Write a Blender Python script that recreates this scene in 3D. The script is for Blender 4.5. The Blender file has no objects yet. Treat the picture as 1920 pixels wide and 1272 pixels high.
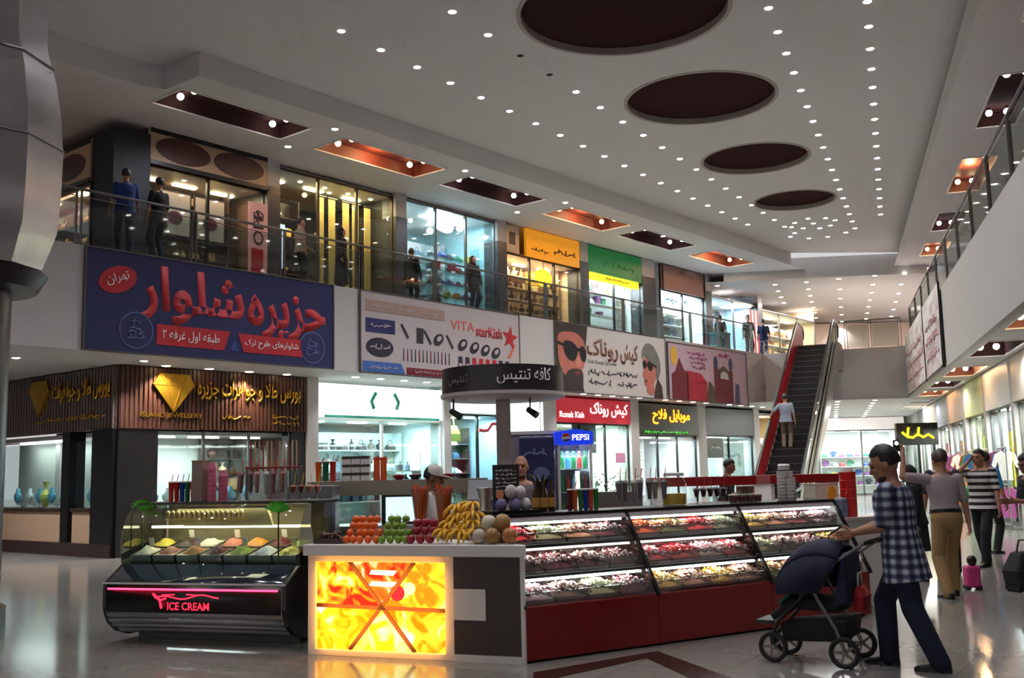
import bpy, bmesh, math, random
from mathutils import Vector, Matrix, noise
R = math.radians
rnd = random.Random(7)
SC = bpy.context.scene
COL = SC.collection
# ------------------------------------------------------------------ camera
FPX = 1950.0                                   # focal length in pixels of a 1920 px wide frame
ROLL, PITCH = math.atan(.0227), R(7.313)
upc = Vector((-math.cos(PITCH)*math.sin(ROLL), math.cos(PITCH)*math.cos(ROLL), math.sin(PITCH)))
fwc = Vector((0, 0, 1)); hdc = (fwc - upc*fwc.dot(upc)).normalized(); rtc = upc.cross(hdc)
CM = Matrix((rtc, hdc, upc))                   # camera (x right, y up, z forward) -> world
EYE = Vector((0, 0, 1.6))
cam = bpy.data.cameras.new('camera'); cam.sensor_width = 36; cam.lens = FPX/1920*36; cam.clip_end = 300
camo = bpy.data.objects.new('camera', cam); COL.objects.link(camo)
a_, b_, c_ = CM.col[0], CM.col[1], CM.col[2]
camo.matrix_world = Matrix(((a_[0], b_[0], -c_[0], 0), (a_[1], b_[1], -c_[1], 0), (a_[2], b_[2], -c_[2], 1.6), (0, 0, 0, 1)))
SC.camera = camo
def onz(x, y, z):                              # point of a horizontal plane (surveyed from the photograph)
    d = CM @ Vector((x-960, 636-y, FPX)); return EYE + d*((z-1.6)/d.z)
# ------------------------------------------------------------------ world and exposure
W = bpy.data.worlds.new('mall_ambience'); SC.world = W; W.use_nodes = True
W.node_tree.nodes['Background'].inputs[0].default_value = (1, .98, .98, 1)
W.node_tree.nodes['Background'].inputs[1].default_value = .3
SC.view_settings.view_transform = 'Standard'; SC.view_settings.look = 'None'
SC.view_settings.gamma = 1; SC.view_settings.use_curve_mapping = False
SC.view_settings.exposure = 1.14
cy = SC.cycles; cy.use_adaptive_sampling = True; cy.adaptive_threshold = .07; cy.adaptive_min_samples = 12; cy.max_bounces = 6; cy.diffuse_bounces = 4; cy.glossy_bounces = 3; cy.transmission_bounces = 4; cy.transparent_max_bounces = 10; cy.caustics_reflective = False; cy.caustics_refractive = False
K_SPOT, K_PANEL, K_SHOP = 1.0, 1.0, 1.0         # overall lamp levels
# ------------------------------------------------------------------ helpers
def lin(c):
    return tuple(((v/255)/12.92 if v/255 <= .04045 else ((v/255+.055)/1.055)**2.4) for v in c)
MATS = {}
def mat(name, col, rough=.5, metal=0, emit=0, ecol=None, var=.12, scale=6, bump=0, coat=0, sheen=0):
    if name in MATS: return MATS[name]
    m = bpy.data.materials.new(name); m.use_nodes = True; nt = m.node_tree; b = nt.nodes['Principled BSDF']
    c = lin(col)
    b.inputs['Roughness'].default_value = rough; b.inputs['Metallic'].default_value = metal
    b.inputs['Coat Weight'].default_value = coat
    tc = nt.nodes.new('ShaderNodeTexCoord'); nz = nt.nodes.new('ShaderNodeTexNoise')
    nz.inputs['Scale'].default_value = scale; nz.inputs['Detail'].default_value = 3
    nt.links.new(tc.outputs['Object'], nz.inputs['Vector'])
    mx = nt.nodes.new('ShaderNodeMix'); mx.data_type = 'RGBA'
    mx.inputs['A'].default_value = (*[v*(1-var) for v in c], 1); mx.inputs['B'].default_value = (*[min(1, v*(1+var)) for v in c], 1)
    nt.links.new(nz.outputs['Fac'], mx.inputs['Factor']); nt.links.new(mx.outputs['Result'], b.inputs['Base Color'])
    if emit:
        b.inputs['Emission Strength'].default_value = emit
        b.inputs['Emission Color'].default_value = (*lin(ecol or col), 1)
    if bump:
        bp = nt.nodes.new('ShaderNodeBump'); bp.inputs['Strength'].default_value = bump; bp.inputs['Distance'].default_value = .01
        nt.links.new(nz.outputs['Fac'], bp.inputs['Height']); nt.links.new(bp.outputs['Normal'], b.inputs['Normal'])
    MATS[name] = m; return m
def glass(name, tint=(235, 245, 245), refl=.1, rough=.03):
    if name in MATS: return MATS[name]
    m = bpy.data.materials.new(name); m.use_nodes = True; nt = m.node_tree; nt.nodes.clear()
    o = nt.nodes.new('ShaderNodeOutputMaterial'); t = nt.nodes.new('ShaderNodeBsdfTransparent'); g = nt.nodes.new('ShaderNodeBsdfGlossy')
    t.inputs[0].default_value = (*lin(tint), 1); g.inputs['Roughness'].default_value = rough
    lw = nt.nodes.new('ShaderNodeLayerWeight'); lw.inputs[0].default_value = .3
    mr = nt.nodes.new('ShaderNodeMapRange'); mr.inputs['To Min'].default_value = refl*.5; mr.inputs['To Max'].default_value = min(1, refl*5)
    mx = nt.nodes.new('ShaderNodeMixShader')
    nt.links.new(lw.outputs['Facing'], mr.inputs['Value']); nt.links.new(mr.outputs[0], mx.inputs[0])
    nt.links.new(t.outputs[0], mx.inputs[1]); nt.links.new(g.outputs[0], mx.inputs[2]); nt.links.new(mx.outputs[0], o.inputs[0])
    MATS[name] = m; return m
def cell_mat(name, cols, scale=40, rough=.4, emit=0, wave=None, stretch=(1, 1, 1), rnds=1.0):
    """Patches of several colours (sweets, printed matter, mixed goods)."""
    if name in MATS: return MATS[name]
    m = bpy.data.materials.new(name); m.use_nodes = True; nt = m.node_tree; b = nt.nodes['Principled BSDF']; b.inputs['Roughness'].default_value = rough
    tc = nt.nodes.new('ShaderNodeTexCoord'); mp = nt.nodes.new('ShaderNodeMapping'); mp.inputs['Scale'].default_value = stretch
    vo = nt.nodes.new('ShaderNodeTexVoronoi'); vo.inputs['Scale'].default_value = scale; vo.inputs['Randomness'].default_value = rnds
    cr = nt.nodes.new('ShaderNodeValToRGB'); cr.color_ramp.interpolation = 'CONSTANT'
    el = cr.color_ramp.elements
    while len(el) < len(cols): el.new(0.5)
    for i, c in enumerate(cols): el[i].position = i/len(cols); el[i].color = (*lin(c), 1)
    sp = nt.nodes.new('ShaderNodeSeparateColor')
    nt.links.new(tc.outputs['Object'], mp.inputs[0]); nt.links.new(mp.outputs[0], vo.inputs['Vector']); nt.links.new(vo.outputs['Color'], sp.inputs[0])
    nt.links.new(sp.outputs[0], cr.inputs[0]); nt.links.new(cr.outputs[0], b.inputs['Base Color'])
    if emit:
        nt.links.new(cr.outputs[0], b.inputs['Emission Color']); b.inputs['Emission Strength'].default_value = emit
    MATS[name] = m; return m
def lamp_mat(name, col, s):
    if name in MATS: return MATS[name]
    m = bpy.data.materials.new(name); m.use_nodes = True; nt = m.node_tree; nt.nodes.clear()
    o = nt.nodes.new('ShaderNodeOutputMaterial'); e = nt.nodes.new('ShaderNodeEmission'); e.inputs[0].default_value = (*lin(col), 1); e.inputs[1].default_value = s
    nt.links.new(e.outputs[0], o.inputs[0]); MATS[name] = m; return m
ORD = 'first second third fourth fifth sixth seventh eighth ninth tenth eleventh twelfth thirteenth fourteenth fifteenth sixteenth seventeenth eighteenth nineteenth twentieth'.split()
I4 = Matrix.Identity(4)
def Tr(x, y, z): return Matrix.Translation((x, y, z))
def Rz(a): return Matrix.Rotation(a, 4, 'Z')
def Rx(a): return Matrix.Rotation(a, 4, 'X')
def Ry(a): return Matrix.Rotation(a, 4, 'Y')
class MB:
    def __init__(s): s.v = []; s.f = []; s.m = []; s.cur = 0; s.T = None
    def add(s, vs, fs):
        o = len(s.v); s.v += [tuple(s.T @ Vector(v)) for v in vs] if s.T else [tuple(v) for v in vs]
        s.f += [tuple(i+o for i in f) for f in fs]; s.m += [s.cur]*len(fs); return s
    def box(s, x0, x1, y0, y1, z0, z1):
        return s.add([(x0, y0, z0), (x1, y0, z0), (x1, y1, z0), (x0, y1, z0), (x0, y0, z1), (x1, y0, z1), (x1, y1, z1), (x0, y1, z1)],
                     [(0, 3, 2, 1), (4, 5, 6, 7), (0, 1, 5, 4), (1, 2, 6, 5), (2, 3, 7, 6), (3, 0, 4, 7)])
    def quad(s, a, b, c, d): return s.add([a, b, c, d], [(0, 1, 2, 3)])
    def prism(s, poly, lo, hi, axis='z'):
        n = len(poly)
        def P(p, h): return {'z': (p[0], p[1], h), 'x': (h, p[0], p[1]), 'y': (p[0], h, p[1])}[axis]
        vs = [P(p, lo) for p in poly]+[P(p, hi) for p in poly]
        fs = [tuple(range(n-1, -1, -1)), tuple(range(n, 2*n))]+[(i, (i+1) % n, n+(i+1) % n, n+i) for i in range(n)]
        return s.add(vs, fs)
    def loft(s, rings, caps=True, closed=False):
        n = len(rings[0]); vs = [p for r in rings for p in r]; fs = []; k = len(rings)
        for j in range(k if closed else k-1):
            for i in range(n): fs.append((j*n+i, j*n+(i+1) % n, ((j+1) % k)*n+(i+1) % n, ((j+1) % k)*n+i))
        if caps and not closed: fs += [tuple(range(n-1, -1, -1)), tuple((k-1)*n+i for i in range(n))]
        return s.add(vs, fs)
    def tube(s, pts, r, n=8, closed=False):
        pts = [Vector(p) for p in pts]; rr = r if isinstance(r, (list, tuple)) else [r]*len(pts); rings = []
        up = None
        for i, p in enumerate(pts):
            a = pts[i-1] if (i or closed) else p; b = pts[(i+1) % len(pts)] if (i < len(pts)-1 or closed) else p
            d = (b-a).normalized()
            if up is None: up = Vector((0, 0, 1)) if abs(d.z) < .9 else Vector((1, 0, 0))
            sx = d.cross(up).normalized(); sy = sx.cross(d).normalized(); up = sy
            rings.append([p+(sx*math.cos(t)+sy*math.sin(t))*rr[i] for t in [2*math.pi*k/n for k in range(n)]])
        return s.loft(rings, closed=closed)
    def cyl(s, p0, p1, r0, r1=None, n=12): return s.tube([p0, p1], [r0, r0 if r1 is None else r1], n)
    def bar(s, p0, p1, w, h):
        p0, p1 = Vector(p0), Vector(p1); d = (p1-p0).normalized(); u = Vector((0, 0, 1)) if abs(d.z) < .95 else Vector((0, 1, 0))
        sx = d.cross(u).normalized()*w/2; sy = sx.cross(d).normalized()*h/2
        return s.loft([[p-sx-sy, p+sx-sy, p+sx+sy, p-sx+sy] for p in (p0, p1)])
    def lathe(s, prof, n=16, c=(0, 0, 0)):
        rings = [[(c[0]+max(r, 1e-4)*math.cos(2*math.pi*k/n), c[1]+max(r, 1e-4)*math.sin(2*math.pi*k/n), c[2]+z) for k in range(n)] for r, z in prof]
        return s.loft(rings)
    def ell(s, c, rx, ry=None, rz=None, nu=12, nv=8):
        ry = rx if ry is None else ry; rz = rx if rz is None else rz
        rings = [[(c[0]+rx*math.sin(t)*math.cos(2*math.pi*k/nu), c[1]+ry*math.sin(t)*math.sin(2*math.pi*k/nu), c[2]-rz*math.cos(t)) for k in range(nu)]
                 for t in [math.pi*max(.02, min(.98, j/nv)) for j in range(nv+1)]]
        return s.loft(rings)
    def mesh(s, name, mats, smooth=False, ang=35):
        me = bpy.data.meshes.new(name); me.from_pydata(s.v, [], s.f)
        for m in (mats if isinstance(mats, (list, tuple)) else [mats]): me.materials.append(m)
        if any(s.m): me.polygons.foreach_set('material_index', s.m)
        if smooth:
            me.polygons.foreach_set('use_smooth', [True]*len(me.polygons)); me.update(); me.set_sharp_from_angle(angle=R(ang))
        me.update(); return me
    def build(s, name, mats, parent=None, M=None, smooth=False, bevel=0, ang=35):
        return link(name, s.mesh(name, mats, smooth, ang), parent, M, bevel)
def link(name, me, parent=None, M=None, bevel=0):
    o = bpy.data.objects.new(name, me); COL.objects.link(o)
    if parent is not None: o.parent = parent
    if M is not None: o.matrix_basis = M
    if bevel:
        b = o.modifiers.new('edge', 'BEVEL'); b.width = bevel; b.segments = 2; b.limit_method = 'ANGLE'; b.angle_limit = R(40)
    return o
def tag(o, label, cat, group=None):
    o['label'] = label; o['category'] = cat
    if group: o['group'] = group
    return o
def thing(name, label, cat, M=None, group=None):
    o = bpy.data.objects.new(name, None); COL.objects.link(o); o.empty_display_size = .1
    if M is not None: o.matrix_basis = M
    return tag(o, label, cat, group)
def struct(o, label=None):
    o['kind'] = 'structure'
    if label: o['label'] = label
    return o
def plate(name, outer, holes, z, m, down=True, M=None, parent=None, th=0):
    bm = bmesh.new(); es = []
    for loop in [outer]+holes:
        vs = [bm.verts.new((p[0], p[1], z)) for p in loop]
        es += [bm.edges.new((vs[i], vs[(i+1) % len(vs)])) for i in range(len(vs))]
    bmesh.ops.triangle_fill(bm, use_beauty=True, use_dissolve=False, edges=es)
    for f in bm.faces:
        f.normal_update()
        if (f.normal.z > 0) == down: f.normal_flip()
    me = bpy.data.meshes.new(name); bm.to_mesh(me); bm.free(); me.materials.append(m)
    return link(name, me, parent, M)
def light(kind, M, power, col, size=.1, sizey=None, spot=None, blend=.6):
    l = bpy.data.lights.new('lamp_light', kind); l.energy = power; l.color = lin(col)
    if kind == 'AREA':
        l.size = size; l.shape = 'RECTANGLE' if sizey else 'SQUARE'
        if sizey: l.size_y = sizey
    else: l.shadow_soft_size = size
    if spot: l.spot_size = spot; l.spot_blend = blend
    o = bpy.data.objects.new('lamp_light', l); COL.objects.link(o); o.matrix_basis = M; return o
# ---- lettering
AR = {'ا': (0xFE8D, 2), 'آ': (0xFE81, 2), 'ب': (0xFE8F, 4), 'پ': (0xFB56, 4), 'ت': (0xFE95, 4), 'ج': (0xFE9D, 4), 'چ': (0xFB7A, 4), 'ح': (0xFEA1, 4), 'خ': (0xFEA5, 4),
      'د': (0xFEA9, 2), 'ر': (0xFEAD, 2), 'ز': (0xFEAF, 2), 'س': (0xFEB1, 4), 'ش': (0xFEB5, 4), 'ط': (0xFEC1, 4), 'ع': (0xFEC9, 4), 'غ': (0xFECD, 4), 'ف': (0xFED1, 4),
      'ق': (0xFED5, 4), 'ک': (0xFB8E, 4), 'گ': (0xFB92, 4), 'ل': (0xFEDD, 4), 'م': (0xFEE1, 4), 'ن': (0xFEE5, 4), 'و': (0xFEED, 2), 'ه': (0xFEE9, 4), 'ی': (0xFBFC, 4), 'ﻻ': (0xFEFB, 2)}
def shape_fa(s):
    s = s.replace('لا', 'ﻻ'); out = []
    for i, ch in enumerate(s):
        if ch not in AR: out.append(ch); continue
        base, n = AR[ch]
        prev = i > 0 and s[i-1] in AR and AR[s[i-1]][1] == 4; nxt = n == 4 and i+1 < len(s) and s[i+1] in AR
        out.append(chr(base+(3 if prev and nxt else 1 if prev else 2 if nxt else 0)))
    return ''.join(reversed(out))
def txt_mesh(body, w, h, bold=0, shear=0, depth=.01, fa=None):
    """Lettering as a mesh: centred, facing -y, x to the right, fitted to w x h."""
    if fa is None: fa = any(c in AR for c in body)
    cu = bpy.data.curves.new('lettering', 'FONT'); cu.body = shape_fa(body) if fa else body; cu.size = 1; cu.offset = bold; cu.shear = shear; cu.resolution_u = 3
    o = bpy.data.objects.new('lettering', cu); COL.objects.link(o)
    dg = bpy.context.evaluated_depsgraph_get(); me = bpy.data.meshes.new_from_object(o.evaluated_get(dg)); bpy.data.objects.remove(o)
    bm = bmesh.new(); bm.from_mesh(me); bpy.data.meshes.remove(me)
    xs = [v.co.x for v in bm.verts]; ys = [v.co.y for v in bm.verts]
    cx, cy = (min(xs)+max(xs))/2, (min(ys)+max(ys))/2; sx = w/(max(xs)-min(xs)); sy = h/(max(ys)-min(ys)) if h else sx
    for v in bm.verts: v.co = Vector(((v.co.x-cx)*sx, 0, (v.co.y-cy)*sy))
    r = bmesh.ops.extrude_face_region(bm, geom=bm.faces[:])
    for v in [g for g in r['geom'] if isinstance(g, bmesh.types.BMVert)]: v.co.y -= depth
    me = bpy.data.meshes.new('lettering'); bm.to_mesh(me); bm.free(); return me
def txt(body, x, y, z, w, h, m, parent, bold=0, shear=0, depth=.01, name='lettering', tilt=0, fa=None):
    me = txt_mesh(body, w, h, bold, shear, depth, fa); me.materials.append(m)
    return link(name, me, parent, Tr(x, y, z) @ Ry(tilt))
def scribble(x0, x1, z, h, y, m, parent, seed=0, name='lettering', r=None):
    """A line of script too small to read: a running stroke with ticks."""
    q = random.Random(seed); n = max(6, int(abs(x1-x0)/(h*.45))); mb = MB(); pts = []
    for i in range(n+1):
        pts.append((x0+(x1-x0)*i/n, y, z+h*.28*q.uniform(-1, 1)))
        if q.random() < .2 and len(pts) > 2:
            mb.tube(pts, r or h*.1, 5); pts = []
    if len(pts) > 1: mb.tube(pts, r or h*.1, 5)
    for i in range(n//3): t = x0+(x1-x0)*q.random(); mb.tube([(t, y, z-h*.1), (t+h*.1, y, z+h*.5*q.choice((1, 1, -1)))], r or h*.1, 5)
    return mb.build(name, m, parent)
# ------------------------------------------------------------------ survey frames (local x along, y away, z up)
def frame(x, y, deg): return Tr(x, y, 0) @ Rz(R(90-deg))
LF = frame(-8.2, 19.63, 39.5)       # edge of the gallery on the near-left side
RF = frame(8.01, 16.06, 16.69)      # edge of the gallery on the other side (its building lies at negative y)
KF = frame(.05, 9.0, 57.4)          # sweet cases
CF = frame(-1.92, 9.73, 110.7)      # fruit counter
IF = frame(-4.14, 10.6, 107.5)     # ice cream freezer
EF = frame(7.27, 29.5, 23.6)        # escalator, x up the slope
def W2(Fm, x, y): v = Fm @ Vector((x, y, 0)); return (v.x, v.y)
def loc2(Fm, x, y): v = Fm.inverted() @ Vector((x, y, 0)); return (v.x, v.y)
def on_lf(px, py, yy):
    O = LF.inverted() @ EYE; d = (LF.to_3x3().inverted() @ (CM @ Vector((px-960, 636-py, FPX)))); t = (yy-O.y)/d.y; return O+d*t
# ------------------------------------------------------------------ common materials
M_white = mat('painted_plaster', (184, 179, 178), .75, var=.03, scale=.6)
M_ceil = mat('ceiling_paint', (208, 205, 205), .8, var=.025, scale=.4)
M_brown = mat('dark_brown_ceiling_panel', (58, 34, 35), .9, var=.15, scale=9)
M_brown.node_tree.nodes['Principled BSDF'].inputs['Specular IOR Level'].default_value = .1
M_steel = mat('brushed_steel', (176, 172, 168), .28, 1, var=.1, scale=30)
M_dsteel = mat('dull_steel', (110, 106, 104), .4, .8, var=.1)
M_black = mat('black_lacquer', (20, 19, 20), .35, var=.2)
M_dark = mat('dark_brown_veneer', (52, 34, 28), .4, var=.25, scale=14)
M_wht = mat('white_laminate', (222, 216, 212), .4, var=.03)
M_red = mat('red_laminate', (132, 8, 14), .35, var=.08, coat=.3)
M_glass = glass('clear_glass', refl=.06)
M_rail = glass('balustrade_glass', (226, 232, 230), refl=.06)
M_gold = mat('gilt_metal', (212, 160, 52), .3, .9, var=.1)
M_lampw = lamp_mat('lamp_cool_white', (255, 252, 248), 9)
M_lampy = lamp_mat('lamp_warm_white', (255, 222, 170), 9)
M_tube = lamp_mat('led_tube', (250, 252, 255), 3)
M_txtw = mat('white_lettering', (225, 222, 220), .5, var=.02)
# ================================================================== the building
ZS, ZF, ZR, ZU, ZA = 4.1, 6.13, 7.24, 9.5, 10.0   # lower soffit, gallery floor, handrail, upper soffit, hall ceiling
def floor_mat():
    m = bpy.data.materials.new('polished_floor_tiles'); m.use_nodes = True; nt = m.node_tree; b = nt.nodes['Principled BSDF']
    tc = nt.nodes.new('ShaderNodeTexCoord'); mp = nt.nodes.new('ShaderNodeMapping'); mp.inputs['Rotation'].default_value = (0, 0, R(32.6))
    br = nt.nodes.new('ShaderNodeTexBrick'); br.offset = 0; br.inputs['Scale'].default_value = 1; br.inputs['Brick Width'].default_value = .8; br.inputs['Row Height'].default_value = .8
    br.inputs['Mortar Size'].default_value = .004; br.inputs['Color1'].default_value = (*lin((142, 139, 133)), 1); br.inputs['Color2'].default_value = (*lin((133, 130, 125)), 1); br.inputs['Mortar'].default_value = (*lin((104, 98, 94)), 1)
    nz = nt.nodes.new('ShaderNodeTexNoise'); nz.inputs['Scale'].default_value = 14; nz.inputs['Detail'].default_value = 6
    mx = nt.nodes.new('ShaderNodeMix'); mx.data_type = 'RGBA'; mx.blend_type = 'OVERLAY'; mx.inputs['Factor'].default_value = .25
    nt.links.new(tc.outputs['Object'], mp.inputs[0]); nt.links.new(mp.outputs[0], br.inputs['Vector']); nt.links.new(tc.outputs['Object'], nz.inputs['Vector'])
    nt.links.new(br.outputs['Color'], mx.inputs['A']); nt.links.new(nz.outputs['Color'], mx.inputs['B']); nt.links.new(mx.outputs['Result'], b.inputs['Base Color'])
    b.inputs['Roughness'].default_value = .13; b.inputs['Specular IOR Level'].default_value = .6
    return m
fl = MB(); fl.box(-60, 75, -25, 110, -.2, 0); struct(fl.build('floor', floor_mat()))
M_inlay = mat('dark_granite_inlay', (58, 44, 42), .15, var=.3, scale=30)
q = [onz(*p, 0) for p in [(1000, 1262), (1225, 1223), (1236, 1230), (1000, 1282)]]
m = MB(); m.prism([(p.x, p.y) for p in q], .0005, .003); struct(m.build('floor_inlay', M_inlay))
q = [onz(*p, 0) for p in [(1205, 1232), (1232, 1222), (1420, 1290), (1330, 1290)]]
m = MB(); m.prism([(p.x, p.y) for p in q], .0008, .0034); struct(m.build('floor_inlay', M_inlay))

# ---- gallery slabs
m = MB(); m.box(-24, 46, 0, 9, ZS, ZF); struct(m.build('slab_left', M_white, M=LF))
m = MB(); m.prism([(-9, ZS+.42), (-.14, ZS+.42), (-.14, ZS-.02), (0, ZS-.02), (0, ZF), (-9, ZF)], -40, 25.0, 'x'); struct(m.build('slab_right', M_white, M=RF))
# bridge and upper landing beyond the hall
Lend, Rend = W2(LF, 27.6, 0), W2(RF, 24.5, 0)
b0, b1 = Vector(W2(LF, 28.9, .0)), Vector(W2(RF, 25.0, 0))
far = [(b0.x, b0.y), (b1.x, b1.y), W2(RF, 25.0, -9), (36, 85), (2, 85), W2(LF, 28.9, 9)]
m = MB(); m.prism(far, ZS, ZF); struct(m.build('slab_far', M_white))
# ---- recessed light panels: holes in the soffits
LP = [(1.57, 4.9, 0), (5.92, 9.33, 1), (10.3, 13.6, 0), (14.9, 18.1, 1), (19.0, 22.4, 0), (23.7, 26.85, 1)]
RPU = [(-8.0, -4.6, 0), (-1.4, 2.2, 1), (4.95, 8.5, 0), (11.1, 14.7, 1), (17.3, 20.0, 0), (22.0, 24.4, 1), (26.5, 28.8, 0), (31, 33, 1), (35, 37, 1)]
RPL = [(.6, 3.6, 1), (5.7, 9.0, 0), (11.6, 14.7, 1), (16.6, 19.3, 0), (21.0, 23.6, 1), (25.6, 28.2, 0), (30.2, 32.6, 0)]
def rect(x0, x1, y0, y1): return [(x0, y0), (x1, y0), (x1, y1), (x0, y1)]
YL0, YL1, YR0, YR1 = -.8, .32, -1.6, -.75
struct(plate('ceiling_gallery_left', [(-24, -.45), (-1.5, -.45), (-.2, -.35), (.8, -.35), (1.35, -.5), (1.4, -1.62), (46, -1.62), (46, 9), (-24, 9)], [rect(a, b, YL0, YL1) for a, b, k in LP], ZU, M_ceil, M=LF))
struct(plate('ceiling_gallery_right', [(-45, -9), (46, -9), (46, .1), (-45, .1)], [rect(a, b, YR0, YR1) for a, b, k in RPU], ZU, M_ceil, M=RF))
struct(plate('ceiling_ground_right', [(-40, -9), (46, -9), (46, -.14), (-40, -.14)], [rect(a, b, -1.02, -.25) for a, b, k in RPL], ZS-.02, M_ceil, M=RF))
def in_rf(o): return o
e0, e1 = onz(1403, 487, ZA), onz(1690, 474, ZA)
CIRC = [((2.2, 18.35), 1.92, 'largest'), ((4.45, 23.0), 1.68, 'second largest'), ((6.8, 27.75), 1.42, 'third largest'), ((9.12, 32.35), 1.24, 'smallest and farthest')]
def ring(c, r, n=48): return [(c[0]+r*math.cos(2*math.pi*k/n), c[1]+r*math.sin(2*math.pi*k/n)) for k in range(n)]
tA = loc2(LF, e0.x, e0.y)[0]
atr = [W2(LF, -24, -.45), W2(LF, -1.5, -.45), W2(LF, -.2, -.35), W2(LF, .8, -.35), W2(LF, 1.35, -.5), W2(LF, 1.4, -1.62), W2(LF, tA, -1.62), (e1.x+.8, e1.y), W2(RF, -40, .5), (-40, -22)]
struct(plate('ceiling', atr, [ring(c, r) for c, r, t in CIRC], ZA, M_ceil))
def strip(pts, z0, z1, name, m_, off=None):
    b = MB()
    for i in range(len(pts)-1):
        p, q_ = pts[i], pts[i+1]; p2, q2 = (off[i], off[i+1]) if off else (p, q_)
        b.quad((p[0], p[1], z0), (q_[0], q_[1], z0), (q2[0], q2[1], z1), (p2[0], p2[1], z1))
    return struct(b.build(name, m_))
strip(atr[0:7], ZU, ZA, 'ceiling_step', M_ceil)
strip([W2(RF, -40, .1), W2(RF, 24.6, .1)], ZU, ZA, 'ceiling_step', M_white, [W2(RF, -40, .5), (e1.x+.8, e1.y)])  # slanted band, a shape chosen to catch more light
strip([(e0.x-1, e0.y+.2), (e1.x+1, e1.y)], ZU-.35, ZA, 'ceiling_step', M_ceil)
# far upper ceiling, far lower ceiling
fe0, fe1 = Vector((e0.x-1, e0.y+.2, 0)), Vector((e1.x+1, e1.y, 0))
struct(plate('ceiling_far', [(fe0.x-4, fe0.y+.5), (fe0.x, fe0.y), (fe1.x, fe1.y), (fe1.x+8, fe1.y-2), (45, 92), (0, 92)], [], ZU-.35, mat('far_ceiling_paint', (176, 172, 170), .7, var=.02)))
m = MB(); m.box(-8, 60, 58, 58.3, 0, 10); struct(m.build('wall_far', mat('far_wall', (206, 190, 178), .7)))
struct(plate('ceiling_far_ground', [W2(LF, 27, .1), W2(RF, 24.9, .1), (40, 66), (0, 66)], [], ZS-.005, M_ceil))
for x, y in ((14.5, 45), (18, 47), (16, 52)): light('AREA', Tr(x, y, ZS-.05), 120*K_SHOP, (250, 248, 244), 2.0)  # area lamps added to brighten the corridor under the bridge
for x, y in ((13, 46), (16.5, 45), (15, 51), (20, 50)): light('AREA', Tr(x, y, ZU-.42), 130*K_SHOP, (255, 244, 232), 1.5)  # area lamps added to brighten the upper landing
# ---- round ceiling recesses
for (c, r, t) in CIRC:
    o = thing('ceiling_recess', f'{t} round dark brown recess in the hall ceiling', 'ceiling recess', Tr(c[0], c[1], ZA), 'round ceiling recesses')
    b = MB(); n = 48
    b.loft([[(rr*math.cos(2*math.pi*k/n), rr*math.sin(2*math.pi*k/n), z) for k in range(n)] for rr, z in ((r+.07, -.012), (r-.01, -.012), (r-.01, .14), (r+.07, .14))], caps=False, closed=True)
    b.build('rim', mat('recess_rim', (168, 158, 152), .7), o, smooth=True)
    b = MB(); b.add([(r*math.cos(2*math.pi*k/n), r*math.sin(2*math.pi*k/n), .13) for k in range(n)], [tuple(range(n-1, -1, -1))]); b.build('panel', M_brown, o)
# ---- recessed rectangular light panels
def light_panel(Fm, x0, x1, y0, y1, z, warm, label, group, power):
    cx, cy = (x0+x1)/2, (y0+y1)/2; o = thing('ceiling_light_panel', label, 'ceiling light', Fm @ Tr(cx, cy, z), group); a, b = (x1-x0)/2, (y1-y0)/2
    mb = MB()
    for (p, q_, w_, s_) in ((-a-.05, a+.05, -b-.05, -b), (-a-.05, a+.05, b, b+.05), (-a-.05, -a, -b, b), (a, a+.05, -b, b)): mb.box(p, q_, w_, s_, -.02, .01)
    mb.build('frame', M_wht, o)
    mb = MB(); mb.box(-a, a, -b, b, .0, .3); mb.f = [f for i, f in enumerate(mb.f) if i != 0]; mb.m = mb.m[1:]
    mb.build('recess', mat('red_brown_ceiling_panel', (92, 36, 26), .6, var=.15, scale=9) if warm else M_brown, o)  # same brown panel; the redder tint paints in the warm lamp glow
    lm = M_lampy if warm else M_lampw
    for i, (dx, dy) in enumerate([(-a*.72, -b*.45), (-a*.72, b*.45), (a*.72, -b*.45), (a*.72, b*.45)]):
        k = MB(); k.ell((dx, dy, .17), .075, nu=10, nv=6); l = k.build('lamp', lm, o, smooth=True)
        k = MB(); k.cyl((dx, dy, .2), (dx, dy, .299), .045, n=8); k.build('lamp_holder', M_dsteel, l)
    if warm: light('POINT', Fm @ Tr(cx, cy, z+.12), power*K_PANEL*.6, (255, 200, 140), .06)
    else: light('SPOT', Fm @ Tr(cx, cy, z-.03), power*K_PANEL*1.4, (232, 238, 255), .06, spot=R(160), blend=.5)
NTH = ['first', 'second', 'third', 'fourth', 'fifth', 'sixth', 'seventh', 'eighth', 'ninth']
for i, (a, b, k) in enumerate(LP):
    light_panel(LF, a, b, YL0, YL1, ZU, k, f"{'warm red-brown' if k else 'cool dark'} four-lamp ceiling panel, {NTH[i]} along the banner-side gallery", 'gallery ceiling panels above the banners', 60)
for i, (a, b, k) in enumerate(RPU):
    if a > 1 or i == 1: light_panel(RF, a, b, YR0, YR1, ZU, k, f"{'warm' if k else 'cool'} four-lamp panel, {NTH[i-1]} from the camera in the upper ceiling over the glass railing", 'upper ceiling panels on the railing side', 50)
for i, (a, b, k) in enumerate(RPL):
    light_panel(RF, a, b, -1.02, -.25, ZS-.02, k, f"{'warm' if k else 'cool'} four-lamp panel, {NTH[i]} from the camera in the low ceiling before the bright shops", 'low ceiling panels before the bright shops', 45)
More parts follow.
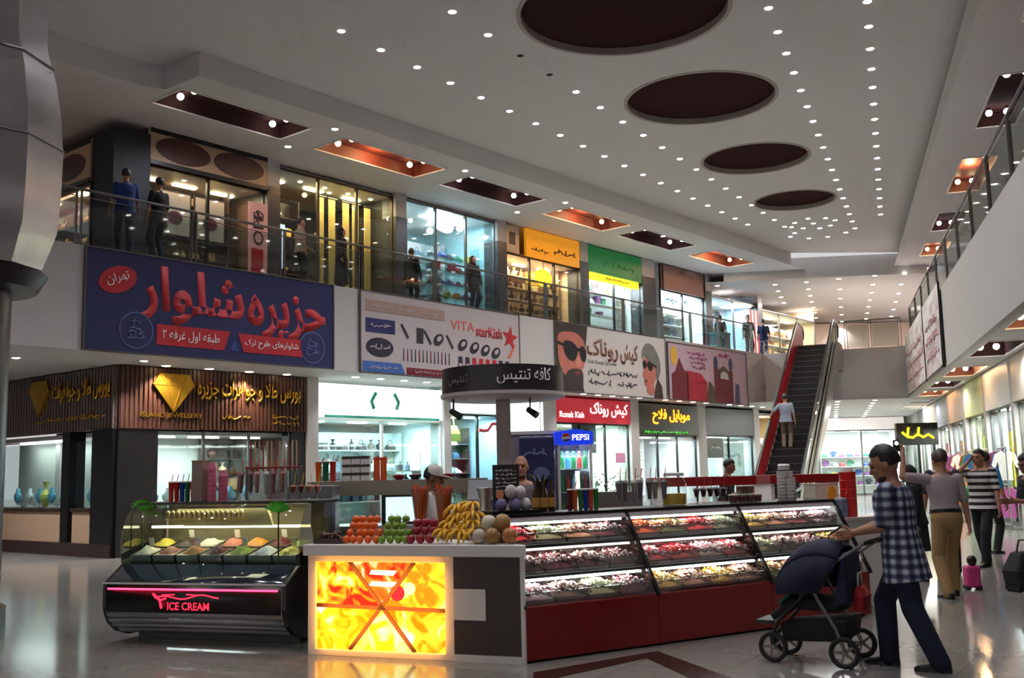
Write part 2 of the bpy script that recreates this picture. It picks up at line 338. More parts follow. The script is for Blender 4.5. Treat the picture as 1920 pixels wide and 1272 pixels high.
# ---- downlights
dl = MB(); dl.lathe([(.001, -.012), (.07, -.012), (.075, -.004), (.075, .0)], 12); DLc = dl.mesh('bulb', M_lampw, True); dl = MB(); dl.lathe([(.001, -.012), (.07, -.012), (.075, -.004), (.075, .0)], 12); DLw = dl.mesh('bulb', M_lampy, True)
rg = MB(); rg.loft([[(r*math.cos(2*math.pi*k/14), r*math.sin(2*math.pi*k/14), z) for k in range(14)] for r, z in ((.075, -.006), (.095, -.006), (.095, .0), (.075, .0))], caps=False, closed=True); RGm = rg.mesh('ring', M_wht, True)
def downlight(M, warm, label, group, power=0, s=1.0, off=False):
    o = thing('downlight', label, 'ceiling light', M @ Matrix.Scale(s, 4), group)
    link('bulb', DLoff if off else (DLw if warm else DLc), o); link('ring', RGm, o)
    if power: light('SPOT', M @ Tr(0, 0, -.06), power*K_SPOT, (255, 236, 210) if warm else (250, 250, 255), .07, spot=R(118), blend=.7)
dl = MB(); dl.lathe([(.001, .0), (.07, .0), (.075, -.004), (.075, .0)], 12); DLoff = dl.mesh('bulb', M_dark, True)
def row(p0, p1, n, label, group, every=3, power=150, warm=(), off=(), z=ZA, s=1.0):
    A, B = Vector(p0), Vector(p1)
    for i in range(n):
        p = A.lerp(B, i/(n-1)); t = f'{ORD[i]} {label}'
        if i in off: t = f"unlit dark downlight {'nearer' if i == min(off) else 'farther'} of the two in the row beside the round recesses"
        downlight(Tr(p.x, p.y, z), i in warm, t, group, power if i % every == 1 and i not in off else 0, s, i in off)
def ext(p, q_, n0, n1, n):   # extend a surveyed row of n lamps by n0 before and n1 after
    P, Q = Vector(p), Vector(q_); st = (Q-P)/(n-1); return P-st*n0, Q+st*n1, n+n0+n1
r1 = [onz(*p, ZA).xy for p in ((640, 58), (1402, 421))]; a, b, n = ext(r1[0], r1[1], 0, 0, 19); row(a, b, n, 'downlight from the camera in the outer row nearest the banners', 'outer ceiling downlight row', 3, 200)
r2 = [onz(*p, ZA).xy for p in ((848, 22), (1490, 437))]; row(r2[0], r2[1], 19, 'downlight from the camera in the row beside the round recesses', 'inner ceiling downlight row', 3, 185, warm=(8, 10, 11, 16), off=(2, 3))
r3 = [onz(*p, ZA).xy for p in ((1441, 15), (1603, 428))]; row(r3[0], r3[1], 18, 'downlight from the camera in the row just past the round recesses', 'middle ceiling downlight row', 3, 125, warm=(7, 8, 15, 16))
r4 = [onz(*p, ZA).xy for p in ((1626, 3), (1651, 402))]; row(r4[0], r4[1], 16, 'downlight from the camera in the straight row nearest the glass railing', 'straight ceiling downlight row', 3, 85)
for i, p in enumerate([(1515, 410), (1548, 409), (1566, 413), (1490, 418), (1525, 419), (1557, 423), (1484, 426), (1506, 428), (1537, 428), (1482, 444), (1517, 447), (1552, 444), (1586, 436)]):
    v = onz(*p, ZA); downlight(Tr(v.x, v.y, ZA), i == 10, f'{ORD[i]} downlight of the small cluster at the narrow end of the hall', 'ceiling downlight cluster', 0)
# rows that run on above and behind the photographer
for (r_, n) in ((r1, 19), (r2, 19), (r3, 18), (r4, 16)):
    st = (r_[1]-r_[0])/(n-1)
    for k in range(2, 14, 4):
        p = r_[0]-st*k*1.1; light('SPOT', Tr(p.x, p.y, ZA-.06), 170*K_SPOT, (250, 249, 252), .1, spot=R(118), blend=.7)
FR = [((1345, 536), (1372, 572), 4, 0), ((1453, 534), (1470, 568), 4, 0), ((1512, 529), (1530, 596), 7, 1), ((1573, 523), (1579, 603), 6, 0), ((1640, 517), (1622, 608), 8, 1), ((1696, 514), (1664, 616), 8, 0)]
for i, (p, q_, n, w_) in enumerate(FR):
    row(onz(*p, ZU-.35).xy, onz(*q_, ZU-.35).xy, n, f"lamp away in the {NTH[i]} landing row counted from the banner side", 'landing ceiling downlights', 2, 90, warm=range(n) if w_ else (), z=ZU-.35, s=1.15)
for i, p in enumerate([(628, 242), (540, 275), (872, 320), (1060, 380), (970, 398), (1243, 443)]):
    v = onz(*p, ZU); downlight(Tr(v.x, v.y, ZU), 0, f"single downlight beside the ceiling panels over the gallery, {NTH[i]} from the near end", 'gallery ceiling single downlights', 0)
# ================================================================== gallery edges: railings and banners
def balustrade(Fm, xs, yy, label, panes=True):
    o = thing('balustrade', label, 'railing', Fm @ Tr(0, yy, ZF))
    h = ZR-ZF
    for x in xs:
        for d in (-.05, .05):
            b = MB(); b.box(x+d-.012, x+d+.012, -.03, .03, 0, h-.03); b.box(x+d-.02, x+d+.02, -.045, .045, 0, .015); b.build('post', M_dsteel, o)
    b = MB(); b.tube([(xs[0]-.05, 0, h), (xs[-1]+.05, 0, h)], .028, 10); b.build('handrail', M_dsteel, o, smooth=True)
    b = MB(); b.tube([(xs[0]-.05, 0, h-.14), (xs[-1]+.05, 0, h-.14)], .01, 6); b.build('lower_rail', M_dsteel, o)
    for i in range(len(xs)-1):
        b = MB(); b.box(xs[i]+.08, xs[i+1]-.08, -.005, .005, .05, h-.17); b.build('glass_pane', M_rail, o)
balustrade(LF, [-8, -5.2, -2.6, -.1, 2.45, 4.77, 7.14, 9.79, 12.53, 14.6, 16.44, 18.8, 21.22, 23.2, 25.25, 28.0], .06, 'long glass and steel railing along the gallery above the banners')
balustrade(RF, [-4.5+2.45*i for i in range(12)], -.06, 'glass and steel railing high up on the gallery opposite the banners')
d_ = (b1-b0).normalized(); bl = (b1-b0).length
BF = Tr(b0.x, b0.y, 0) @ Rz(math.atan2(d_.y, d_.x))
xe0 = (BF.inverted() @ (EF @ Vector((11.6, -.85, 0)))).x; xe1 = (BF.inverted() @ (EF @ Vector((11.6, .85, 0)))).x
balustrade(BF, [xe0+.1, xe0+1.0, bl-.15], .1, 'short glass railing on the bridge beside the escalator head')

M_navy = mat('navy_banner_cloth', (32, 36, 84), .6, var=.12, scale=2, bump=.2)
M_bred = mat('banner_red', (176, 32, 42), .6, var=.1)
M_bred2 = mat('banner_deep_red', (110, 16, 44), .6, var=.1)
M_cloth = mat('pale_banner_cloth', (178, 166, 168), .65, var=.05, scale=2, bump=.15)
def banner(x0, x1, z0, z1, label, m_, y=-.05):
    o = thing('banner', label, 'banner', LF @ Tr((x0+x1)/2, y, z0)); w, h = x1-x0, z1-z0
    b = MB(); b.box(-w/2, w/2, -.012, .012, 0, h); b.build('cloth', m_, o)
    b = MB()
    for p in ((-w/2-.03, -w/2, -.02, h+.02), (w/2, w/2+.03, -.02, h+.02)): b.box(p[0], p[1], -.03, .03, p[2], p[3])
    b.box(-w/2, w/2, -.03, .03, -.03, 0); b.box(-w/2, w/2, -.03, .03, h, h+.03); b.build('frame', M_dsteel, o)
    return o, w, h
def disc(o, cx, cz, rx, rz, m_, y=-.02, name='roundel', n=32, tilt=0):
    b = MB(); pts = [(rx*math.cos(2*math.pi*k/n), rz*math.sin(2*math.pi*k/n)) for k in range(n)]
    b.prism(pts, -.003, .003, 'y'); return b.build(name, m_, o, Tr(cx, y, cz) @ Ry(tilt))
def patch(o, pts, m_, y=-.02, name='print', th=.004):
    b = MB(); b.prism(pts, y-th, y, 'y'); return b.build(name, m_, o)
# navy banner
o, w, h = banner(.02, 6.17, 4.12, 6.1, 'navy banner with big red script hung over the jewellery shop', M_navy)
txt('جزیره', 1.75, -.015, 1.05, 2.2, 1.1, M_bred, o, bold=.035, shear=-.05, depth=.004)
txt('شلوار', -.72, -.015, 1.22, 2.55, 1.2, M_bred, o, bold=.035, shear=-.05, depth=.004)
disc(o, -2.42, 1.42, .42, .26, M_bred, tilt=R(-20)); txt('تهران', -2.42, -.025, 1.45, .5, .22, M_txtw, o, tilt=R(-20))
patch(o, [(-1.55, .2), (.05, .2), (.2, .62), (-1.55, .62)], M_bred, name='red_band'); patch(o, [(.55, .2), (2.15, .2), (2.15, .6), (.4, .6)], M_bred, name='red_band')
txt('طبقه اول غرفه ۲', -.75, -.03, .41, 1.35, .24, M_txtw, o); txt('شلوارهای طرح ترک', 1.3, -.03, .4, 1.45, .2, M_txtw, o)
M_ringb = mat('pale_blue_print', (96, 104, 150), .6)
for cx in (-2.0, 2.45):
    disc(o, cx, .45, .37, .37, M_ringb); disc(o, cx, .45, .345, .345, M_navy, y=-.026, name='roundel_field')
    for k in range(4): scribble(cx-.2+.03*k, cx+.2-.04*k, .3+.1*k, .14, -.032, M_ringb, o, seed=k+int(cx*9))
patch(o, [(.2, .2), (.42, .2), (.31, .46)], mat('navy_print_blue', (40, 60, 130), .6), name='triangle_mark')
# goods banner
o, w, h = banner(7.05, 13.13, 4.1, 6.1, 'pale banner printed with small goods and a red star', M_cloth)
patch(o, [(-w/2+.15, 1.53), (-.08, 1.53), (-.08, 1.8), (-w/2+.15, 1.8)], mat('tan_print', (160, 132, 122), .6), name='tan_band'); scribble(-2.7, -.3, 1.66, .12, -.028, M_cloth, o, 5)
txt('VITA', .63, -.015, 1.46, .95, .26, mat('orange_print', (206, 96, 78), .6), o); txt('starKish', 1.72, -.015, 1.38, 1.1, .3, M_bred, o, bold=.02)
sp = [(.36*(1 if k % 2 == 0 else .42)*math.sin(math.pi*k/5+.15), 1.3+.36*(1 if k % 2 == 0 else .42)*math.cos(math.pi*k/5+.15)) for k in range(10)]
patch(o, [(x+2.62, z) for x, z in reversed(sp)], M_bred, name='star'); patch(o, [(2.5, .72), (2.62, .72), (2.86, 1.1), (2.8, 1.15)], mat('orange_print', (206, 96, 78), .6), name='star_tail')
M_nprint = mat('navy_print', (40, 44, 96), .5); M_dprint = mat('charcoal_print', (44, 42, 56), .5)
patch(o, [(-w/2+.15, 1.0), (-1.9, 1.0), (-1.9, 1.35), (-w/2+.15, 1.35)], M_nprint, name='blue_plate'); scribble(-2.75, -2.05, 1.17, .14, -.028, M_cloth, o, 6)
disc(o, -2.42, .64, .46, .24, M_dprint, name='oval_plate'); scribble(-2.75, -2.1, .64, .16, -.028, M_cloth, o, 7)
for i, (cx, cz, k) in enumerate([(-1.55, 1.12, 0), (-1.0, 1.05, 1), (-.72, 1.03, 0), (-.32, 1.0, 2), (.12, .98, 0), (.62, .94, 2), (1.1, .9, 2), (1.55, .86, 2), (2.0, .82, 2)]):
    if k == 0: patch(o, [(cx-.16, cz+.15), (cx-.1, cz+.19), (cx+.15, cz-.15), (cx+.08, cz-.19)][::-1], M_dprint, name='printed_tool')
    elif k == 1: patch(o, [(cx-.13, cz-.2), (cx+.1, cz-.2), (cx+.13, cz+.2), (cx-.13, cz+.2)], M_dprint, name='printed_case')
    else: disc(o, cx, cz, .21, .14, M_dprint, name='printed_purse', tilt=R(-35)); disc(o, cx+.02, cz+.03, .1, .06, M_cloth, -.026, 'printed_purse_clasp', tilt=R(-35))
for i in range(13): patch(o, [(-1.62+.14*i, .36), (-1.58+.14*i, .36), (-1.59+.14*i, .68), (-1.61+.14*i, .68)], M_bred2 if i % 3 == 1 else M_dprint, name='printed_brush')
for i in range(8): patch(o, [(.42+.28*i, .25), (.62+.28*i, .25), (.6+.28*i, .62), (.44+.28*i, .62)], (M_bred if 2 <= i < 6 else M_dprint), name='printed_flask'); patch(o, [(.46+.28*i, .36), (.58+.28*i, .36), (.58+.28*i, .44), (.46+.28*i, .44)], M_cloth, y=-.025, name='printed_flask_label')
patch(o, [(-w/2+.05, .02), (-1.55, .02), (-1.7, .28), (-w/2+.05, .28)], mat('sky_print', (58, 96, 168), .6), name='blue_foot_band'); patch(o, [(-1.5, .02), (w/2-.1, .02), (w/2-.1, .2), (-1.5, .2)], M_bred2, name='red_foot_band')
scribble(-2.8, -1.8, .14, .1, -.028, M_cloth, o, 8); scribble(-1.2, .4, .11, .09, -.028, M_cloth, o, 9)
# eyewear banner: two flat printed faces with sunglasses
o, w, h = banner(14.9, 21.15, 4.0, 6.1, 'white eyewear banner showing two printed faces with sunglasses', mat('white_banner_cloth', (188, 180, 176), .65, var=.04, bump=.15))
M_skinp = mat('printed_skin', (176, 102, 88), .6, var=.25, scale=3); M_hairp = mat('printed_dark_hair', (52, 44, 42), .6, var=.3)
def blob(o, pts, m_, y, name):
    """a printed shape with a smooth outline"""
    out = []; n = len(pts)
    for k in range(n):
        p0, p1, p2, p3 = [Vector(pts[(k+d) % n]) for d in (-1, 0, 1, 2)]
        for t in (0, .25, .5, .75): out.append(tuple(.5*((2*p1)+(p2-p0)*t+(2*p0-5*p1+4*p2-p3)*t*t+(3*p1-p0-3*p2+p3)*t**3)))
    return patch(o, out, m_, y, name, th=.003)
M_lens = mat('printed_dark_lens', (24, 26, 30), .4); M_mouthp = mat('printed_mouth_brown', (120, 62, 56), .6, var=.2, scale=3); M_beret = mat('printed_grey_hair', (104, 104, 96), .6, var=.35, scale=5)  # includes the reddish brown print of both mouths
patch(o, [(-w/2+.02, .02), (-1.75, .02), (-1.92, .5), (-1.8, .95), (-1.62, 1.4), (-1.5, h-.02), (-w/2+.02, h-.02)], M_hairp, name='printed_hair')
blob(o, [(-3.02, 1.72), (-2.6, 1.84), (-2.1, 1.82), (-1.72, 1.6), (-1.62, 1.2), (-1.72, .85), (-1.95, .6), (-2.35, .45), (-2.8, .55), (-3.02, .9), (-3.06, 1.3)], M_skinp, -.024, 'printed_face')
blob(o, [(-2.6, .62), (-2.2, .72), (-1.85, .66), (-1.8, .4), (-1.9, .1), (-2.5, .06), (-2.72, .3)], M_hairp, -.028, 'printed_beard')
blob(o, [(-2.1, 1.1), (-1.95, 1.1), (-1.85, .86), (-2.0, .78), (-2.16, .84)], mat('printed_nose_light', (196, 124, 108), .6), -.028, 'printed_nose'); blob(o, [(-2.3, .6), (-2.0, .64), (-1.92, .58), (-2.1, .53)], M_mouthp, -.032, 'printed_mouth')
blob(o, [(-2.78, 1.5), (-2.45, 1.56), (-2.12, 1.42), (-2.08, 1.15), (-2.28, .95), (-2.55, 1.0), (-2.75, 1.2)], M_lens, -.032, 'printed_lens'); blob(o, [(-1.92, 1.4), (-1.72, 1.42), (-1.6, 1.25), (-1.66, .98), (-1.84, .98), (-1.94, 1.15)], M_lens, -.032, 'printed_lens'); patch(o, [(-2.12, 1.28), (-1.9, 1.26), (-1.9, 1.34), (-2.12, 1.38)], M_lens, -.032, 'printed_bridge'); patch(o, [(-3.06, 1.42), (-2.74, 1.36), (-2.74, 1.44), (-3.06, 1.52)], M_lens, -.032, 'printed_temple')
blob(o, [(1.72, 1.3), (2.1, 1.5), (2.5, 1.3), (2.52, .8), (2.3, .45), (2.36, .2), (2.1, .08), (1.86, .2), (1.86, .36), (1.72, .46), (1.74, .62), (1.62, .74), (1.7, .95)], M_skinp, -.022, 'printed_face')
blob(o, [(1.62, 1.28), (1.66, 1.62), (1.95, 1.84), (2.35, 1.76), (2.68, 1.4), (2.76, 1.0), (2.6, .66), (2.46, .72), (2.44, 1.0), (2.2, 1.2), (1.95, 1.26), (1.78, 1.42)], M_beret, -.027, 'printed_hair')
blob(o, [(1.66, 1.2), (1.82, 1.24), (1.88, 1.08), (1.78, .96), (1.68, 1.02)], M_lens, -.032, 'printed_lens'); blob(o, [(1.94, 1.22), (2.2, 1.18), (2.26, 1.0), (2.1, .9), (1.96, 1.0)], M_lens, -.032, 'printed_lens'); patch(o, [(2.2, 1.1), (2.5, 1.04), (2.5, 1.09), (2.2, 1.16)], M_lens, -.032, 'printed_temple')
blob(o, [(1.74, .6), (1.9, .58), (1.86, .5), (1.76, .52)], M_mouthp, -.03, 'printed_mouth'); patch(o, [(2.28, .02), (2.86, .02), (2.8, .42), (2.56, .66), (2.4, .4)], M_hairp, -.032, 'printed_collar')
M_brp = mat('brown_script', (112, 70, 52), .5, var=.3, scale=8)
txt('کیش', .85, -.015, 1.38, 1.05, .72, M_brp, o, bold=.03); txt('روناک', -.68, -.015, 1.4, 1.75, .72, M_brp, o, bold=.03)
txt('Kish Ronak Eyewear', -.7, -.015, .98, 1.6, .15, mat('grey_print', (130, 126, 122), .6), o)
scribble(-1.5, 1.3, .67, .2, -.016, M_dprint, o, 11, r=.022); scribble(-1.5, -.3, .37, .2, -.016, M_dprint, o, 12, r=.022); scribble(.1, 1.25, .35, .2, -.016, M_dprint, o, 13, r=.022)
# festival banner
o, w, h = banner(21.35, 27.2, 4.0, 6.0, 'pink banner printed with a red palace gate and gift shapes', mat('pink_banner_cloth', (176, 152, 166), .65, var=.06, bump=.15))
M_maro = mat('maroon_print', (104, 30, 40), .6, var=.3, scale=4); M_olive = mat('olive_print', (78, 70, 46), .6, var=.3, scale=4)
patch(o, [(-2.75, .02), (-1.6, .02), (-1.6, .95), (-1.9, 1.1), (-2.2, 1.5), (-2.5, 1.0), (-2.75, .9)], M_maro, name='printed_tower')
patch(o, [(-1.75, .02), (-.3, .02), (-.25, .7), (-.7, 1.02), (-1.7, 1.08)], mat('crimson_print', (160, 28, 48), .6, var=.25, scale=3), name='printed_curtain')
patch(o, [(-.35, .02), (.35, .02), (.2, .6), (-.1, .8)], M_olive, name='printed_bush')
patch(o, [(.3, .02), (1.75, .02), (1.75, 1.25), (1.5, 1.25), (1.45, .95), (.65, .95), (.6, 1.35), (.3, 1.35)], M_maro, name='printed_gate')
patch(o, [(.6, .95), (1.5, .9), (1.5, 1.2), (1.05, 1.42), (.65, 1.25)], M_olive, y=-.024, name='printed_arch'); patch(o, [(.75, .92), (1.4, .9), (1.35, 1.12), (1.05, 1.2), (.8, 1.13)], M_cloth, y=-.028, name='printed_sky')
for cx in (.45, 1.62): disc(o, cx, 1.5, .14, .24, M_nprint, -.028, 'printed_dome')
patch(o, [(1.85, .02), (2.25, .02), (2.25, .75), (1.95, .8)], mat('violet_print', (84, 80, 110), .6), name='printed_tower')
disc(o, -2.55, 1.55, .22, .34, mat('amber_print', (206, 160, 46), .6), name='printed_lantern')
M_mag = mat('magenta_print', (150, 60, 110), .6)
for k in range(4): scribble(-1.6+.1*k, -.35+.1*(k % 2), 1.72-.17*k, .14, -.018, M_mag, o, 20+k, r=.018)
scribble(.7, 1.6, 1.8, .2, -.018, M_mag, o, 25, r=.025)
# ---- banners on the opposite fascia (seen edge-on)
M_pale = cell_mat('pale_streaked_print', [(196, 180, 180), (205, 196, 192), (176, 150, 150), (210, 204, 200), (190, 182, 184)], 1.2, .6, stretch=(1, 1, 3))
for i, (x0, x1, t) in enumerate([(11.4, 16.0, 'nearer of the two pale hanging banners with dark edges on the fascia by the escalator'), (16.3, 23.6, 'farther of the two pale hanging banners with dark edges on the fascia by the escalator')]):
    o = thing('banner', t, 'banner', RF @ Tr(x0, .06, ZS+.02)); b = MB(); b.box(0, x1-x0, -.02, .02, 0, 2.18); b.build('cloth', M_pale, o)
    b = MB(); b.box(-.12, 0, -.03, .03, 0, 2.2); b.box(0, x1-x0, -.03, .03, -.05, 0); b.build('frame', M_black, o)
    for k in range(3): scribble(.5, x1-x0-.6, .5+.45*k, .25, .03, mat('faint_rose_print', (186, 150, 154), .6), o, 30+k+i, r=.025)
# ================================================================== shops
RG = frame(*W2(RF, 45, 0), 196.69)       # opposite shops seen from the hall: x runs towards the camera, y away
def gmesh():
    g = {}
    b = MB(); b.box(-.5, .5, -.5, .5, 0, .8); b.box(-.52, .52, -.52, .52, .8, 1); g['box'] = b
    b = MB(); b.lathe([(.3, 0), (.42, .03), (.42, .55), (.36, .66), (.15, .76), (.14, .9), (.19, .91), (.19, 1)], 12); g['bottle'] = b
    b = MB(); pr = [(-.26, 0), (.26, 0), (.27, .5), (.3, .62), (.44, .4), (.56, .5), (.4, .86), (.15, .97), (.06, .9), (-.06, .9), (-.15, .97), (-.4, .86), (-.56, .5), (-.44, .4), (-.3, .62), (-.27, .5)]
    b.prism(pr, -.09, .09, 'y'); b.tube([(0, 0, .9), (0, 0, 1.02), (.05, 0, 1.06), (.08, 0, 1.02)], .012, 5); g['shirt'] = b
    b = MB(); b.loft([[(-.5, -.2, 0), (.5, -.2, 0), (.5, .2, 0), (-.5, .2, 0)], [(-.48, -.21, .3), (.48, -.21, .3), (.48, .21, .3), (-.48, .21, .3)], [(-.36, -.08, .62), (.36, -.08, .62), (.36, .08, .62), (-.36, .08, .62)]])
    b.tube([(.24*math.cos(t), 0, .6+.4*math.sin(t)) for t in [math.pi*k/10 for k in range(11)]], .03, 6); g['bag'] = b
    b = MB(); b.loft([[(x, -w, 0), (x, w, 0), (x, w*.9, h*.6), (x, w*.4, h), (x, -w*.4, h), (x, -w*.9, h*.6)] for x, w, h in [(-.5, .12, .45), (-.42, .17, .62), (-.2, .17, .6), (.05, .18, .4), (.3, .2, .3), (.46, .15, .22), (.5, .08, .12)]]); g['shoe'] = b
    b = MB(); b.lathe([(.34, 0), (.4, .02), (.46, .4), (.5, .96), (.5, 1), (.46, 1)], 14); g['cup'] = b
    b = MB(); b.lathe([(.02, 0), (.2, .02), (.42, .35), (.4, .5), (.2, .62), (.1, .7), (.1, .78), (.26, 1), (.22, 1)], 12); g['vase'] = b
    return {k: v.mesh(k, MATS['white_laminate'], k in ('bottle', 'cup', 'vase', 'shoe')) for k, v in g.items()}
GM = gmesh()
def goods(kind, name, M, size, m_, label, cat, group):
    key = kind+'_'+m_.name
    if key not in GM: GM[key] = GM[kind].copy(); GM[key].materials.clear(); GM[key].materials.append(m_)
    o = link(name, GM[key], None, M @ Matrix.Diagonal((*size, 1))); return tag(o, label, cat, group)
PAL = {'mix': [(186, 50, 52), (48, 70, 140), (216, 190, 60), (40, 120, 84), (210, 206, 200), (120, 60, 120), (40, 40, 46), (220, 120, 50)],
       'warm': [(150, 96, 54), (186, 140, 84), (112, 66, 44), (206, 180, 140), (84, 48, 36)], 'cool': [(60, 84, 110), (150, 176, 186), (40, 48, 62), (206, 216, 220), (96, 120, 140)],
       'dark': [(40, 38, 42), (62, 56, 54), (96, 84, 76), (28, 28, 32)], 'gold': [(206, 164, 80), (120, 84, 44), (230, 206, 140), (70, 52, 40)]}
def pm(c, rough=.55): return mat('goods_%d_%d_%d' % c, c, rough, var=.15, scale=8)
WORD = {'box': 'boxed item', 'bottle': 'bottle', 'shirt': 'hanging garment', 'bag': 'handbag', 'shoe': 'shoe', 'vase': 'jar', 'cup': 'cup'}
def shelf_unit(Fm, x0, x1, y, z0, levels, where, kinds, pal, n, dep=.35, sm=None, seed=1, rail=False, sizes=None, back=True):
    """Shelving (one thing) and the goods on it (each its own thing)."""
    q = random.Random(seed); sm = sm or M_wht; w = x1-x0
    o = thing('shelving', f'wall shelving {where}', 'shelf', Fm @ Tr(x0, y, z0+.022), 'shop shelving')
    H = levels[-1]+.5
    for s in (0, w): b = MB(); b.box(s-.015, s+.015, -dep, 0, 0, H); b.build('upright', sm, o)
    for z in levels: b = MB(); b.box(.015, w-.015, -dep, 0, z-.03, z); b.build('shelf_board', sm, o)
    if back: b = MB(); b.box(.015, w-.015, 0, .012, 0, H); b.build('back_panel', sm, o)
    for li, z in enumerate(levels):
        x = .12; cnt = 0
        while x < w-.12:
            k = kinds[q.randrange(len(kinds))]; c = PAL[pal][q.randrange(len(PAL[pal]))]
            s = {'box': (q.uniform(.14, .26), .22, q.uniform(.12, .32)), 'bottle': (.16, .16, q.uniform(.22, .34)), 'shirt': (.36, .4, .34), 'bag': (.28, .4, .3), 'shoe': (.28, .5, .26), 'vase': (.26, .26, .3), 'cup': (.14, .14, .2)}[k]
            if q.random() < .94 and x+s[0]*1.05 < w-.05 and (li+1 == len(levels) or s[2]*1.08 < levels[li+1]-z-.04):
                M = Fm @ Tr(x0+x+s[0]/2, y-dep/2, z0+z+.024) @ Rz(q.uniform(-.06, .06))
                lab = f'{cname(c)} {WORD[k]}, {ORD[min(cnt, 19)]} on the {NTH[li]} shelf {where}'; cnt += 1
                goods(k, k if k not in ('shirt', 'box') else ('garment' if k == 'shirt' else 'goods_box'), M, s, pm(c), lab, WORD[k].split()[-1], f'{WORD[k]}s {where}')
            x += s[0]*(1.15 if k in ('shirt', 'bag', 'shoe') else 1.05)+q.uniform(.05, .14)
    return o
def cname(c):
    r, g, b = c; mx, mn = max(c), min(c)
    if mx-mn < 22: return 'white' if mx > 190 else 'grey' if mx > 90 else 'black'
    if r == mx: return ('tan' if mx > 180 else 'brown') if (g > .6*r and b < .85*g) else ('yellow' if g > .8*r else 'orange' if g > .5*r and mx > 190 else 'brown' if mx < 160 and g > .5*r else 'red')
    if g == mx: return 'green'
    return 'purple' if r > g*1.3 else 'blue'
def shop(Fm, name, label, x0, x1, z0, z1, wallc, lcol, power, depth=3.0, panes=2, fm=None, y0=1.9, zs=None, lamps=True, tint=None):
    """A shop unit: inner shell, glazed front, ceiling lamps. zs = top of the glazing (a sign covers the rest)."""
    fm = fm or M_black; zs = zs or z1-.05; w = x1-x0
    o = thing('shop_unit', label, 'shop', Fm @ Tr(x0, y0, z0)); H = z1-z0; hs = zs-z0
    wm = mat('shop_wall_%d_%d_%d' % wallc, wallc, .6, var=.06, scale=2)
    for nm, a in (('back_wall', (0, w, depth, depth+.05, 0, H)), ('side_wall', (-.04, 0, .02, depth, 0, H)), ('side_wall', (w, w+.04, .02, depth, 0, H))):
        b = MB(); b.box(*a); b.build(nm, wm, o)
    b = MB(); b.box(0, w, .02, depth, hs-.02, hs+.04); b.build('inner_ceiling', M_wht, o)
    b = MB(); b.box(0, w, .02, depth, 0, .02); b.build('inner_floor', mat('shop_floor', (150, 140, 130), .3), o)
    for i in range(panes+1):
        x = w*i/panes; b = MB(); b.box(x-.035, x+.035, -.03, .04, 0, hs); b.build('mullion', fm, o)
    b = MB(); b.box(-.035, w+.035, -.03, .04, hs-.05, hs); b.build('transom', fm, o); b = MB(); b.box(-.035, w+.035, -.03, .04, 0, .1); b.build('kick_rail', fm, o)
    for i in range(panes): b = MB(); b.box(w*i/panes+.035, w*(i+1)/panes-.035, 0, .008, .1, hs-.05); b.build('glass_pane', M_glass if not tint else glass('tinted_pane', tint), o)
    if lamps:
        lm = lamp_mat('shop_lamp_%d_%d_%d' % lcol, lcol, 6)
        for k in range(3): b = MB(); b.box(w*(k+.5)/3-.3, w*(k+.5)/3+.3, depth*.3, depth*.3+.14, hs-.06, hs-.025); b.build('ceiling_lamp', lm, o)
    light('AREA', Fm @ Tr((x0+x1)/2, y0+min(.5, depth*.3), zs-.1), power*K_SHOP, lcol, w*.8, .7)
    return o
# ---- columns between the shops
for a, b in ((6.9, 7.25), (11.87, 12.16), (16.5, 17.2), (21.62, 22.15), (26.42, 27.07), (31.24, 31.75), (36.2, 36.7)):
    m = MB(); m.box(a, b, 1.75, 2.3, 0, ZS); struct(m.build('column', M_white, M=LF))
M_pil = mat('dark_grey_stone', (62, 62, 66), .4, var=.15)
for a, b in ((5.62, 6.0), (10.02, 10.44), (14.41, 14.84), (18.8, 19.28), (22.75, 23.63), (27.52, 28.0), (32.2, 32.6)):
    m = MB(); m.box(a, b, 1.75, 2.3, 8.8, ZU); u = struct(m.build('column', M_white, M=LF)); m = MB(); m.box(a-.01, b+.01, 1.74, 2.31, ZF, 8.8); m.build('stone_cladding', M_pil, u)
m = MB(); m.box(2.5, 38.6, 5.6, 5.8, 0, ZU); struct(m.build('wall_left', M_white, M=LF))
m = MB(); m.box(-24, -7.5, 1.9, 2.1, 0, ZU); struct(m.build('wall_left_corridor', M_white, M=LF))
m = MB(); m.box(-24, 1.8, 12.5, 12.7, 0, ZU); struct(m.build('wall_back_corridor', M_white, M=LF))
m = MB(); m.box(-41, 46, -6.2, -6, 0, ZU); struct(m.build('wall_right', M_white, M=RF))

# ================= ground floor: jewellery shop (slatted fascia on two sides)
M_slat = mat('walnut_slats', (74, 44, 34), .4, var=.25, scale=12); M_slat2 = mat('grey_brown_slats', (112, 96, 90), .4, var=.2, scale=12)
JX, JY = 1.84, 1.9
o = thing('jewellery_sign', 'dark walnut sign fascia with golden diamond and script', 'sign', LF @ Tr(JX, JY, 2.72)); w = 5.06
b = MB(); b.box(0, w, -.1, .02, 0, 1.36); b.build('board', M_slat, o)
for i in range(46): b = MB(); b.box(.02+w*i/46, .085+w*i/46, -.125, -.1, .01, 1.35); b.build('slat', M_slat, o)
dm = [(0, .0), (.52, .62), (.36, .86), (-.36, .86), (-.52, .62)]
b = MB(); b.prism([(x+1.27, z+.37) for x, z in dm][::-1], -.18, -.13, 'y')
for (p, q_) in (((-.5, .62), (.5, .62)), ((-.18, .62), (0, .05)), ((.18, .62), (0, .05)), ((-.36, .86), (-.18, .62)), ((.36, .86), (.18, .62)), ((-.18, .62), (0, .86)), ((.18, .62), (0, .86))):
    b.bar((p[0]+1.27, -.18, p[1]+.37), (q_[0]+1.27, -.18, q_[1]+.37), .02, .03)
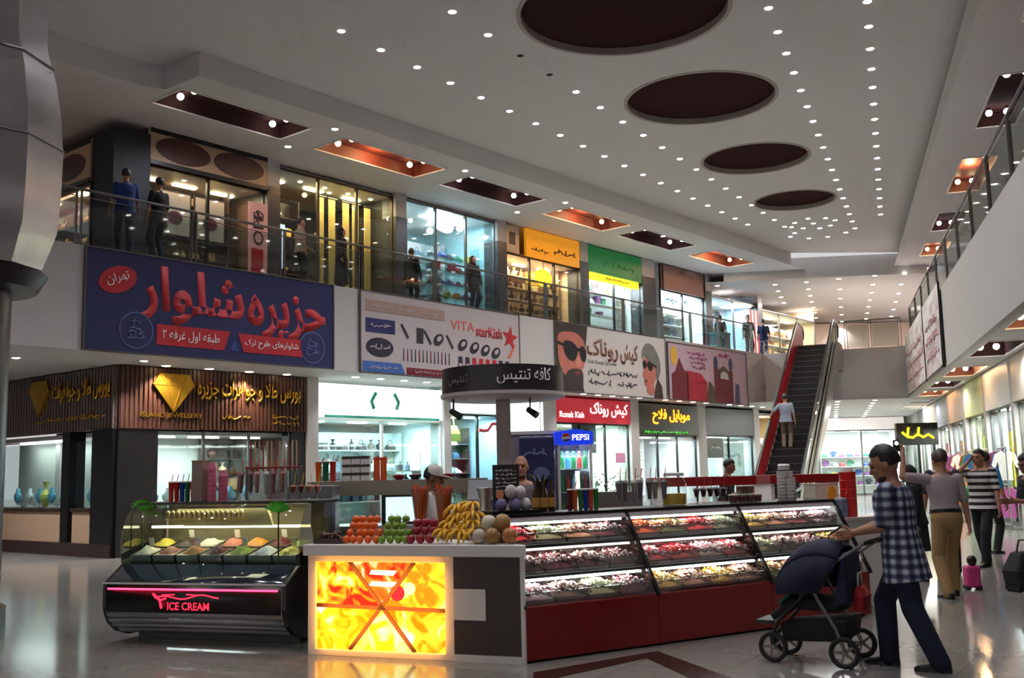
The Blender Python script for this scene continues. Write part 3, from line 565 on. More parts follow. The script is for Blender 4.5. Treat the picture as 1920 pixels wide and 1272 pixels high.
b.build('diamond_emblem', M_gold, o)
txt('بورس طلا و جواهرات جزیره', 3.35, -.13, .93, 2.95, .5, M_gold, o, bold=.012, depth=.04)
txt('ISLAND JEWELLERY', 1.25, -.13, .3, 1.55, .13, M_gold, o, depth=.02); scribble(2.55, 3.4, .3, .14, -.135, M_gold, o, 40); scribble(4.0, 4.8, .34, .13, -.135, M_gold, o, 41); scribble(4.0, 4.8, .2, .13, -.135, M_gold, o, 42)
JS = LF @ Tr(JX, JY, 0) @ Rz(R(90)) @ Tr(-7.6, 0, 0)       # side face: x runs from the back to the corner
JS = LF @ Tr(JX, JY+7.6, 0) @ Rz(R(-90))
o = thing('jewellery_side_sign', 'grey slatted side fascia with gilded letters behind the dark column', 'sign', JS @ Tr(0, 0, 2.72)); w = 7.6
b = MB(); b.box(0, w, -.02, .1, 0, 1.36); b.build('board', M_slat2, o)
for i in range(58): b = MB(); b.box(w*i/58, w*i/58+.075, -.06, -.02, .01, 1.35); b.build('slat', M_slat2, o)
b = MB(); b.prism([(x*.9+4.35, z*.95+.42) for x, z in dm][::-1], -.13, -.06, 'y'); b.build('diamond_emblem', M_gold, o)
txt('بورس طلا و جواهرات', 6.2, -.07, .92, 2.5, .5, M_gold, o, bold=.012, depth=.04); scribble(4.2, 7.3, .3, .14, -.075, M_gold, o, 43)
# jewellery shop body
M_tan = mat('tan_panel', (176, 146, 120), .5, var=.06); M_disp = mat('display_velvet_white', (214, 220, 220), .5)
o = thing('shop_unit', 'jewellery shop below the walnut sign with lit show window', 'shop', LF @ Tr(JX, JY, 0))
for (a, c) in ((0, .95), (4.62, 5.06)): b = MB(); b.box(a, c, -.08, .3, 0, 2.72); b.build('pier', M_black, o)
b = MB(); b.box(.95, 4.62, -.05, .2, 0, .9); b.build('stall_riser', M_tan, o); b = MB(); b.box(.9, 4.66, -.08, .5, .9, .98); b.build('sill', M_dark, o)
b = MB(); b.box(.95, 5.0, 2.3, 2.35, 0, 2.7); b.build('back_wall', mat('pale_curtain', (206, 208, 202), .7, var=.1, scale=20), o); b = MB(); b.box(0.95, 5.06, .3, 2.35, 2.62, 2.7); b.build('inner_ceiling', M_wht, o)
b = MB(); b.box(5.0, 5.06, .3, 2.3, 0, 2.62); b.build('side_wall', M_dark, o)
for i, (a, c) in enumerate(((.95, 2.15), (2.15, 3.4), (3.4, 4.62))): b = MB(); b.box(a+.03, c-.03, 0, .01, .98, 2.62); b.build('glass_pane', M_glass, o); b = MB(); b.box(c-.03, c+.03, -.02, .03, .98, 2.7); b.build('mullion', M_dsteel, o)
for k in range(3): b = MB(); b.box(1.2+1.2*k, 2.0+1.2*k, .9, 1.02, 2.58, 2.615); b.build('ceiling_lamp', M_tube, o)
light('AREA', LF @ Tr(JX+2.7, JY+1.2, 2.5), 60*K_SHOP, (245, 255, 250), 3, 1)
M_teal = mat('turquoise_display', (96, 176, 206), .5, var=.15)
def bust(Fm, x, y, z, m_, label, s=1.0):
    o = thing('jewellery_bust', label, 'display bust', Fm @ Tr(x, y, z) @ Matrix.Scale(s, 4), 'jewellery display busts'); b = MB(); b.lathe([(.1, 0), (.1, .02), (.03, .04), (.03, .1)], 12); b.build('stand', M_wht, o, smooth=True)
    b = MB(); b.loft([[(rx*math.cos(t), ry*math.sin(t)+yo, z_) for t in [2*math.pi*k/12 for k in range(12)]] for rx, ry, yo, z_ in ((.06, .04, 0, .1), (.15, .07, 0, .2), (.16, .07, 0, .28), (.07, .045, 0, .36), (.045, .04, .01, .45))]); b.build('bust_form', m_, o, smooth=True)
for i, x in enumerate((2.25, 2.7, 3.15, 3.6)): bust(LF, JX+x, JY+.35, .983, M_teal, f'turquoise velvet necklace bust, {ORD[i]} in the show window behind the freezer')
for i, x in enumerate((1.1, 1.5, 1.85)): bust(LF, JX+x, JY+.35, .983, M_disp, f'white velvet necklace bust, {ORD[i]} in the show window behind the freezer')
shelf_unit(LF, JX+3.5, JX+4.55, JY+2.2, 1.0, [.3, .7, 1.1], 'at the back of the jewellery shop', ['box', 'vase'], 'warm', 8, seed=3, sm=M_dark)
o = thing('shop_unit', 'jewellery shop side front with tan panels beside the dark column', 'shop', JS)
for (a, c) in ((5.45, 5.78), (6.75, 7.6)): b = MB(); b.box(a, c, -.08, .3, 0, 2.72); b.build('pier', M_black, o)
b = MB(); b.box(0, 7.6, -.12, 0, 0, .28); b.build('plinth', M_dark, o)
for a, c in ((1.5, 5.45), (5.95, 6.75)):
    b = MB(); b.box(a, c, -.06, .1, .28, .95); b.build('tan_panel', M_tan, o); b = MB(); b.box(a-.03, c+.03, -.1, .5, .95, 1.03); b.build('sill', M_dark, o); b = MB(); b.box(a, c, 0, .01, 1.03, 2.5); b.build('glass_pane', M_glass, o)
b = MB(); b.box(1.5, 6.9, .82, .87, 0, 2.6); b.build('back_wall', MATS['pale_curtain'], o); b = MB(); b.box(0, 7.2, .3, .87, 2.6, 2.7); b.build('inner_ceiling', M_wht, o); b = MB(); b.box(-.5, 1.5, 0, .4, 0, 4.1); b.build('pier', M_dark, o)
b = MB(); b.box(2.2, 5.2, .5, .58, 2.55, 2.595); b.build('ceiling_lamp', M_tube, o); light('AREA', JS @ Tr(4, .45, 2.5), 14*K_SHOP, (245, 255, 245), 3, .4)
for i, x in enumerate((2.6, 3.2, 3.7, 4.3, 4.8, 6.1, 6.5)): bust(JS, x, .3, 1.033, [M_teal, M_disp, M_teal][i % 3], ('turquoise' if i % 3 != 1 else 'white')+f' necklace bust, {ORD[i]} along the side window of the jewellery shop')
goods('vase', 'vase', JS @ Tr(3.95, .32, 1.03), (.3, .3, .6), mat('lime_vase', (206, 206, 96), .3), 'yellow-green vase in the side window of the jewellery shop', 'vase', None)
# ================= ground floor: the other units
def sign(x0, x1, z0, z1, label, m_, y=1.76, Fm=None, th=.1):
    o = thing('shop_sign', label, 'sign', (Fm or LF) @ Tr((x0+x1)/2, y, z0)); b = MB(); b.box(-(x1-x0)/2, (x1-x0)/2, 0, th, 0, z1-z0); b.build('board', m_, o); return o
def spots(x0, x1, n, warm, where, Fm=None, y=1.0, z=None, power=30):
    for i in range(n):
        x = x0+(x1-x0)*(i+.5)/n; downlight((Fm or LF) @ Tr(x, y, (z or ZS)), warm, f"{'warm' if warm else 'cool'} soffit downlight, {ORD[i]} along, {where}", f'soffit downlights {where}', power if i % 2 == 0 else 0, 1.3)
spots(2.2, 6.6, 4, 1, 'over the walnut jewellery sign', power=170, y=1.5)
for i, p in enumerate([(30, 671), (270, 677)]): v = onz(*p, ZS); downlight(Tr(v.x, v.y, ZS), 0, f"cool soffit downlight {'nearest the dark column' if i == 0 else 'in front of the slatted shop corner'}", 'soffit downlights at the shop corner', 120)
for i, (x, y) in enumerate(((-.2, 3.6), (-.2, 6.2), (-2.4, 4.5))): downlight(LF @ Tr(x, y, ZS), 0, f'{ORD[i]} presumed downlight in the low ceiling before the slatted side fascia', 'presumed corridor downlights', 130)  # presumed corridor lamps, added to brighten the side fascia and tan panels
# bright gadget shop
shop(LF, 'gadget_shop', 'very bright white shop behind the cafe server', 7.25, 11.87, 0, ZS, (214, 232, 232), (226, 250, 252), 130, panes=2, zs=3.1, fm=M_wht)
o = sign(7.3, 11.8, 3.12, 3.98, 'glowing white sign with a green twin-branch emblem', mat('backlit_white', (236, 250, 246), .4, emit=.8, ecol=(226, 250, 242), var=.02))
M_grn = mat('sea_green_mark', (60, 150, 130), .5)
for s in (-1, 1): b = MB(); b.tube([(s*.42, -.02, .25), (s*.5, -.02, .45), (s*.34, -.02, .68)], .05, 6); b.build('branch_mark', M_grn, o)
b = MB(); b.box(-2.1, 2.1, -.03, 0, -.02, .05); b.build('edge_strip', M_grn, o)
spots(7.4, 11.7, 5, 0, 'over the glowing white sign', power=40)
shelf_unit(LF, 7.5, 11.6, 3.6, .9, [.2, .6, 1.0, 1.4], 'inside the very bright white shop', ['box', 'bottle', 'vase', 'bag'], 'dark', 30, seed=11, sm=mat('shop_shelf_glass', (190, 210, 210), .3))
shelf_unit(LF, 7.6, 11.4, 2.6, 0, [.9, 1.3, 1.7], 'in the bright white shop window', ['box', 'bag', 'bottle', 'box'], 'cool', 16, seed=12, back=False)
b = MB()
# toy and bag shop
shop(LF, 'sports_shop', 'shop full of dark blue bags beside the cafe pole', 12.16, 14.75, 0, ZS, (150, 176, 190), (214, 240, 250), 130, panes=2, zs=3.35)
o = sign(12.2, 14.7, 3.38, 4.0, 'pale backlit sign with red script beside the cafe pole', mat('backlit_mint', (206, 238, 236), .4, emit=.7, ecol=(206, 244, 240), var=.03)); scribble(-.1, 1.0, .38, .2, -.02, M_bred, o, 50, r=.02)
o = thing('window_lettering', 'big red and white script letters on the bag shop window', 'lettering', LF @ Tr(13.95, 1.78, 2.95)); scribble(-.55, .65, 0, .5, 0, M_bred, o, 51, r=.05)
shelf_unit(LF, 12.3, 14.6, 3.6, .3, [.4, .85, 1.3, 1.75, 2.2], 'inside the bag shop beside the cafe pole', ['bag', 'bag', 'shoe', 'box'], 'cool', 25, seed=13, sm=M_dsteel)
goods('bag', 'gym_bag', LF @ Tr(12.75, 2.3, 2.55), (.55, .6, .75), mat('lime_green', (168, 190, 70), .6), 'lime green bag hanging high in the bag shop', 'bag', None)
shop(LF, 'white_shop', 'narrow white shop between the cafe pole and the red sign', 14.87, 16.5, 0, ZS, (236, 240, 240), (246, 252, 255), 150, panes=1, zs=4.0, fm=M_wht)
shelf_unit(LF, 15.0, 16.4, 4.2, .6, [.3, .75, 1.2], 'in the narrow white shop', ['box', 'shirt'], 'dark', 8, seed=14)
spots(12.3, 16.4, 4, 0, 'over the bag shop', power=25)
# eyewear shop
shop(LF, 'eyewear_shop', 'bright eyewear shop under the red sign', 17.2, 21.62, 0, ZS, (226, 236, 226), (236, 250, 244), 170, panes=3, zs=3.2)
o = sign(17.22, 21.6, 3.22, 4.02, 'dark red sign with white eyewear shop lettering', mat('red_sign_face', (140, 18, 34), .4, emit=.25, ecol=(190, 24, 44), var=.1))
txt('کیش روناک', .85, -.015, .45, 2.3, .5, mat('lit_white_lettering', (240, 236, 236), .4, emit=.9), o, bold=.01); txt('Ronak Kish', -1.35, -.015, .25, 1.35, .2, MATS['lit_white_lettering'], o)
spots(17.3, 21.5, 5, 0, 'over the dark red eyewear sign', power=45)
shelf_unit(LF, 17.5, 19.2, 4.2, .4, [.4, .8, 1.2, 1.6], 'in the eyewear shop', ['box', 'bottle'], 'cool', 18, seed=15); shelf_unit(LF, 19.5, 21.3, 4.2, .4, [.4, .8, 1.2, 1.6], 'on the far side of the eyewear shop', ['box', 'vase'], 'mix', 18, seed=16)
o = thing('poster', 'tall poster of a face in the eyewear shop window', 'poster', LF @ Tr(19.0, 1.95, 2.2)); b = MB(); b.box(-.7, .7, 0, .02, 0, .95); b.build('sheet', mat('poster_grey', (120, 130, 134), .5), o); disc(o, -.3, .5, .2, .28, M_skinp, -.01, 'printed_face'); disc(o, .1, .62, .3, .2, M_hairp, -.01, 'printed_hair'); patch(o, [(-.65, .05), (.1, .05), (.1, .22), (-.65, .2)], M_bred, -.005, 'printed_collar')
o = thing('poster', 'pink poster on the eyewear shop glass', 'poster', LF @ Tr(21.0, 1.84, 1.85)); b = MB(); b.box(-.3, .3, 0, .01, 0, .35); b.build('sheet', mat('pink_paper', (226, 150, 186), .5), o)
# mobile phone shop
shop(LF, 'phone_shop', 'phone shop with white display wall under the black sign', 22.15, 26.42, 0, ZS, (206, 206, 206), (244, 246, 255), 150, panes=3, zs=2.85)
o = sign(22.17, 26.4, 2.87, 4.02, 'black sign with glowing orange script', M_black); txt('موبایل فلاح', .15, -.015, .68, 2.7, .58, mat('lit_orange_lettering', (250, 150, 30), .4, emit=2.2, ecol=(255, 140, 24)), o, bold=.02); scribble(-1.8, 1.3, .1, .12, -.02, mat('lit_green_lettering', (60, 170, 50), .4, emit=.8), o, 55)
spots(22.3, 26.3, 4, 1, 'over the black sign with orange script', power=45)
shelf_unit(LF, 22.4, 25.2, 3.9, .3, [.3, .65, 1.0, 1.35, 1.7, 2.05], 'in the phone shop', ['box', 'box', 'bottle'], 'dark', 40, seed=17)
shop(LF, 'dark_shop', 'shop with a plain black fascia and a white window poster', 27.07, 31.24, 0, ZS, (216, 226, 226), (232, 248, 250), 110, panes=2, zs=2.9)
o = sign(27.1, 31.2, 2.92, 4.0, 'plain black fascia over the far white window', mat('charcoal_fascia', (44, 44, 50), .4)); o2 = thing('poster', 'big white poster in the window under the plain black fascia', 'poster', LF @ Tr(29.6, 1.95, .9)); b = MB(); b.box(-.95, .95, 0, .02, 0, 1.9); b.build('sheet', mat('poster_white', (236, 240, 240), .5), o2); scribble(-.7, .6, 1.2, .2, -.01, M_ringb, o2, 56); disc(o2, .5, 1.0, .12, .3, M_tan, -.006, 'printed_bottle')
o = thing('notice_board', 'small black notice with white script beside the white poster', 'notice', LF @ Tr(27.9, 1.8, 2.0)); b = MB(); b.box(-.75, .6, 0, .03, 0, .8); b.build('board', M_black, o); scribble(-.5, .35, .4, .15, -.01, M_txtw, o, 57)
spots(27.2, 31.1, 4, 0, 'over the plain black fascia', power=35)
shelf_unit(LF, 27.3, 28.8, 4.0, .3, [.4, .9, 1.4], 'in the shop under the plain black fascia', ['box'], 'cool', 8, seed=18)
shop(LF, 'beige_shop', 'warm beige shop just before the escalator', 31.75, 36.2, 0, ZS, (214, 186, 150), (255, 226, 186), 130, panes=2, zs=3.9)
shelf_unit(LF, 32.0, 36.0, 3.4, .2, [.4, .85, 1.3, 1.75, 2.2], 'in the warm beige shop before the escalator', ['box', 'bag', 'shirt'], 'warm', 24, seed=19)

# ================= upper floor units
Z0 = ZF
shop(LF, 'upper_jewel', 'dark watch shop with two brown ovals on its upper band', 2.4, 5.62, Z0, ZU, (84, 62, 50), (255, 214, 170), 40, panes=2, zs=8.7, fm=M_black)
o = sign(2.4, 5.62, 8.7, 9.48, 'tan sign band with two dark brown ovals', mat('tan_sign', (186, 156, 128), .5)); 
M_oval = mat('dark_oval', (74, 40, 36), .4)
disc(o, -.75, .4, .72, .3, M_oval, -.01, 'oval'); disc(o, .78, .4, .72, .3, M_oval, -.01, 'oval'); b = MB(); b.box(-1.6, 1.6, -.03, 0, .7, .8); b.box(-1.6, 1.6, -.03, 0, -.04, .06); b.build('edge_strip', M_black, o)
m = MB(); m.box(1.5, 2.38, 1.7, 2.6, Z0, 9.3); u = struct(m.build('column', mat('blue_black_column', (18, 20, 28), .6), M=LF)); 
shelf_unit(LF, 2.6, 5.2, 3.1, Z0, [.3, .75, 1.2, 1.65, 2.05], 'in the upper watch shop', ['box', 'bag', 'vase'], 'gold', 18, seed=21, sm=M_dark, back=False)
for i, (x, t) in enumerate(((3.4, 'nearer'), (4.35, 'farther'))):
    o = thing('poster', f'{t} lit poster of folded goods in the upper watch shop', 'poster', LF @ Tr(x, 2.3, Z0+1.15)); b = MB(); b.box(-.4, .4, 0, .03, 0, 1.0); b.build('sheet', mat('lit_cream_poster', (190, 164, 146), .5, emit=.1), o); disc(o, 0, .4, .2, .16, M_maro, -.01, 'printed_goods'); b = MB(); b.box(-.44, .44, .005, .04, -.04, 1.04); b.build('poster_frame', M_dark, o)
o = thing('sale_banner', 'tall pink sale strip at the end of the watch shop window', 'poster', LF @ Tr(5.3, 1.68, Z0+.05)); b = MB(); b.box(-.28, .28, 0, .02, 0, 2.1); b.build('sheet', mat('pink_sale_paper', (226, 166, 160), .5), o); txt('OFF', 0, -.01, 1.45, .8, .3, M_dark, o, tilt=R(-90)); txt('40', 0, -.01, 1.75, .3, .26, M_dark, o, tilt=R(-60)); patch(o, [(-.2, .3), (.15, .3), (.15, .95), (-.2, .95)], M_bred, -.005, 'red_block')
US = LF @ Tr(1.5, 2.6+6, 0) @ Rz(R(-90))
shop(US, 'upper_corner', 'dark corner shop with an orange inside behind the column at the gallery corner', 1.2, 6.0, Z0, 9.3, (206, 84, 50), (255, 200, 160), 40, panes=3, zs=8.2, y0=0, depth=.8)
o = sign(1.2, 6.0, 8.25, 9.2, 'tan band with a brown oval on the corner shop side', MATS['tan_sign'], y=-.05, Fm=US); disc(o, 1.5, .45, .7, .3, M_oval, -.01, 'oval'); b = MB(); b.box(-2.4, 2.4, -.02, 0, .85, .97); b.box(-2.4, 2.4, -.02, 0, -.04, .06); b.build('edge_strip', M_black, o)
shelf_unit(US, 1.6, 5.8, .75, Z0, [.4, .9, 1.4], 'in the orange corner shop upstairs', ['bag', 'box', 'shoe'], 'warm', 14, seed=22, sm=M_dark)
# dark gold-lit shop
shop(LF, 'upper_gold', 'dark glazed shop with tall golden curtains', 6.0, 10.02, Z0, ZU, (58, 52, 48), (255, 226, 170), 75, panes=3, zs=9.4, fm=mat('bronze_frame', (92, 80, 70), .4, .5))
for i, x in enumerate((8.05, 8.45, 8.95, 9.3, 9.75)):
    o = thing('curtain', f'golden lit curtain strip, {NTH[i]} from the near end of the dark glazed shop', 'curtain', LF @ Tr(x, 2.6, Z0)); b = MB(); n = 9; pr = [(-.11+.22*k/n, (.03 if k % 2 else 0)) for k in range(n+1)]+[(.11-.22*k/n, .05+(.03 if k % 2 == 0 else 0)) for k in range(n+1)]
    b.prism(pr, .1, 3.0); b.build('cloth', mat('gold_curtain', (226, 196, 118), .5, var=.2, scale=10), o); b = MB(); b.cyl((-.16, 0, 3.03), (.16, 0, 3.03), .02); b.build('curtain_rod', M_dsteel, o)
for i in range(9): x = 6.4+.42*i; downlight(LF @ Tr(x, 2.5+.3*(i % 2), 9.37), 1, f'{ORD[i]} small spotlight inside the dark glazed shop with golden curtains', 'spotlights in the dark glazed shop', 0, .8)
o = thing('wall_screen', 'pale blue lit screen in the dark glazed shop', 'screen', LF @ Tr(6.7, 3.2, Z0+1.0)); b = MB(); b.box(-.5, .6, 0, .05, 0, 1.2); b.build('screen_face', mat('blue_screen', (150, 170, 220), .4, emit=.6), o); b = MB(); b.box(-.54, .64, .01, .07, -.04, 1.24); b.build('bezel', M_black, o)
shelf_unit(LF, 6.2, 7.8, 3.6, Z0, [.4, .9, 1.4, 1.9, 2.4], 'in the dark glazed shop with golden curtains', ['vase', 'bag', 'box'], 'gold', 10, seed=23, sm=M_dark)
# bright cyan shop with the big disc lamp
shop(LF, 'upper_bright', 'cyan white shop with a large glowing disc lamp', 10.44, 14.41, Z0, ZU, (176, 214, 222), (206, 240, 255), 80, panes=3, zs=9.42, fm=M_dsteel)
o = thing('disc_lamp', 'large glowing white disc lamp hanging in the cyan shop', 'pendant lamp', LF @ Tr(on_lf(822, 408, 2.7).x, 2.7, on_lf(822, 408, 2.7).z)); b = MB(); b.lathe([(.001, -.12), (.45, -.1), (.6, 0), (.45, .1), (.001, .12)], 32); b.build('lamp_disc', lamp_mat('disc_white', (250, 252, 255), 5), o, Rx(R(62)), smooth=True); b = MB(); b.cyl((0, 0, .3), (0, 0, .42), .012); b.build('cable', M_black, o)
for i, p in enumerate(((11.2, 3.6), (13.2, 3.5), (13.6, 2.6), (10.9, 2.6), (12.6, 4.2))):
    b = MB(); b.ell((0, 0, 0), .11, nu=12, nv=8); tag(b.build('globe_lamp', lamp_mat('disc_white', (250, 252, 255), 5), None, LF @ Tr(p[0], p[1], 9.2), smooth=True), f'{ORD[i]} small round ceiling globe lamp in the cyan shop', 'lamp', 'globe lamps in the cyan shop')
shelf_unit(LF, 10.6, 14.2, 4.2, Z0, [.3, .7, 1.1, 1.5, 1.9, 2.3], 'in the cyan shop with the disc lamp', ['shoe', 'bag', 'box', 'shoe'], 'cool', 36, seed=24)
shelf_unit(LF, 12.0, 14.2, 2.7, Z0, [.35, .75, 1.15, 1.55, 1.95], 'in the window of the cyan shop', ['shoe', 'box', 'bag'], 'mix', 12, seed=25, back=False, sm=glass('shelf_glass', refl=.1))
# orange-signed food shop
shop(LF, 'upper_orange', 'warm shop with orange upper panel and oval yellow sign', 14.84, 18.8, Z0, ZU, (226, 190, 160), (255, 224, 180), 110, panes=3, zs=8.55, fm=M_dark)
o = sign(15.87, 18.78, 8.55, 9.46, 'orange sign panel with small script', mat('orange_panel', (214, 142, 30), .5, emit=.3)); scribble(.0, 1.2, .35, .22, -.012, M_dark, o, 60); scribble(-1.2, -.3, .25, .16, -.012, M_dark, o, 61)
o = sign(14.86, 15.5, 8.55, 9.4, 'beige panel with a small dark stamp beside the orange sign', mat('beige_panel', (206, 180, 156), .5)); patch(o, [(-.18, .25), (.12, .25), (.12, .65), (-.18, .65)], M_dark, -.005, 'stamp')
o = thing('oval_sign', 'yellow oval sign hanging in the window of the warm shop', 'sign', LF @ Tr(16.65, 1.7, 7.9)); disc(o, 0, 0, .46, .3, mat('lit_yellow', (240, 190, 30), .4, emit=.7), 0, 'oval'); b = MB(); b.cyl((0, 0, .28), (0, 0, .6), .01); b.build('cable', M_black, o)
shelf_unit(LF, 15.0, 18.6, 2.9, Z0, [.3, .7, 1.1, 1.5, 1.9], 'in the warm shop under the orange sign', ['bottle', 'vase', 'box', 'cup'], 'warm', 30, seed=26, sm=M_tan, back=False)
# green-signed shop
shop(LF, 'upper_green', 'bright shop with dark green panel and yellow strip', 19.28, 22.75, Z0, ZU, (230, 234, 236), (240, 248, 255), 170, panes=2, zs=8.5)
o = sign(19.3, 22.73, 8.5, 9.44, 'dark green sign panel above the yellow strip', mat('green_panel', (20, 104, 52), .45, emit=.22)); scribble(-1.0, 1.2, .4, .2, -.012, mat('faint_green', (60, 150, 90), .5), o, 62)
o = sign(19.3, 22.4, 8.22, 8.48, 'bright yellow strip below the dark green sign', mat('yellow_strip', (244, 206, 20), .45, emit=.6), y=1.7); scribble(-.6, .9, .13, .12, -.012, M_dark, o, 63)
shelf_unit(LF, 19.4, 22.5, 2.8, Z0, [.25, .65, 1.05, 1.45, 1.85], 'in the green-signed shop upstairs', ['shirt', 'bag', 'shirt', 'box'], 'mix', 24, seed=27, back=False)
shop(LF, 'upper_pink', 'white-lit shop under the dusty pink panels', 24.2, 27.5, Z0, ZU, (232, 240, 244), (236, 248, 255), 190, panes=2, zs=8.5)
o = sign(24.2, 27.5, 8.5, 9.45, 'dusty pink panelled fascia upstairs', mat('dusty_pink', (150, 112, 104), .5)); b = MB(); b.box(-1.65, -1.58, -.03, 0, -.1, .95); b.box(1.58, 1.65, -.03, 0, -.1, .95); b.build('edge_strip', M_dark, o)
shelf_unit(LF, 24.4, 27.3, 3.0, Z0, [.3, .75, 1.2, 1.65, 2.05], 'in the shop under the dusty pink panels', ['shirt', 'box', 'shirt'], 'cool', 22, seed=28)
shop(LF, 'upper_blue', 'blue white shop near the escalator head', 28.0, 32.2, Z0, 9.2, (190, 214, 230), (220, 240, 255), 190, panes=2, zs=8.7, fm=M_dsteel)
shelf_unit(LF, 28.2, 32.0, 3.7, Z0, [.3, .75, 1.2, 1.65, 2.1], 'in the blue white shop upstairs', ['box', 'shirt', 'bag'], 'cool', 26, seed=29)
o = thing('display_stand', 'red and white striped stand beside the blue white shop', 'display', LF @ Tr(31.0, 1.5, Z0))
for k in range(6): b = MB(); b.box(-.45+.15*k, -.3+.15*k, -.1, .1, 0, 2.2); b.build('stripe', M_bred if k % 2 else M_wht, o)
shop(LF, 'upper_tan', 'warm goods shop beyond the escalator head', 32.6, 38.5, Z0, 9.1, (220, 196, 160), (255, 240, 214), 170, panes=3, zs=8.6, fm=M_dsteel)
shelf_unit(LF, 32.8, 38.2, 3.3, Z0, [.3, .75, 1.2, 1.65], 'in the warm goods shop beyond the escalator', ['box', 'bag', 'box'], 'warm', 30, seed=30)
# ================= opposite side, ground floor
RB = [(3.5, 7.6), (8.0, 12.2), (12.6, 16.8), (17.2, 21.4), (21.8, 26.0), (26.4, 30.6), (31.0, 35.2), (35.6, 40.5)]
wc = [(226, 226, 206), (214, 222, 226), (206, 220, 190), (230, 230, 232), (226, 214, 196), (222, 236, 206), (230, 220, 206), (226, 230, 232)]
fasc = [('pale grey', (176, 176, 172)), ('grey green', (120, 128, 124)), ('cream', (214, 200, 170)), ('slate grey', (110, 116, 120)), ('tan', (190, 160, 130)), ('pale yellow', (206, 206, 130)), ('white', (220, 220, 218)), ('beige', (200, 186, 166))]
for i, (a, b_) in enumerate(RB):
    nm, fc = fasc[i]
    shop(RG, 'bright_shop', f"brightly lit shop with {nm} fascia, {NTH[i]} from the far end opposite the kiosk", a, b_, 0, ZS, wc[i], (255, 248, 232) if i % 2 else (244, 250, 255), 170, panes=3, y0=1.35, zs=3.0, fm=M_dsteel, depth=2.6)
    sign(a, b_, 3.0, 4.05, f"{nm} fascia board over the bright shop, {NTH[i]} from the far end opposite the kiosk", mat('fascia_%d' % i, fc, .5), y=1.2, Fm=RG)
    shelf_unit(RG, a+.2, b_-.2, 1.95, 0, [.5, 1.1, 1.7], f"in the window of the {nm}-fascia shop", ['shirt', 'bag', 'shoe'], 'mix', 24, seed=60+i, back=False, sm=glass('shelf_glass', refl=.1))
    m = MB(); m.box(b_, b_+.4, 1.2, 1.7, 0, ZS); struct(m.build('column', M_white, M=RG))
# clothes rails standing before the bright shops
RC = [(222, 110, 40), (60, 150, 70), (190, 40, 46), (220, 200, 80), (150, 190, 90), (180, 90, 150), (60, 110, 180), (230, 226, 220)]
for i, x in enumerate((20.4, 23.2, 26.2, 29.2, 32.2, 35.0)):
    o = thing('clothes_rail', f'steel clothes rail, {NTH[i]} from the far end before the bright shops', 'clothes rail', RG @ Tr(x, .95, 0))
    for s_ in (-.62, .62): b = MB(); b.cyl((s_, 0, 0), (s_, 0, 1.95), .016, n=8); b.build('post', M_steel, o); b = MB(); b.box(s_-.03, s_+.03, -.22, .22, 0, .03); b.build('foot', M_steel, o)
    for j, z in enumerate((1.05, 1.93)): b = MB(); b.cyl((-.62, 0, z), (.62, 0, z), .014, n=8); b.build('rail', M_steel, o)
    q = random.Random(100+i)
    for j, z in enumerate((1.05, 1.93)):
        for k in range(5):
            c = RC[q.randrange(8)]; goods('shirt', 'garment', RG @ Tr(x-.48+.24*k, .95, z-.78) @ Rz(R(62+q.uniform(-8, 8))), (.55, .5, .72), pm(c, .8), f"{cname(c)} garment, {ORD[k]} on the {('lower', 'upper')[j]} bar of the {NTH[i]} clothes rail", 'garment', 'garments on the clothes rails')
for i, (x, c, nm) in enumerate(((21.6, (206, 60, 60), 'red'), (25.9, (226, 150, 50), 'orange'), (30.8, (190, 214, 90), 'lime'), (35.4, (220, 214, 60), 'yellow'))):
    o = thing('shop_poster', f'tall {nm} poster on a pillar before the bright shops', 'poster', RG @ Tr(x, 1.1, 1.0)); b = MB(); b.box(-.2, .2, 0, .02, 0, 1.3); b.build('sheet', mat('poster_'+nm, c, .5), o); scribble(-.14, .14, .9, .1, -.006, M_txtw, o, 130+i); disc(o, 0, .45, .12, .2, M_txtw, -.004, 'printed_goods')
# far end of the ground-floor corridor
FE = Tr(0, 55, 0)
for i, (a, b_, c, t) in enumerate(((11, 15.5, (236, 232, 226), 'nearest the escalator'), (16, 20.5, (240, 240, 240), 'in the middle'), (21, 25.5, (236, 236, 226), 'nearest the bright shops'))):
    shop(FE, 'far_shop', f'white-lit shop at the corridor end, {t}', a, b_, 0, ZS-.03, c, (250, 250, 250), 200, panes=2, y0=0, zs=3.4, fm=M_dsteel, depth=2.4); sign(a, b_, 3.42, 4.05, f'pale sign board at the corridor end, {t}', mat('pale_far_sign', (214, 206, 206), .5, emit=.3), y=-.14, Fm=FE)
    shelf_unit(FE, a+.4, b_-.4, 1.5, 0, [.5, 1.0, 1.5, 2.0], f'at the corridor end, {t}', ['shirt', 'bag'], 'mix', 20, seed=90+i)
m = MB(); m.box(10.2, 27, 0, .2, ZF, ZU-.4); struct(m.build('wall_landing', mat('landing_wall', (206, 186, 174), .6), M=FE))
o = thing('yellow_sign', 'black box sign with glowing yellow lettering at the corridor end', 'sign', Tr(*onz(1716, 838, 0).xy, 0) if False else Tr(15.5, 40.3, 2.4)); b = MB(); b.box(-.75, .85, 0, .2, -.1, .75); b.build('board', M_black, o)
scribble(-.55, .65, .3, .55, -.03, mat('lit_yellow_lettering', (255, 226, 30), .4, emit=2.0, ecol=(255, 220, 20)), o, 77, r=.045)
for s in (-.6, .1, .7): b = MB(); b.box(s-.04, s+.04, .05, .13, -2.4, -.1); b.build('leg', M_black, o)
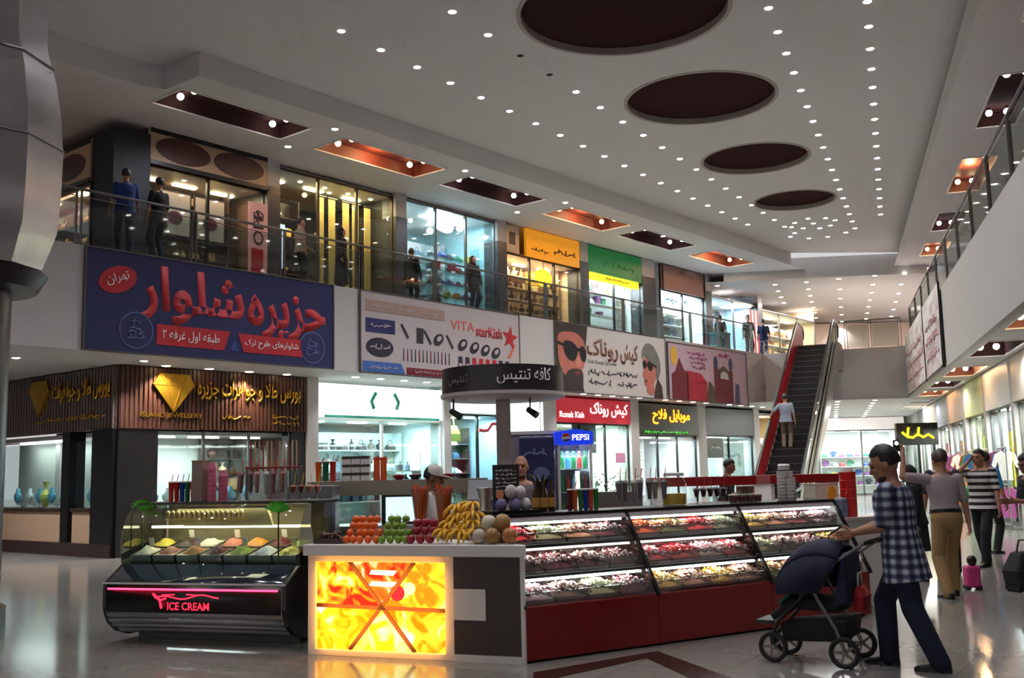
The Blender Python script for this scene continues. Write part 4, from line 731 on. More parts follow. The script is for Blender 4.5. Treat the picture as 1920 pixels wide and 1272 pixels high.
for i in range(10):
    v = Vector(W2(RF, 25.5+2.0*i, 1.2)); downlight(Tr(v.x, v.y, ZS-.001), 0, f'{ORD[i]} downlight in the row nearest the bright shops under the bridge', 'lights under the bridge', 30 if i % 3 == 0 else 0, 1.2)
    v = Vector(W2(RF, 25.5+2.0*i, 2.6)); downlight(Tr(v.x, v.y, ZS-.001), 0, f'{ORD[i]} downlight in the row nearer the escalator under the bridge', 'lights under the bridge', 0, 1.2)
# ================================================================== escalator
ES = 6.13/10.6
o = thing('escalator', 'escalator with red-lined near side climbing to the upper landing', 'escalator', EF)
def slope(x): return 0 if x < 0 else min(6.13, x*ES)
XS = [-1.6, 0, 10.6, 12.0]
def side(y, zlo, zhi, th, m_, name, xs=XS, clip=True):
    b = MB(); poly = [(x, max(slope(x)+zlo, .0 if clip else -9)) for x in xs]+[(x, slope(x)+zhi) for x in reversed(xs)]
    b.prism(poly, y-th/2, y+th/2, 'y'); return b.build(name, m_, o)
M_escred = mat('red_escalator_panel', (178, 34, 40), .3, var=.1); M_escg = glass('green_escalator_glass', (150, 190, 160), refl=.2)
side(.66, .05, .86, .03, M_escred, 'inner_panel'); side(.78, -.95, .1, .06, M_dark, 'truss_cladding'); side(.66, -.15, .06, .1, M_dsteel, 'skirt')
side(-.66, .05, .86, .03, M_escg, 'glass_panel'); side(-.78, -.95, .1, .06, M_steel, 'truss_cladding'); side(-.66, -.15, .06, .1, M_steel, 'skirt')
b = MB(); poly = [(x, max(slope(x)-.95, 0)) for x in XS]+[(x, slope(x)-.4 if slope(x) > .4 else .0) for x in reversed(XS)]; b.prism(poly, -.75, .75, 'y'); b.build('truss_base', M_black, o)
for y in (-.66, .66):
    pts = [(x, y, slope(x)+.92) for x in (-1.5, -.4)]+[(.2, y, .98)]+[(x, y, slope(x)+.92) for x in (1, 10.2)]+[(10.7, y, 7.06), (11.9, y, 7.05), (12.15, y, 6.95), (12.2, y, 6.75), (12.05, y, 6.55)]
    pts = [(-1.6, y, .45), (-1.78, y, .62), (-1.75, y, .82)]+pts
    b = MB(); b.tube(pts, .045, 8); b.build('handrail', M_black, o, smooth=True)
M_step = mat('dark_escalator_step', (34, 32, 34), .5, .3, var=.2, scale=20)
st = MB(); st.box(0, .4, -.58, .58, -.23, 0); stm = st.mesh('step', M_step)
nose = MB(); nose.box(-.005, .02, -.58, .58, -.012, .004); nom = nose.mesh('step_edge', mat('step_edge_grey', (96, 92, 90), .5))
for i in range(-3, 31):
    x = .4*i; z = 0.06+max(0, min(6.08, (i+1)*.4*ES)) if i >= 0 else .06
    s = link('step', stm, o, Tr(x, 0, min(z, 6.13))); link('step_edge', nom, s)
b = MB(); b.box(-2.6, -1.2, -.75, .75, 0, .06); b.build('comb_plate', M_steel, o); b = MB(); b.box(11.9, 13.2, -.75, .75, 6.13, 6.17); b.build('comb_plate', M_steel, o)
# ================================================================== metal-clad column in the near corner
o = thing('clad_column', 'dark column with a flared brushed metal casing at the picture edge', 'column', Tr(-5.98, 11.0, 0))
b = MB(); b.lathe([(.62, 0), (.62, .32), (.56, .36), (.56, 3.75), (.6, 3.8)], 28); b.build('shaft', M_black, o, smooth=True)
M_cas = mat('weathered_aluminium', (214, 210, 214), .24, .75, var=.2, scale=4, bump=.2)
prof = [(.62, 3.72), (.88, 3.9), (1.02, 4.3), (1.05, 4.7), (1.06, 5.2), (1.03, 5.6), (.97, 6.0), (.86, 6.4), (.84, 6.9), (.84, 9.95)]
b = MB(); b.lathe(prof, 10); b.build('metal_casing', M_cas, o, Rz(R(10)), smooth=True, ang=15)
for z, r_ in ((5.25, 1.062), (6.2, .925)): b = MB(); b.lathe([(r_, z-.012), (r_+.012, z), (r_, z+.012)], 10); b.build('seam_band', M_dsteel, o, Rz(R(10)))
b = MB(); b.lathe([(.6, 3.66), (.82, 3.68), (.92, 3.86), (.62, 3.8)], 28); b.build('collar', M_black, o, smooth=True)
# ================================================================== ice cream freezer
o = thing('ice_cream_freezer', 'long glass-topped freezer with a glowing red strip and black front', 'freezer', IF); FW = 2.06
fp = [(.36, .05), (.18, .11), (.07, .2), (.02, .29), (0, .36), (0, .59), (.05, .62), (.26, .75), (1.0, .75), (1.0, .05)]
for x in (0, FW-.05): b = MB(); b.prism(fp[::-1], x, x+.05, 'x'); b.build('end_panel', M_black if x == 0 else mat('black_end_panel', (26, 22, 20), .25), o, bevel=.008)
def sweep(pts, name, m_, x0=.05, x1=FW-.05, th=.012, sm=True):
    b = MB(); n = len(pts); vs = [(x0, p[0], p[1]) for p in pts]+[(x1, p[0], p[1]) for p in pts]
    b.add(vs, [(i, i+1, n+i+1, n+i) for i in range(n-1)]); ob = b.build(name, m_, o, smooth=sm); k = ob.modifiers.new('thickness', 'SOLIDIFY'); k.thickness = th; k.offset = -1; return ob
sweep([(0, .32), (0, .585)], 'front_panel', M_black)
sweep([(.0, .585), (.02, .605), (.05, .62), (.26, .75)], 'blue_black_sill', mat('blue_black_gloss', (26, 32, 50), .12, var=.2, coat=.5))
for k, (p, q_) in enumerate((((.0, .325), (.03, .262)), ((.035, .254), (.08, .2)), ((.086, .193), (.155, .145)), ((.163, .138), (.27, .085)))):
    mid = ((p[0]+q_[0])/2-.012, (p[1]+q_[1])/2-.004); sweep([p, mid, q_], 'chrome_slat', mat('chrome_slat', (150, 153, 164), .38, .35, var=.15))
b = MB(); b.box(.1, FW-.1, .45, .95, 0, .1); b.build('foot', M_black, o)
b = MB(); b.box(.0, FW, -.014, .01, .588, .606); b.build('chrome_strip', M_steel, o)
b = MB(); b.box(.07, FW-.08, -.018, -.004, .535, .552); b.build('red_light_strip', lamp_mat('red_led', (255, 40, 70), 4.5), o)
M_lred = lamp_mat('red_sign_light', (255, 36, 60), 1.6)
txt('ICE CREAM', 1.0, -.006, .385, .47, .075, M_lred, o, bold=.02, depth=.006)
b = MB(); b.tube([(.62+.06*i, -.01, .46+.018*math.sin(i*.9)+.002*i) for i in range(13)], .007, 5); b.tube([(.7, -.01, .49), (.85, -.01, .495)], .006, 5); b.tube([(.98, -.01, .497), (1.12, -.01, .493)], .006, 5); b.tube([(.6, -.01, .5), (.68, -.01, .44), (.7, -.01, .36)], .014, 5); b.tube([(.75, -.01, .46), (.68, -.01, .44)], .012, 5); b.build('swoosh_mark', M_lred, o)
gp = [(.27, .75), (.25, .92), (.27, 1.1), (.34, 1.24), (.46, 1.34)]
sweep(gp, 'front_glass', M_glass, .01, FW-.01, .006)
for x in (.0, FW-.008): b = MB(); b.prism(([(p[0], p[1]) for p in gp]+[(1.0, 1.34), (1.0, .75)])[::-1], x, x+.008, 'x'); b.build('side_glass', glass('smoky_glass', (190, 196, 180), refl=.16), o)
b = MB(); b.box(-.02, FW+.02, .5, 1.05, 1.34, 1.37); b.build('top_shelf', M_black, o, bevel=.005)
b = MB(); b.prism([(.5, 1.3), (.62, 1.12), (.64, 1.12), (.54, 1.32)], .5, 1.55, 'x'); b.build('inner_hood', mat('cream_hood', (190, 176, 140), .4), o)
b = MB(); b.box(.05, FW-.05, .98, 1.0, .75, 1.34); b.build('back_panel', mat('olive_back_panel', (120, 110, 84), .5), o)
b = MB(); b.box(.1, FW-.1, .62, .66, 1.1, 1.125); b.build('inner_lamp', lamp_mat('warm_inner_tube', (255, 236, 190), 3), o)
b = MB(); b.prism([(.27, .73), (.98, .88), (.98, .75), (.27, .71)], .05, FW-.05, 'x'); b.build('tub_bed', M_steel, o)
light('AREA', IF @ Tr(FW/2, .6, 1.3), 6, (255, 236, 190), 1.7, .3)
GEL = [((236, 226, 206), 'cream'), ((110, 34, 40), 'dark cherry'), ((226, 206, 80), 'lemon yellow'), ((206, 120, 96), 'pink'), ((150, 168, 70), 'pistachio green'), ((64, 40, 30), 'chocolate'), ((226, 150, 60), 'orange'), ((214, 214, 220), 'white')]
for r in range(2):
    for i in range(7):
        c, nm = GEL[(i*3+r*2) % 8]; x = .2+.277*i; y = .44+.3*r
        t = thing('gelato_tub', f"{nm} gelato tub, {NTH[i]} from the column side in the {'front' if r == 0 else 'back'} row of the freezer", 'ice cream tub', IF @ Tr(x, y, .778+.212*(y-.27)) @ Rx(R(12)), 'gelato tubs in the freezer')
        b = MB(); b.box(-.125, .125, -.13, .13, -.02, .06); b.build('tub', M_steel, t)
        b = MB(); n = 7; g = [[(-.11+.22*u/n, -.115+.23*v/n, .05+.06*math.sin(math.pi*u/n)*math.sin(math.pi*v/n)+.025*noise.noise(Vector((u*.9+i, v*.9+r*7, c[0]*.1)))) for u in range(n+1)] for v in range(n+1)]
        b.add([p for q_ in g for p in q_], [(v*(n+1)+u, v*(n+1)+u+1, (v+1)*(n+1)+u+1, (v+1)*(n+1)+u) for u in range(n) for v in range(n)]); b.build('gelato', mat('gelato_%d_%d_%d' % c, c, .5, var=.25, scale=14), t, smooth=True)
        if (i+r) % 2 == 0: b = MB(); b.box(-.03, .03, .08, .085, .1, .18); b.cyl((0, .085, .03), (0, .085, .1), .004, n=5); b.build('price_flag', M_wht, t)
for i in range(16):
    t = thing('waffle_cone', f'{ORD[i]} small golden cone in the row under the freezer shelf', 'cone', IF @ Tr(.42+.058*i, .455, 1.2), 'golden cones under the freezer shelf'); b = MB(); b.lathe([(.004, 0), (.018, .05), (.02, .055)], 8); b.build('wafer', mat('wafer', (206, 160, 84), .5), t, smooth=True); b = MB(); b.ell((0, 0, .065), .021, nu=8, nv=6); b.build('cream_top', mat('cream_top_yellow', (252, 236, 170), .5), t, smooth=True)
b = MB(); b.box(.38, 1.36, .44, .47, 1.185, 1.196); b.build('cone_rack', M_gold, o)
def palm(x, y, z, label):
    t = thing('palm_ornament', label, 'ornament', IF @ Tr(x, y, z)); b = MB(); b.cyl((0, 0, -.5), (0, 0, 0), .008, n=6); b.build('stem', mat('dark_green_stem', (40, 70, 30), .5), t)
    for k in range(9):
        a = R(20+140*k/8); b = MB(); L = .15; pts = [(0, 0, 0), (L*.5*math.cos(a), 0, L*.5*math.sin(a)), (L*math.cos(a), -.02, L*math.sin(a)*.72)]; w = .02
        vs = []; 
        for j, p in enumerate(pts): ww = (w*.5, w, .004)[j]; vs += [(p[0]-ww*math.sin(a), p[1], p[2]+ww*math.cos(a)), (p[0]+ww*math.sin(a), p[1]+.01, p[2]-ww*math.cos(a))]
        b.add(vs, [(0, 1, 3, 2), (2, 3, 5, 4)]); b.build('leaf', mat('bright_green_leaf', (80, 190, 40), .45, var=.2), t)
palm(1.86, .2, 1.27, 'green paper palm on a stem at the fruit-counter end of the freezer'); palm(.08, .5, 1.3, 'green paper palm at the column end of the freezer')
# ================================================================== things on top of the freezer
def cups(M, n, cols, dx, label_fn, r=.035, h=.16, group=None):
    for i in range(n):
        c, nm = cols[i % len(cols)]; t = thing('paper_cup', label_fn(nm, i), 'cup', M @ Tr(dx*i, 0, 0), group); b = MB(); b.lathe([(r*.75, 0), (r, h*.98), (r*1.06, h), (r*.95, h)], 14); b.build('cup_wall', mat('cup_%d_%d_%d' % c, c, .4, var=.06), t, smooth=True); b = MB(); b.lathe([(r*1.06, h), (r*1.08, h+.008), (r*.9, h+.015), (.001, h+.016)], 14); b.build('lid', M_wht, t, smooth=True)
        b = MB(); b.cyl((0, 0, h), (.02, 0, h+.09), .004, n=6); b.build('straw', mat('straw_%d_%d_%d' % c, c, .4), t)
C_ = [((206, 40, 24), 'red'), ((236, 90, 20), 'orange'), ((30, 60, 150), 'blue'), ((20, 110, 70), 'green'), ((190, 30, 24), 'dark red')]
FT = IF @ Tr(0, .78, 1.371)
cups(FT @ Tr(.22, 0, 0), 5, [C_[0], C_[4], C_[2], C_[3], C_[1]], .068, lambda nm, i: f'{nm} paper cup in the row over the column end of the freezer', .03, .2, 'paper cups on the freezer')
for i, (x, h, w_, c, nm) in enumerate([(.58, .42, .13, (150, 124, 116), 'tall grey-brown carton beside the pink stacks on the freezer'), (.72, .36, .095, (196, 96, 124), 'taller dusty pink stack of cone sleeves on the freezer'), (.86, .27, .095, (200, 106, 132), 'shorter dusty pink stack of cone sleeves on the freezer')]):
    t = thing('cone_sleeve_stack' if i else 'carton', nm, 'stack' if i else 'carton', FT @ Tr(x, 0, 0)); b = MB()
    if i == 0: b.box(-w_/2, w_/2, -w_/2, w_/2, 0, h); b.build('body', mat('carton_brown', c, .6), t, bevel=.004); b = MB(); b.box(-w_/2-.004, w_/2+.004, -w_/2-.004, w_/2+.004, h, h+.012); b.build('lid', M_tan, t)
    else:
        n = 7
        for k in range(n): z = h*k/n; b = MB(); b.lathe([(w_*.5, z), (w_*.5, z+h/n*.8), (w_*.44, z+h/n), (w_*.3, z+h/n+(.05 if k == n-1 else 0))], 14); b.build('sleeve', mat('pink_sleeve', c, .6), t, smooth=True)
def sundae(M, label, drink, group, h=.22, straw=(200, 40, 40)):
    t = thing('sundae_glass', label, 'glass', M, group); b = MB(); b.lathe([(.035, 0), (.035, .006), (.006, .015), (.006, .05), (.022, .07), (.034, h*.75), (.044, h), (.041, h), (.03, h*.75), (.018, .075)], 14); b.build('bowl', glass('drink_glass', (250, 252, 252), refl=.1), t, smooth=True)
    b = MB(); b.lathe([(.001, .076), (.017, .077), (.029, h*.75), (.036, h*.9), (.02, h*.99), (.001, h)], 12); b.build('drink', mat('drink_%d_%d_%d' % drink, drink, .4, var=.2, scale=30), t, smooth=True)
    b = MB(); b.cyl((.0, 0, h*.6), (.03, .0, h+.12), .004, n=6); b.build('straw', mat('straw_%d_%d_%d' % straw, straw, .4), t)
SD = [(150, 84, 74), (110, 76, 70), (190, 120, 104), (214, 200, 184), (130, 62, 66)]
for i in range(6): sundae(FT @ Tr(1.07+.096*i, .03*(i % 2), 0), f'{ORD[i]} tall sundae glass in the row on the freezer top', SD[i % 5], 'sundae glasses on the freezer', .3)
o = thing('straw_rack', 'red wire rack holding straws above the sundae glasses on the freezer', 'rack', FT @ Tr(1.05, .2, 0)); b = MB()
b.tube([(-.05, -.0, .34), (.6, 0, .34)], .012, 6); b.tube([(-.05, .06, .34), (.6, .06, .34)], .012, 6); b.build('rail', mat('dull_red_metal', (140, 40, 40), .5), o)
for x in (-.05, .6): b = MB(); b.cyl((x, .03, 0), (x, .03, .36), .012); b.build('post', M_dsteel, o)
for k in range(12): b = MB(); b.cyl((.0+.05*k, .03, .3), (.0+.05*k, .03, .62), .008, n=6); b.build('straw', mat('straw_cream', (200, 160, 130), .5) if k % 3 else mat('straw_red', (150, 50, 44), .5), o)
for i in range(4): sundae(FT @ Tr(1.69+.094*i, .0, 0), f'{ORD[i]} short orange dessert glass at the counter end of the freezer', [(190, 90, 50), (130, 40, 40), (206, 130, 80)][i % 3], 'dessert glasses on the freezer', .15, (220, 200, 110))
# ================================================================== fruit counter
o = thing('fruit_counter', 'white fruit counter with a glowing citrus light box in front', 'counter', CF); CW = 2.12
b = MB(); b.prism([(-.03, -.04), (CW+.03, -.04), (2.11, .04), (1.05, .78), (-.03, .8)], .885, .985); b.build('worktop', M_wht, o, bevel=.006)
b = MB()
for a in ((0, .08, 0, .885), (1.375, 1.46, 0, .885)): b.box(a[0], a[1], 0, .06, a[2], a[3])
b.box(.08, 1.375, 0, .06, 0, .055); b.box(.08, 1.375, 0, .06, .83, .885); b.build('light_box_frame', M_wht, o, bevel=.004)
b = MB(); b.box(0, .04, .06, .78, 0, .885); b.build('side_panel', M_wht, o); b = MB(); b.box(2.08, 2.115, -.01, .02, 0, .885); b.build('side_panel', M_wht, o)
b = MB(); b.box(1.46, 2.08, .0, .02, .06, .885); b.build('brown_panel', M_dark, o); b = MB(); b.box(1.46, 2.08, -.01, .02, 0, .06); b.build('bottom_rail', M_wht, o); b = MB(); b.box(1.46, 1.76, -.015, .0, .35, .61); b.build('white_plate', M_wht, o)
b = MB(); b.box(.04, 1.0, .74, .78, 0, .885); b.build('back_panel', M_dark, o)
cx, cz, X0, X1, Z0_, Z1_ = .735, .43, .08, 1.375, .055, .83
def litmat(i, c1, c2, s):
    m = bpy.data.materials.new('citrus_print_%d' % i); m.use_nodes = True; nt = m.node_tree; nt.nodes.clear(); out = nt.nodes.new('ShaderNodeOutputMaterial'); e = nt.nodes.new('ShaderNodeEmission'); e.inputs[1].default_value = s
    tc = nt.nodes.new('ShaderNodeTexCoord'); nz = nt.nodes.new('ShaderNodeTexNoise'); nz.inputs['Scale'].default_value = 4.5; nz.inputs['Detail'].default_value = 2; nz.inputs['Distortion'].default_value = 1.5; mp = nt.nodes.new('ShaderNodeMapping'); mp.inputs['Location'].default_value = (i*3.1, 0, i)
    cr = nt.nodes.new('ShaderNodeValToRGB'); cr.color_ramp.elements[0].position = .4; cr.color_ramp.elements[0].color = (*lin(c1), 1); cr.color_ramp.elements[1].position = .76; cr.color_ramp.elements[1].color = (*lin((255, 246, 190)), 1); k = cr.color_ramp.elements.new(.58); k.color = (*lin(c2), 1)
    nt.links.new(tc.outputs['Object'], mp.inputs[0]); nt.links.new(mp.outputs[0], nz.inputs['Vector']); nt.links.new(nz.outputs['Fac'], cr.inputs[0]); nt.links.new(cr.outputs[0], e.inputs[0]); nt.links.new(e.outputs[0], out.inputs[0]); return m
wed = [([(X0, cz), (X0, Z1_), (.42, Z1_)], (214, 40, 20), (255, 190, 30)), ([(.42, Z1_), (1.07, Z1_)], (190, 40, 16), (240, 120, 30)), ([(1.07, Z1_), (X1, Z1_), (X1, cz)], (240, 120, 20), (255, 210, 40)),
       ([(X1, cz), (X1, Z0_), (1.07, Z0_)], (236, 120, 10), (255, 220, 50)), ([(1.07, Z0_), (.42, Z0_)], (255, 190, 20), (255, 240, 120)), ([(.42, Z0_), (X0, Z0_), (X0, cz)], (240, 140, 10), (255, 206, 30))]
for i, (pts, c1, c2) in enumerate(wed):
    b = MB(); b.prism([(cx, cz)]+pts, .032, .04, 'y'); b.build('light_box_panel', litmat(i, c1, c2, 1.0), o)
M_spoke = mat('brown_light_box_spoke', (62, 16, 6), .6)
for (p, q_) in (((X0, cz+.01), (X1, cz-.012)), ((.42, Z1_), (1.07, Z0_)), ((1.07, Z1_), (.42, Z0_))): b = MB(); b.bar((p[0], .024, p[1]), (q_[0], .024, q_[1]), .014, .034); b.build('spoke', M_spoke, o)
for (x, z, r, c, nm) in ((1.02, .6, .055, (255, 244, 170), 'printed_lemon_slice'), (.9, .56, .07, (230, 50, 50), 'printed_cherry')): disc(o, x, z, r, r, lamp_mat('glow_'+nm, c, .7), .027, nm)
for z in (.62, .72): patch(o, [(.62, z), (.86, z-.01), (.9, z+.035), (.64, z+.04)], lamp_mat('glow_cream', (255, 236, 200), .9), y=.03, name='printed_highlight')
light('AREA', CF @ Tr(.73, -.05, .44) @ Rx(R(90)), 14, (255, 170, 60), 1.2, .7)
# fruit
def fruit_mesh(c, r, dimple=True, flat=1.0):
    b = MB(); prof = []
    for j in range(11):
        t = math.pi*j/10; rr = r*math.sin(t); z = r*(1-flat*math.cos(t))
        if dimple and j >= 9: z -= r*.12*(j-8)
        prof.append((max(rr, .001), z))
    b.lathe(prof, 16); return b.mesh('flesh', mat('fruit_%d_%d_%d' % c, c, .38, var=.22, scale=18, bump=.12), True, 80)
stemb = MB(); stemb.cyl((0, 0, 0), (.003, 0, .02), .003, n=5); STEM = stemb.mesh('stem', mat('fruit_stem', (70, 50, 24), .6))
calb = MB(); calb.add([(0, 0, .003)]+[(.011*(1 if k % 2 else .5)*math.cos(2*math.pi*k/10), .011*(1 if k % 2 else .5)*math.sin(2*math.pi*k/10), 0) for k in range(10)], [(0, 1+k, 1+(k+1) % 10) for k in range(10)]); CALX = calb.mesh('calyx', mat('calyx_green', (60, 90, 30), .6))
def pile(x0, cols_, rows, r, mesh, name, label, cat, group, top, y0=.1, jit=.004):
    for k in range(rows):
        n = cols_[k]; off = (cols_[0]-n)*r*.5
        for i in range(n):
            t = thing(name, label.replace('#', f'{ORD[i]} in the {["bottom", "second", "third", "top"][k]} row'), cat, CF @ Tr(x0+off*2*.5+r+2.07*r*i+rnd.uniform(-jit, jit)+(r*.5 if k % 2 and n == cols_[0] else 0), y0+k*r*1.25, .989+k*r*1.62) @ Rz(rnd.uniform(0, 6)) @ Rx(rnd.uniform(-.35, .35)), group); link('flesh', mesh, t); link('stem' if top is STEM else 'calyx', top, t, Tr(0, 0, mesh.vertices[0].co.z*0+r*1.74))
pile(.31, [5, 5, 4, 4], 4, .036, fruit_mesh((226, 96, 20), .036, False), 'orange', 'orange, # of the heap beside the dates', 'orange', 'oranges', CALX)
pile(.685, [4, 4, 3, 3], 4, .036, fruit_mesh((118, 150, 40), .036), 'green_apple', 'green apple, # of the heap beside the oranges', 'apple', 'green apples', STEM)
pile(.975, [3, 3, 3], 3, .042, fruit_mesh((150, 24, 44), .042), 'red_apple', 'dark red apple, # of the heap beside the bananas', 'apple', 'red apples', STEM)
M_ban = mat('banana_skin', (222, 166, 30), .45, var=.18, scale=22)
def banana_mesh():
    b = MB(); n = 9; pts = []; rr = []
    for j in range(n): t = j/(n-1); a = R(-50+100*t); pts.append((0, -.15*math.sin(math.pi/2*t), .05-.1*t*t)); rr.append(.0175*(math.sin(math.pi*(.12+.8*t))**.6) if 0 < j < n-1 else .005)
    b.tube(pts, rr, 6); return b.mesh('banana', M_ban, True, 80)
BAN = banana_mesh(); cr = MB(); cr.cyl((0, .0, .04), (0, .035, .07), .017, .012, 8); CROWN = cr.mesh('crown', mat('banana_crown', (110, 90, 30), .6))
bi = 0
for (x, y, z, n) in [(1.31, .14, 1.045, 6), (1.45, .12, 1.045, 6), (1.59, .14, 1.045, 6), (1.35, .2, 1.115, 6), (1.54, .2, 1.115, 6), (1.4, .24, 1.18, 6), (1.52, .26, 1.2, 6), (1.36, .3, 1.26, 6), (1.5, .32, 1.28, 6)]:
    t = thing('banana_bunch', f"bunch of bananas, {NTH[bi]} counted from the bottom of the banana heap", 'banana', CF @ Tr(x, y+.06, z) @ Rz(rnd.uniform(-.3, .3)), 'banana bunches'); bi += 1; link('crown', CROWN, t)
    for k in range(n): link('banana', BAN, t, Rz(R(-58+116*k/(n-1))) @ Rx(R(rnd.uniform(-6, 6)-14*(k % 2))))
mel = [(1.7, .12, .065, (190, 176, 168), 'white-pink'), (1.83, .1, .07, (156, 118, 62), 'brown'), (1.98, .12, .07, (176, 112, 60), 'reddish tan'), (1.76, .2, .07, (206, 196, 176), 'cream'), (1.89, .19, .075, (168, 128, 72), 'tan'), (1.64, .3, .06, (120, 30, 34), 'dark red')]
for i, (x, y, r, c, nm) in enumerate(mel):
    z = .985 if i in (0, 1, 2, 5) else 1.09
    t = thing('melon', f"{nm} melon {'on top' if i in (3, 4) else 'in the bottom layer'} at the end of the fruit counter", 'melon', CF @ Tr(x-.03, y-.02, z+.003) @ Rz(i), 'melons'); link('flesh', fruit_mesh(c, r, False), t); link('stem', STEM, t, Tr(0, 0, 2*r-.004))
t = thing('fruit_tray', 'dark tray of brown dates at the freezer end of the fruit counter', 'tray', CF @ Tr(.02, .06, .985)); b = MB(); b.box(0, .28, 0, .3, 0, .02); b.box(0, .28, 0, .015, .02, .05); b.box(0, .28, .285, .3, .02, .05); b.box(0, .015, 0, .3, .02, .05); b.box(.265, .28, 0, .3, .02, .05); b.build('tray_body', M_dark, t)
M_date = mat('date_brown', (70, 36, 22), .35, var=.3, scale=20); db = MB(); db.ell((0, 0, 0), .032, .018, .018, 10, 6); DATE = db.mesh('date', M_date, True)
for i in range(26): o = link('date', DATE, None, CF @ Tr(.05+.18*rnd.random(), .06+.19*rnd.random(), 1.024+.012*(i % 3)+.03*(i//13)) @ Rz(rnd.uniform(0, 3))); tag(o, 'brown date in the dark tray on the fruit counter', 'date', 'dates in the tray')
def carrot_glass(x, y, label):
    t = thing('carrot_glass', label, 'glass', CF @ Tr(x, y, .985)); b = MB(); b.lathe([(.05, 0), (.055, .01), (.06, .2), (.095, .48), (.09, .48), (.052, .2), (.046, .012), (.001, .012)], 18); b.build('vessel', M_glass, t, smooth=True)
    for k in range(12): a = 2*math.pi*k/12; b = MB(); b.tube([(.028*math.cos(a), .028*math.sin(a), .02), (.05*math.cos(a), .05*math.sin(a), .3), (.068*math.cos(a), .068*math.sin(a), .47+.05*math.sin(k*2.3))], [.006, .016, .013], 7); b.build('carrot', mat('carrot', (222, 84, 24), .5, var=.2), t, smooth=True)
carrot_glass(.83, .66, 'glass vase of carrots nearer the white-capped server'); carrot_glass(1.12, .56, 'glass vase of carrots behind the banana heap')
# ================================================================== sweet cases
CWD = 1.473
def candy_mesh(i, cols):
    q = random.Random(i); b = MB()
    for k in range(140):
        x, y = q.uniform(-.15, .15), q.uniform(-.11, .11); z = .02+.07*(1-(x/.22)**2)*(1-(y/.24)**2)+q.uniform(0, .03)+.1*(y+.11)*.8
        s = q.uniform(.012, .021); b.cur = k % len(cols); d = [(s*1.5, 0, 0), (-s*1.5, 0, 0), (0, s, 0), (0, -s, 0), (0, 0, s*.8), (0, 0, -s*.8)]; rm = Matrix.Rotation(q.uniform(0, 3), 3, 'Z') @ Matrix.Rotation(q.uniform(-1, 1), 3, 'Y')
        b.add([tuple(rm @ Vector(p)+Vector((x, y, z))) for p in d], [(0, 2, 4), (2, 1, 4), (1, 3, 4), (3, 0, 4), (2, 0, 5), (1, 2, 5), (3, 1, 5), (0, 3, 5)])
    b.cur = 0; b.box(-.16, .16, -.12, .12, .0, .03)
    return b.mesh('candy', [mat('candy_%d_%d_%d' % c, c, .3, var=.12, scale=30) for c in cols], True, 60)
CAND = [([(206, 50, 56), (226, 70, 74), (170, 30, 40)], 'red'), ([(190, 186, 150), (150, 156, 96), (206, 206, 190)], 'pale green'), ([(196, 150, 120), (214, 180, 160), (150, 100, 80)], 'tan'), ([(230, 110, 40), (240, 140, 60), (206, 80, 40)], 'orange'),
        ([(150, 60, 70), (90, 40, 40), (206, 196, 190)], 'brown and white'), ([(110, 130, 60), (180, 150, 70), (206, 120, 80)], 'green and brown'), ([(226, 60, 70), (240, 160, 160), (210, 206, 206)], 'red and white'), ([(226, 190, 90), (236, 214, 150), (206, 160, 60)], 'yellow'),
        ([(120, 80, 70), (160, 130, 120), (214, 206, 200)], 'chocolate'), ([(206, 190, 190), (230, 226, 226), (206, 120, 130)], 'pink and white')]
CANM = [candy_mesh(i, c) for i, (c, n) in enumerate(CAND)]
M_acr = glass('acrylic', (236, 230, 228), refl=.14)
tb = MB(); tb.box(-.17, .17, -.13, -.124, 0, .1); tb.box(-.17, .17, .124, .13, 0, .14); tb.box(-.17, -.164, -.124, .124, 0, .12); tb.box(.164, .17, -.124, .124, 0, .12); tb.box(-.17, .17, -.13, .13, -.004, 0); TRAY = tb.mesh('tray_wall', M_acr)
layout = {2: [[0, 1, 2, 4], [3, 5, 0, 1], [7, 2, 4, 9]], 1: [[8, 4, 8, 4], [6, 0, 9, 6], [1, 8, 4, 5]], 0: [[9, 8, 1, 4], [7, 2, 7, 2], [5, 2, 8, 9]]}
tiern = {0: 'bottom', 1: 'middle', 2: 'top'}; casen = ['case beside the fruit', 'middle case', 'case behind the stroller']
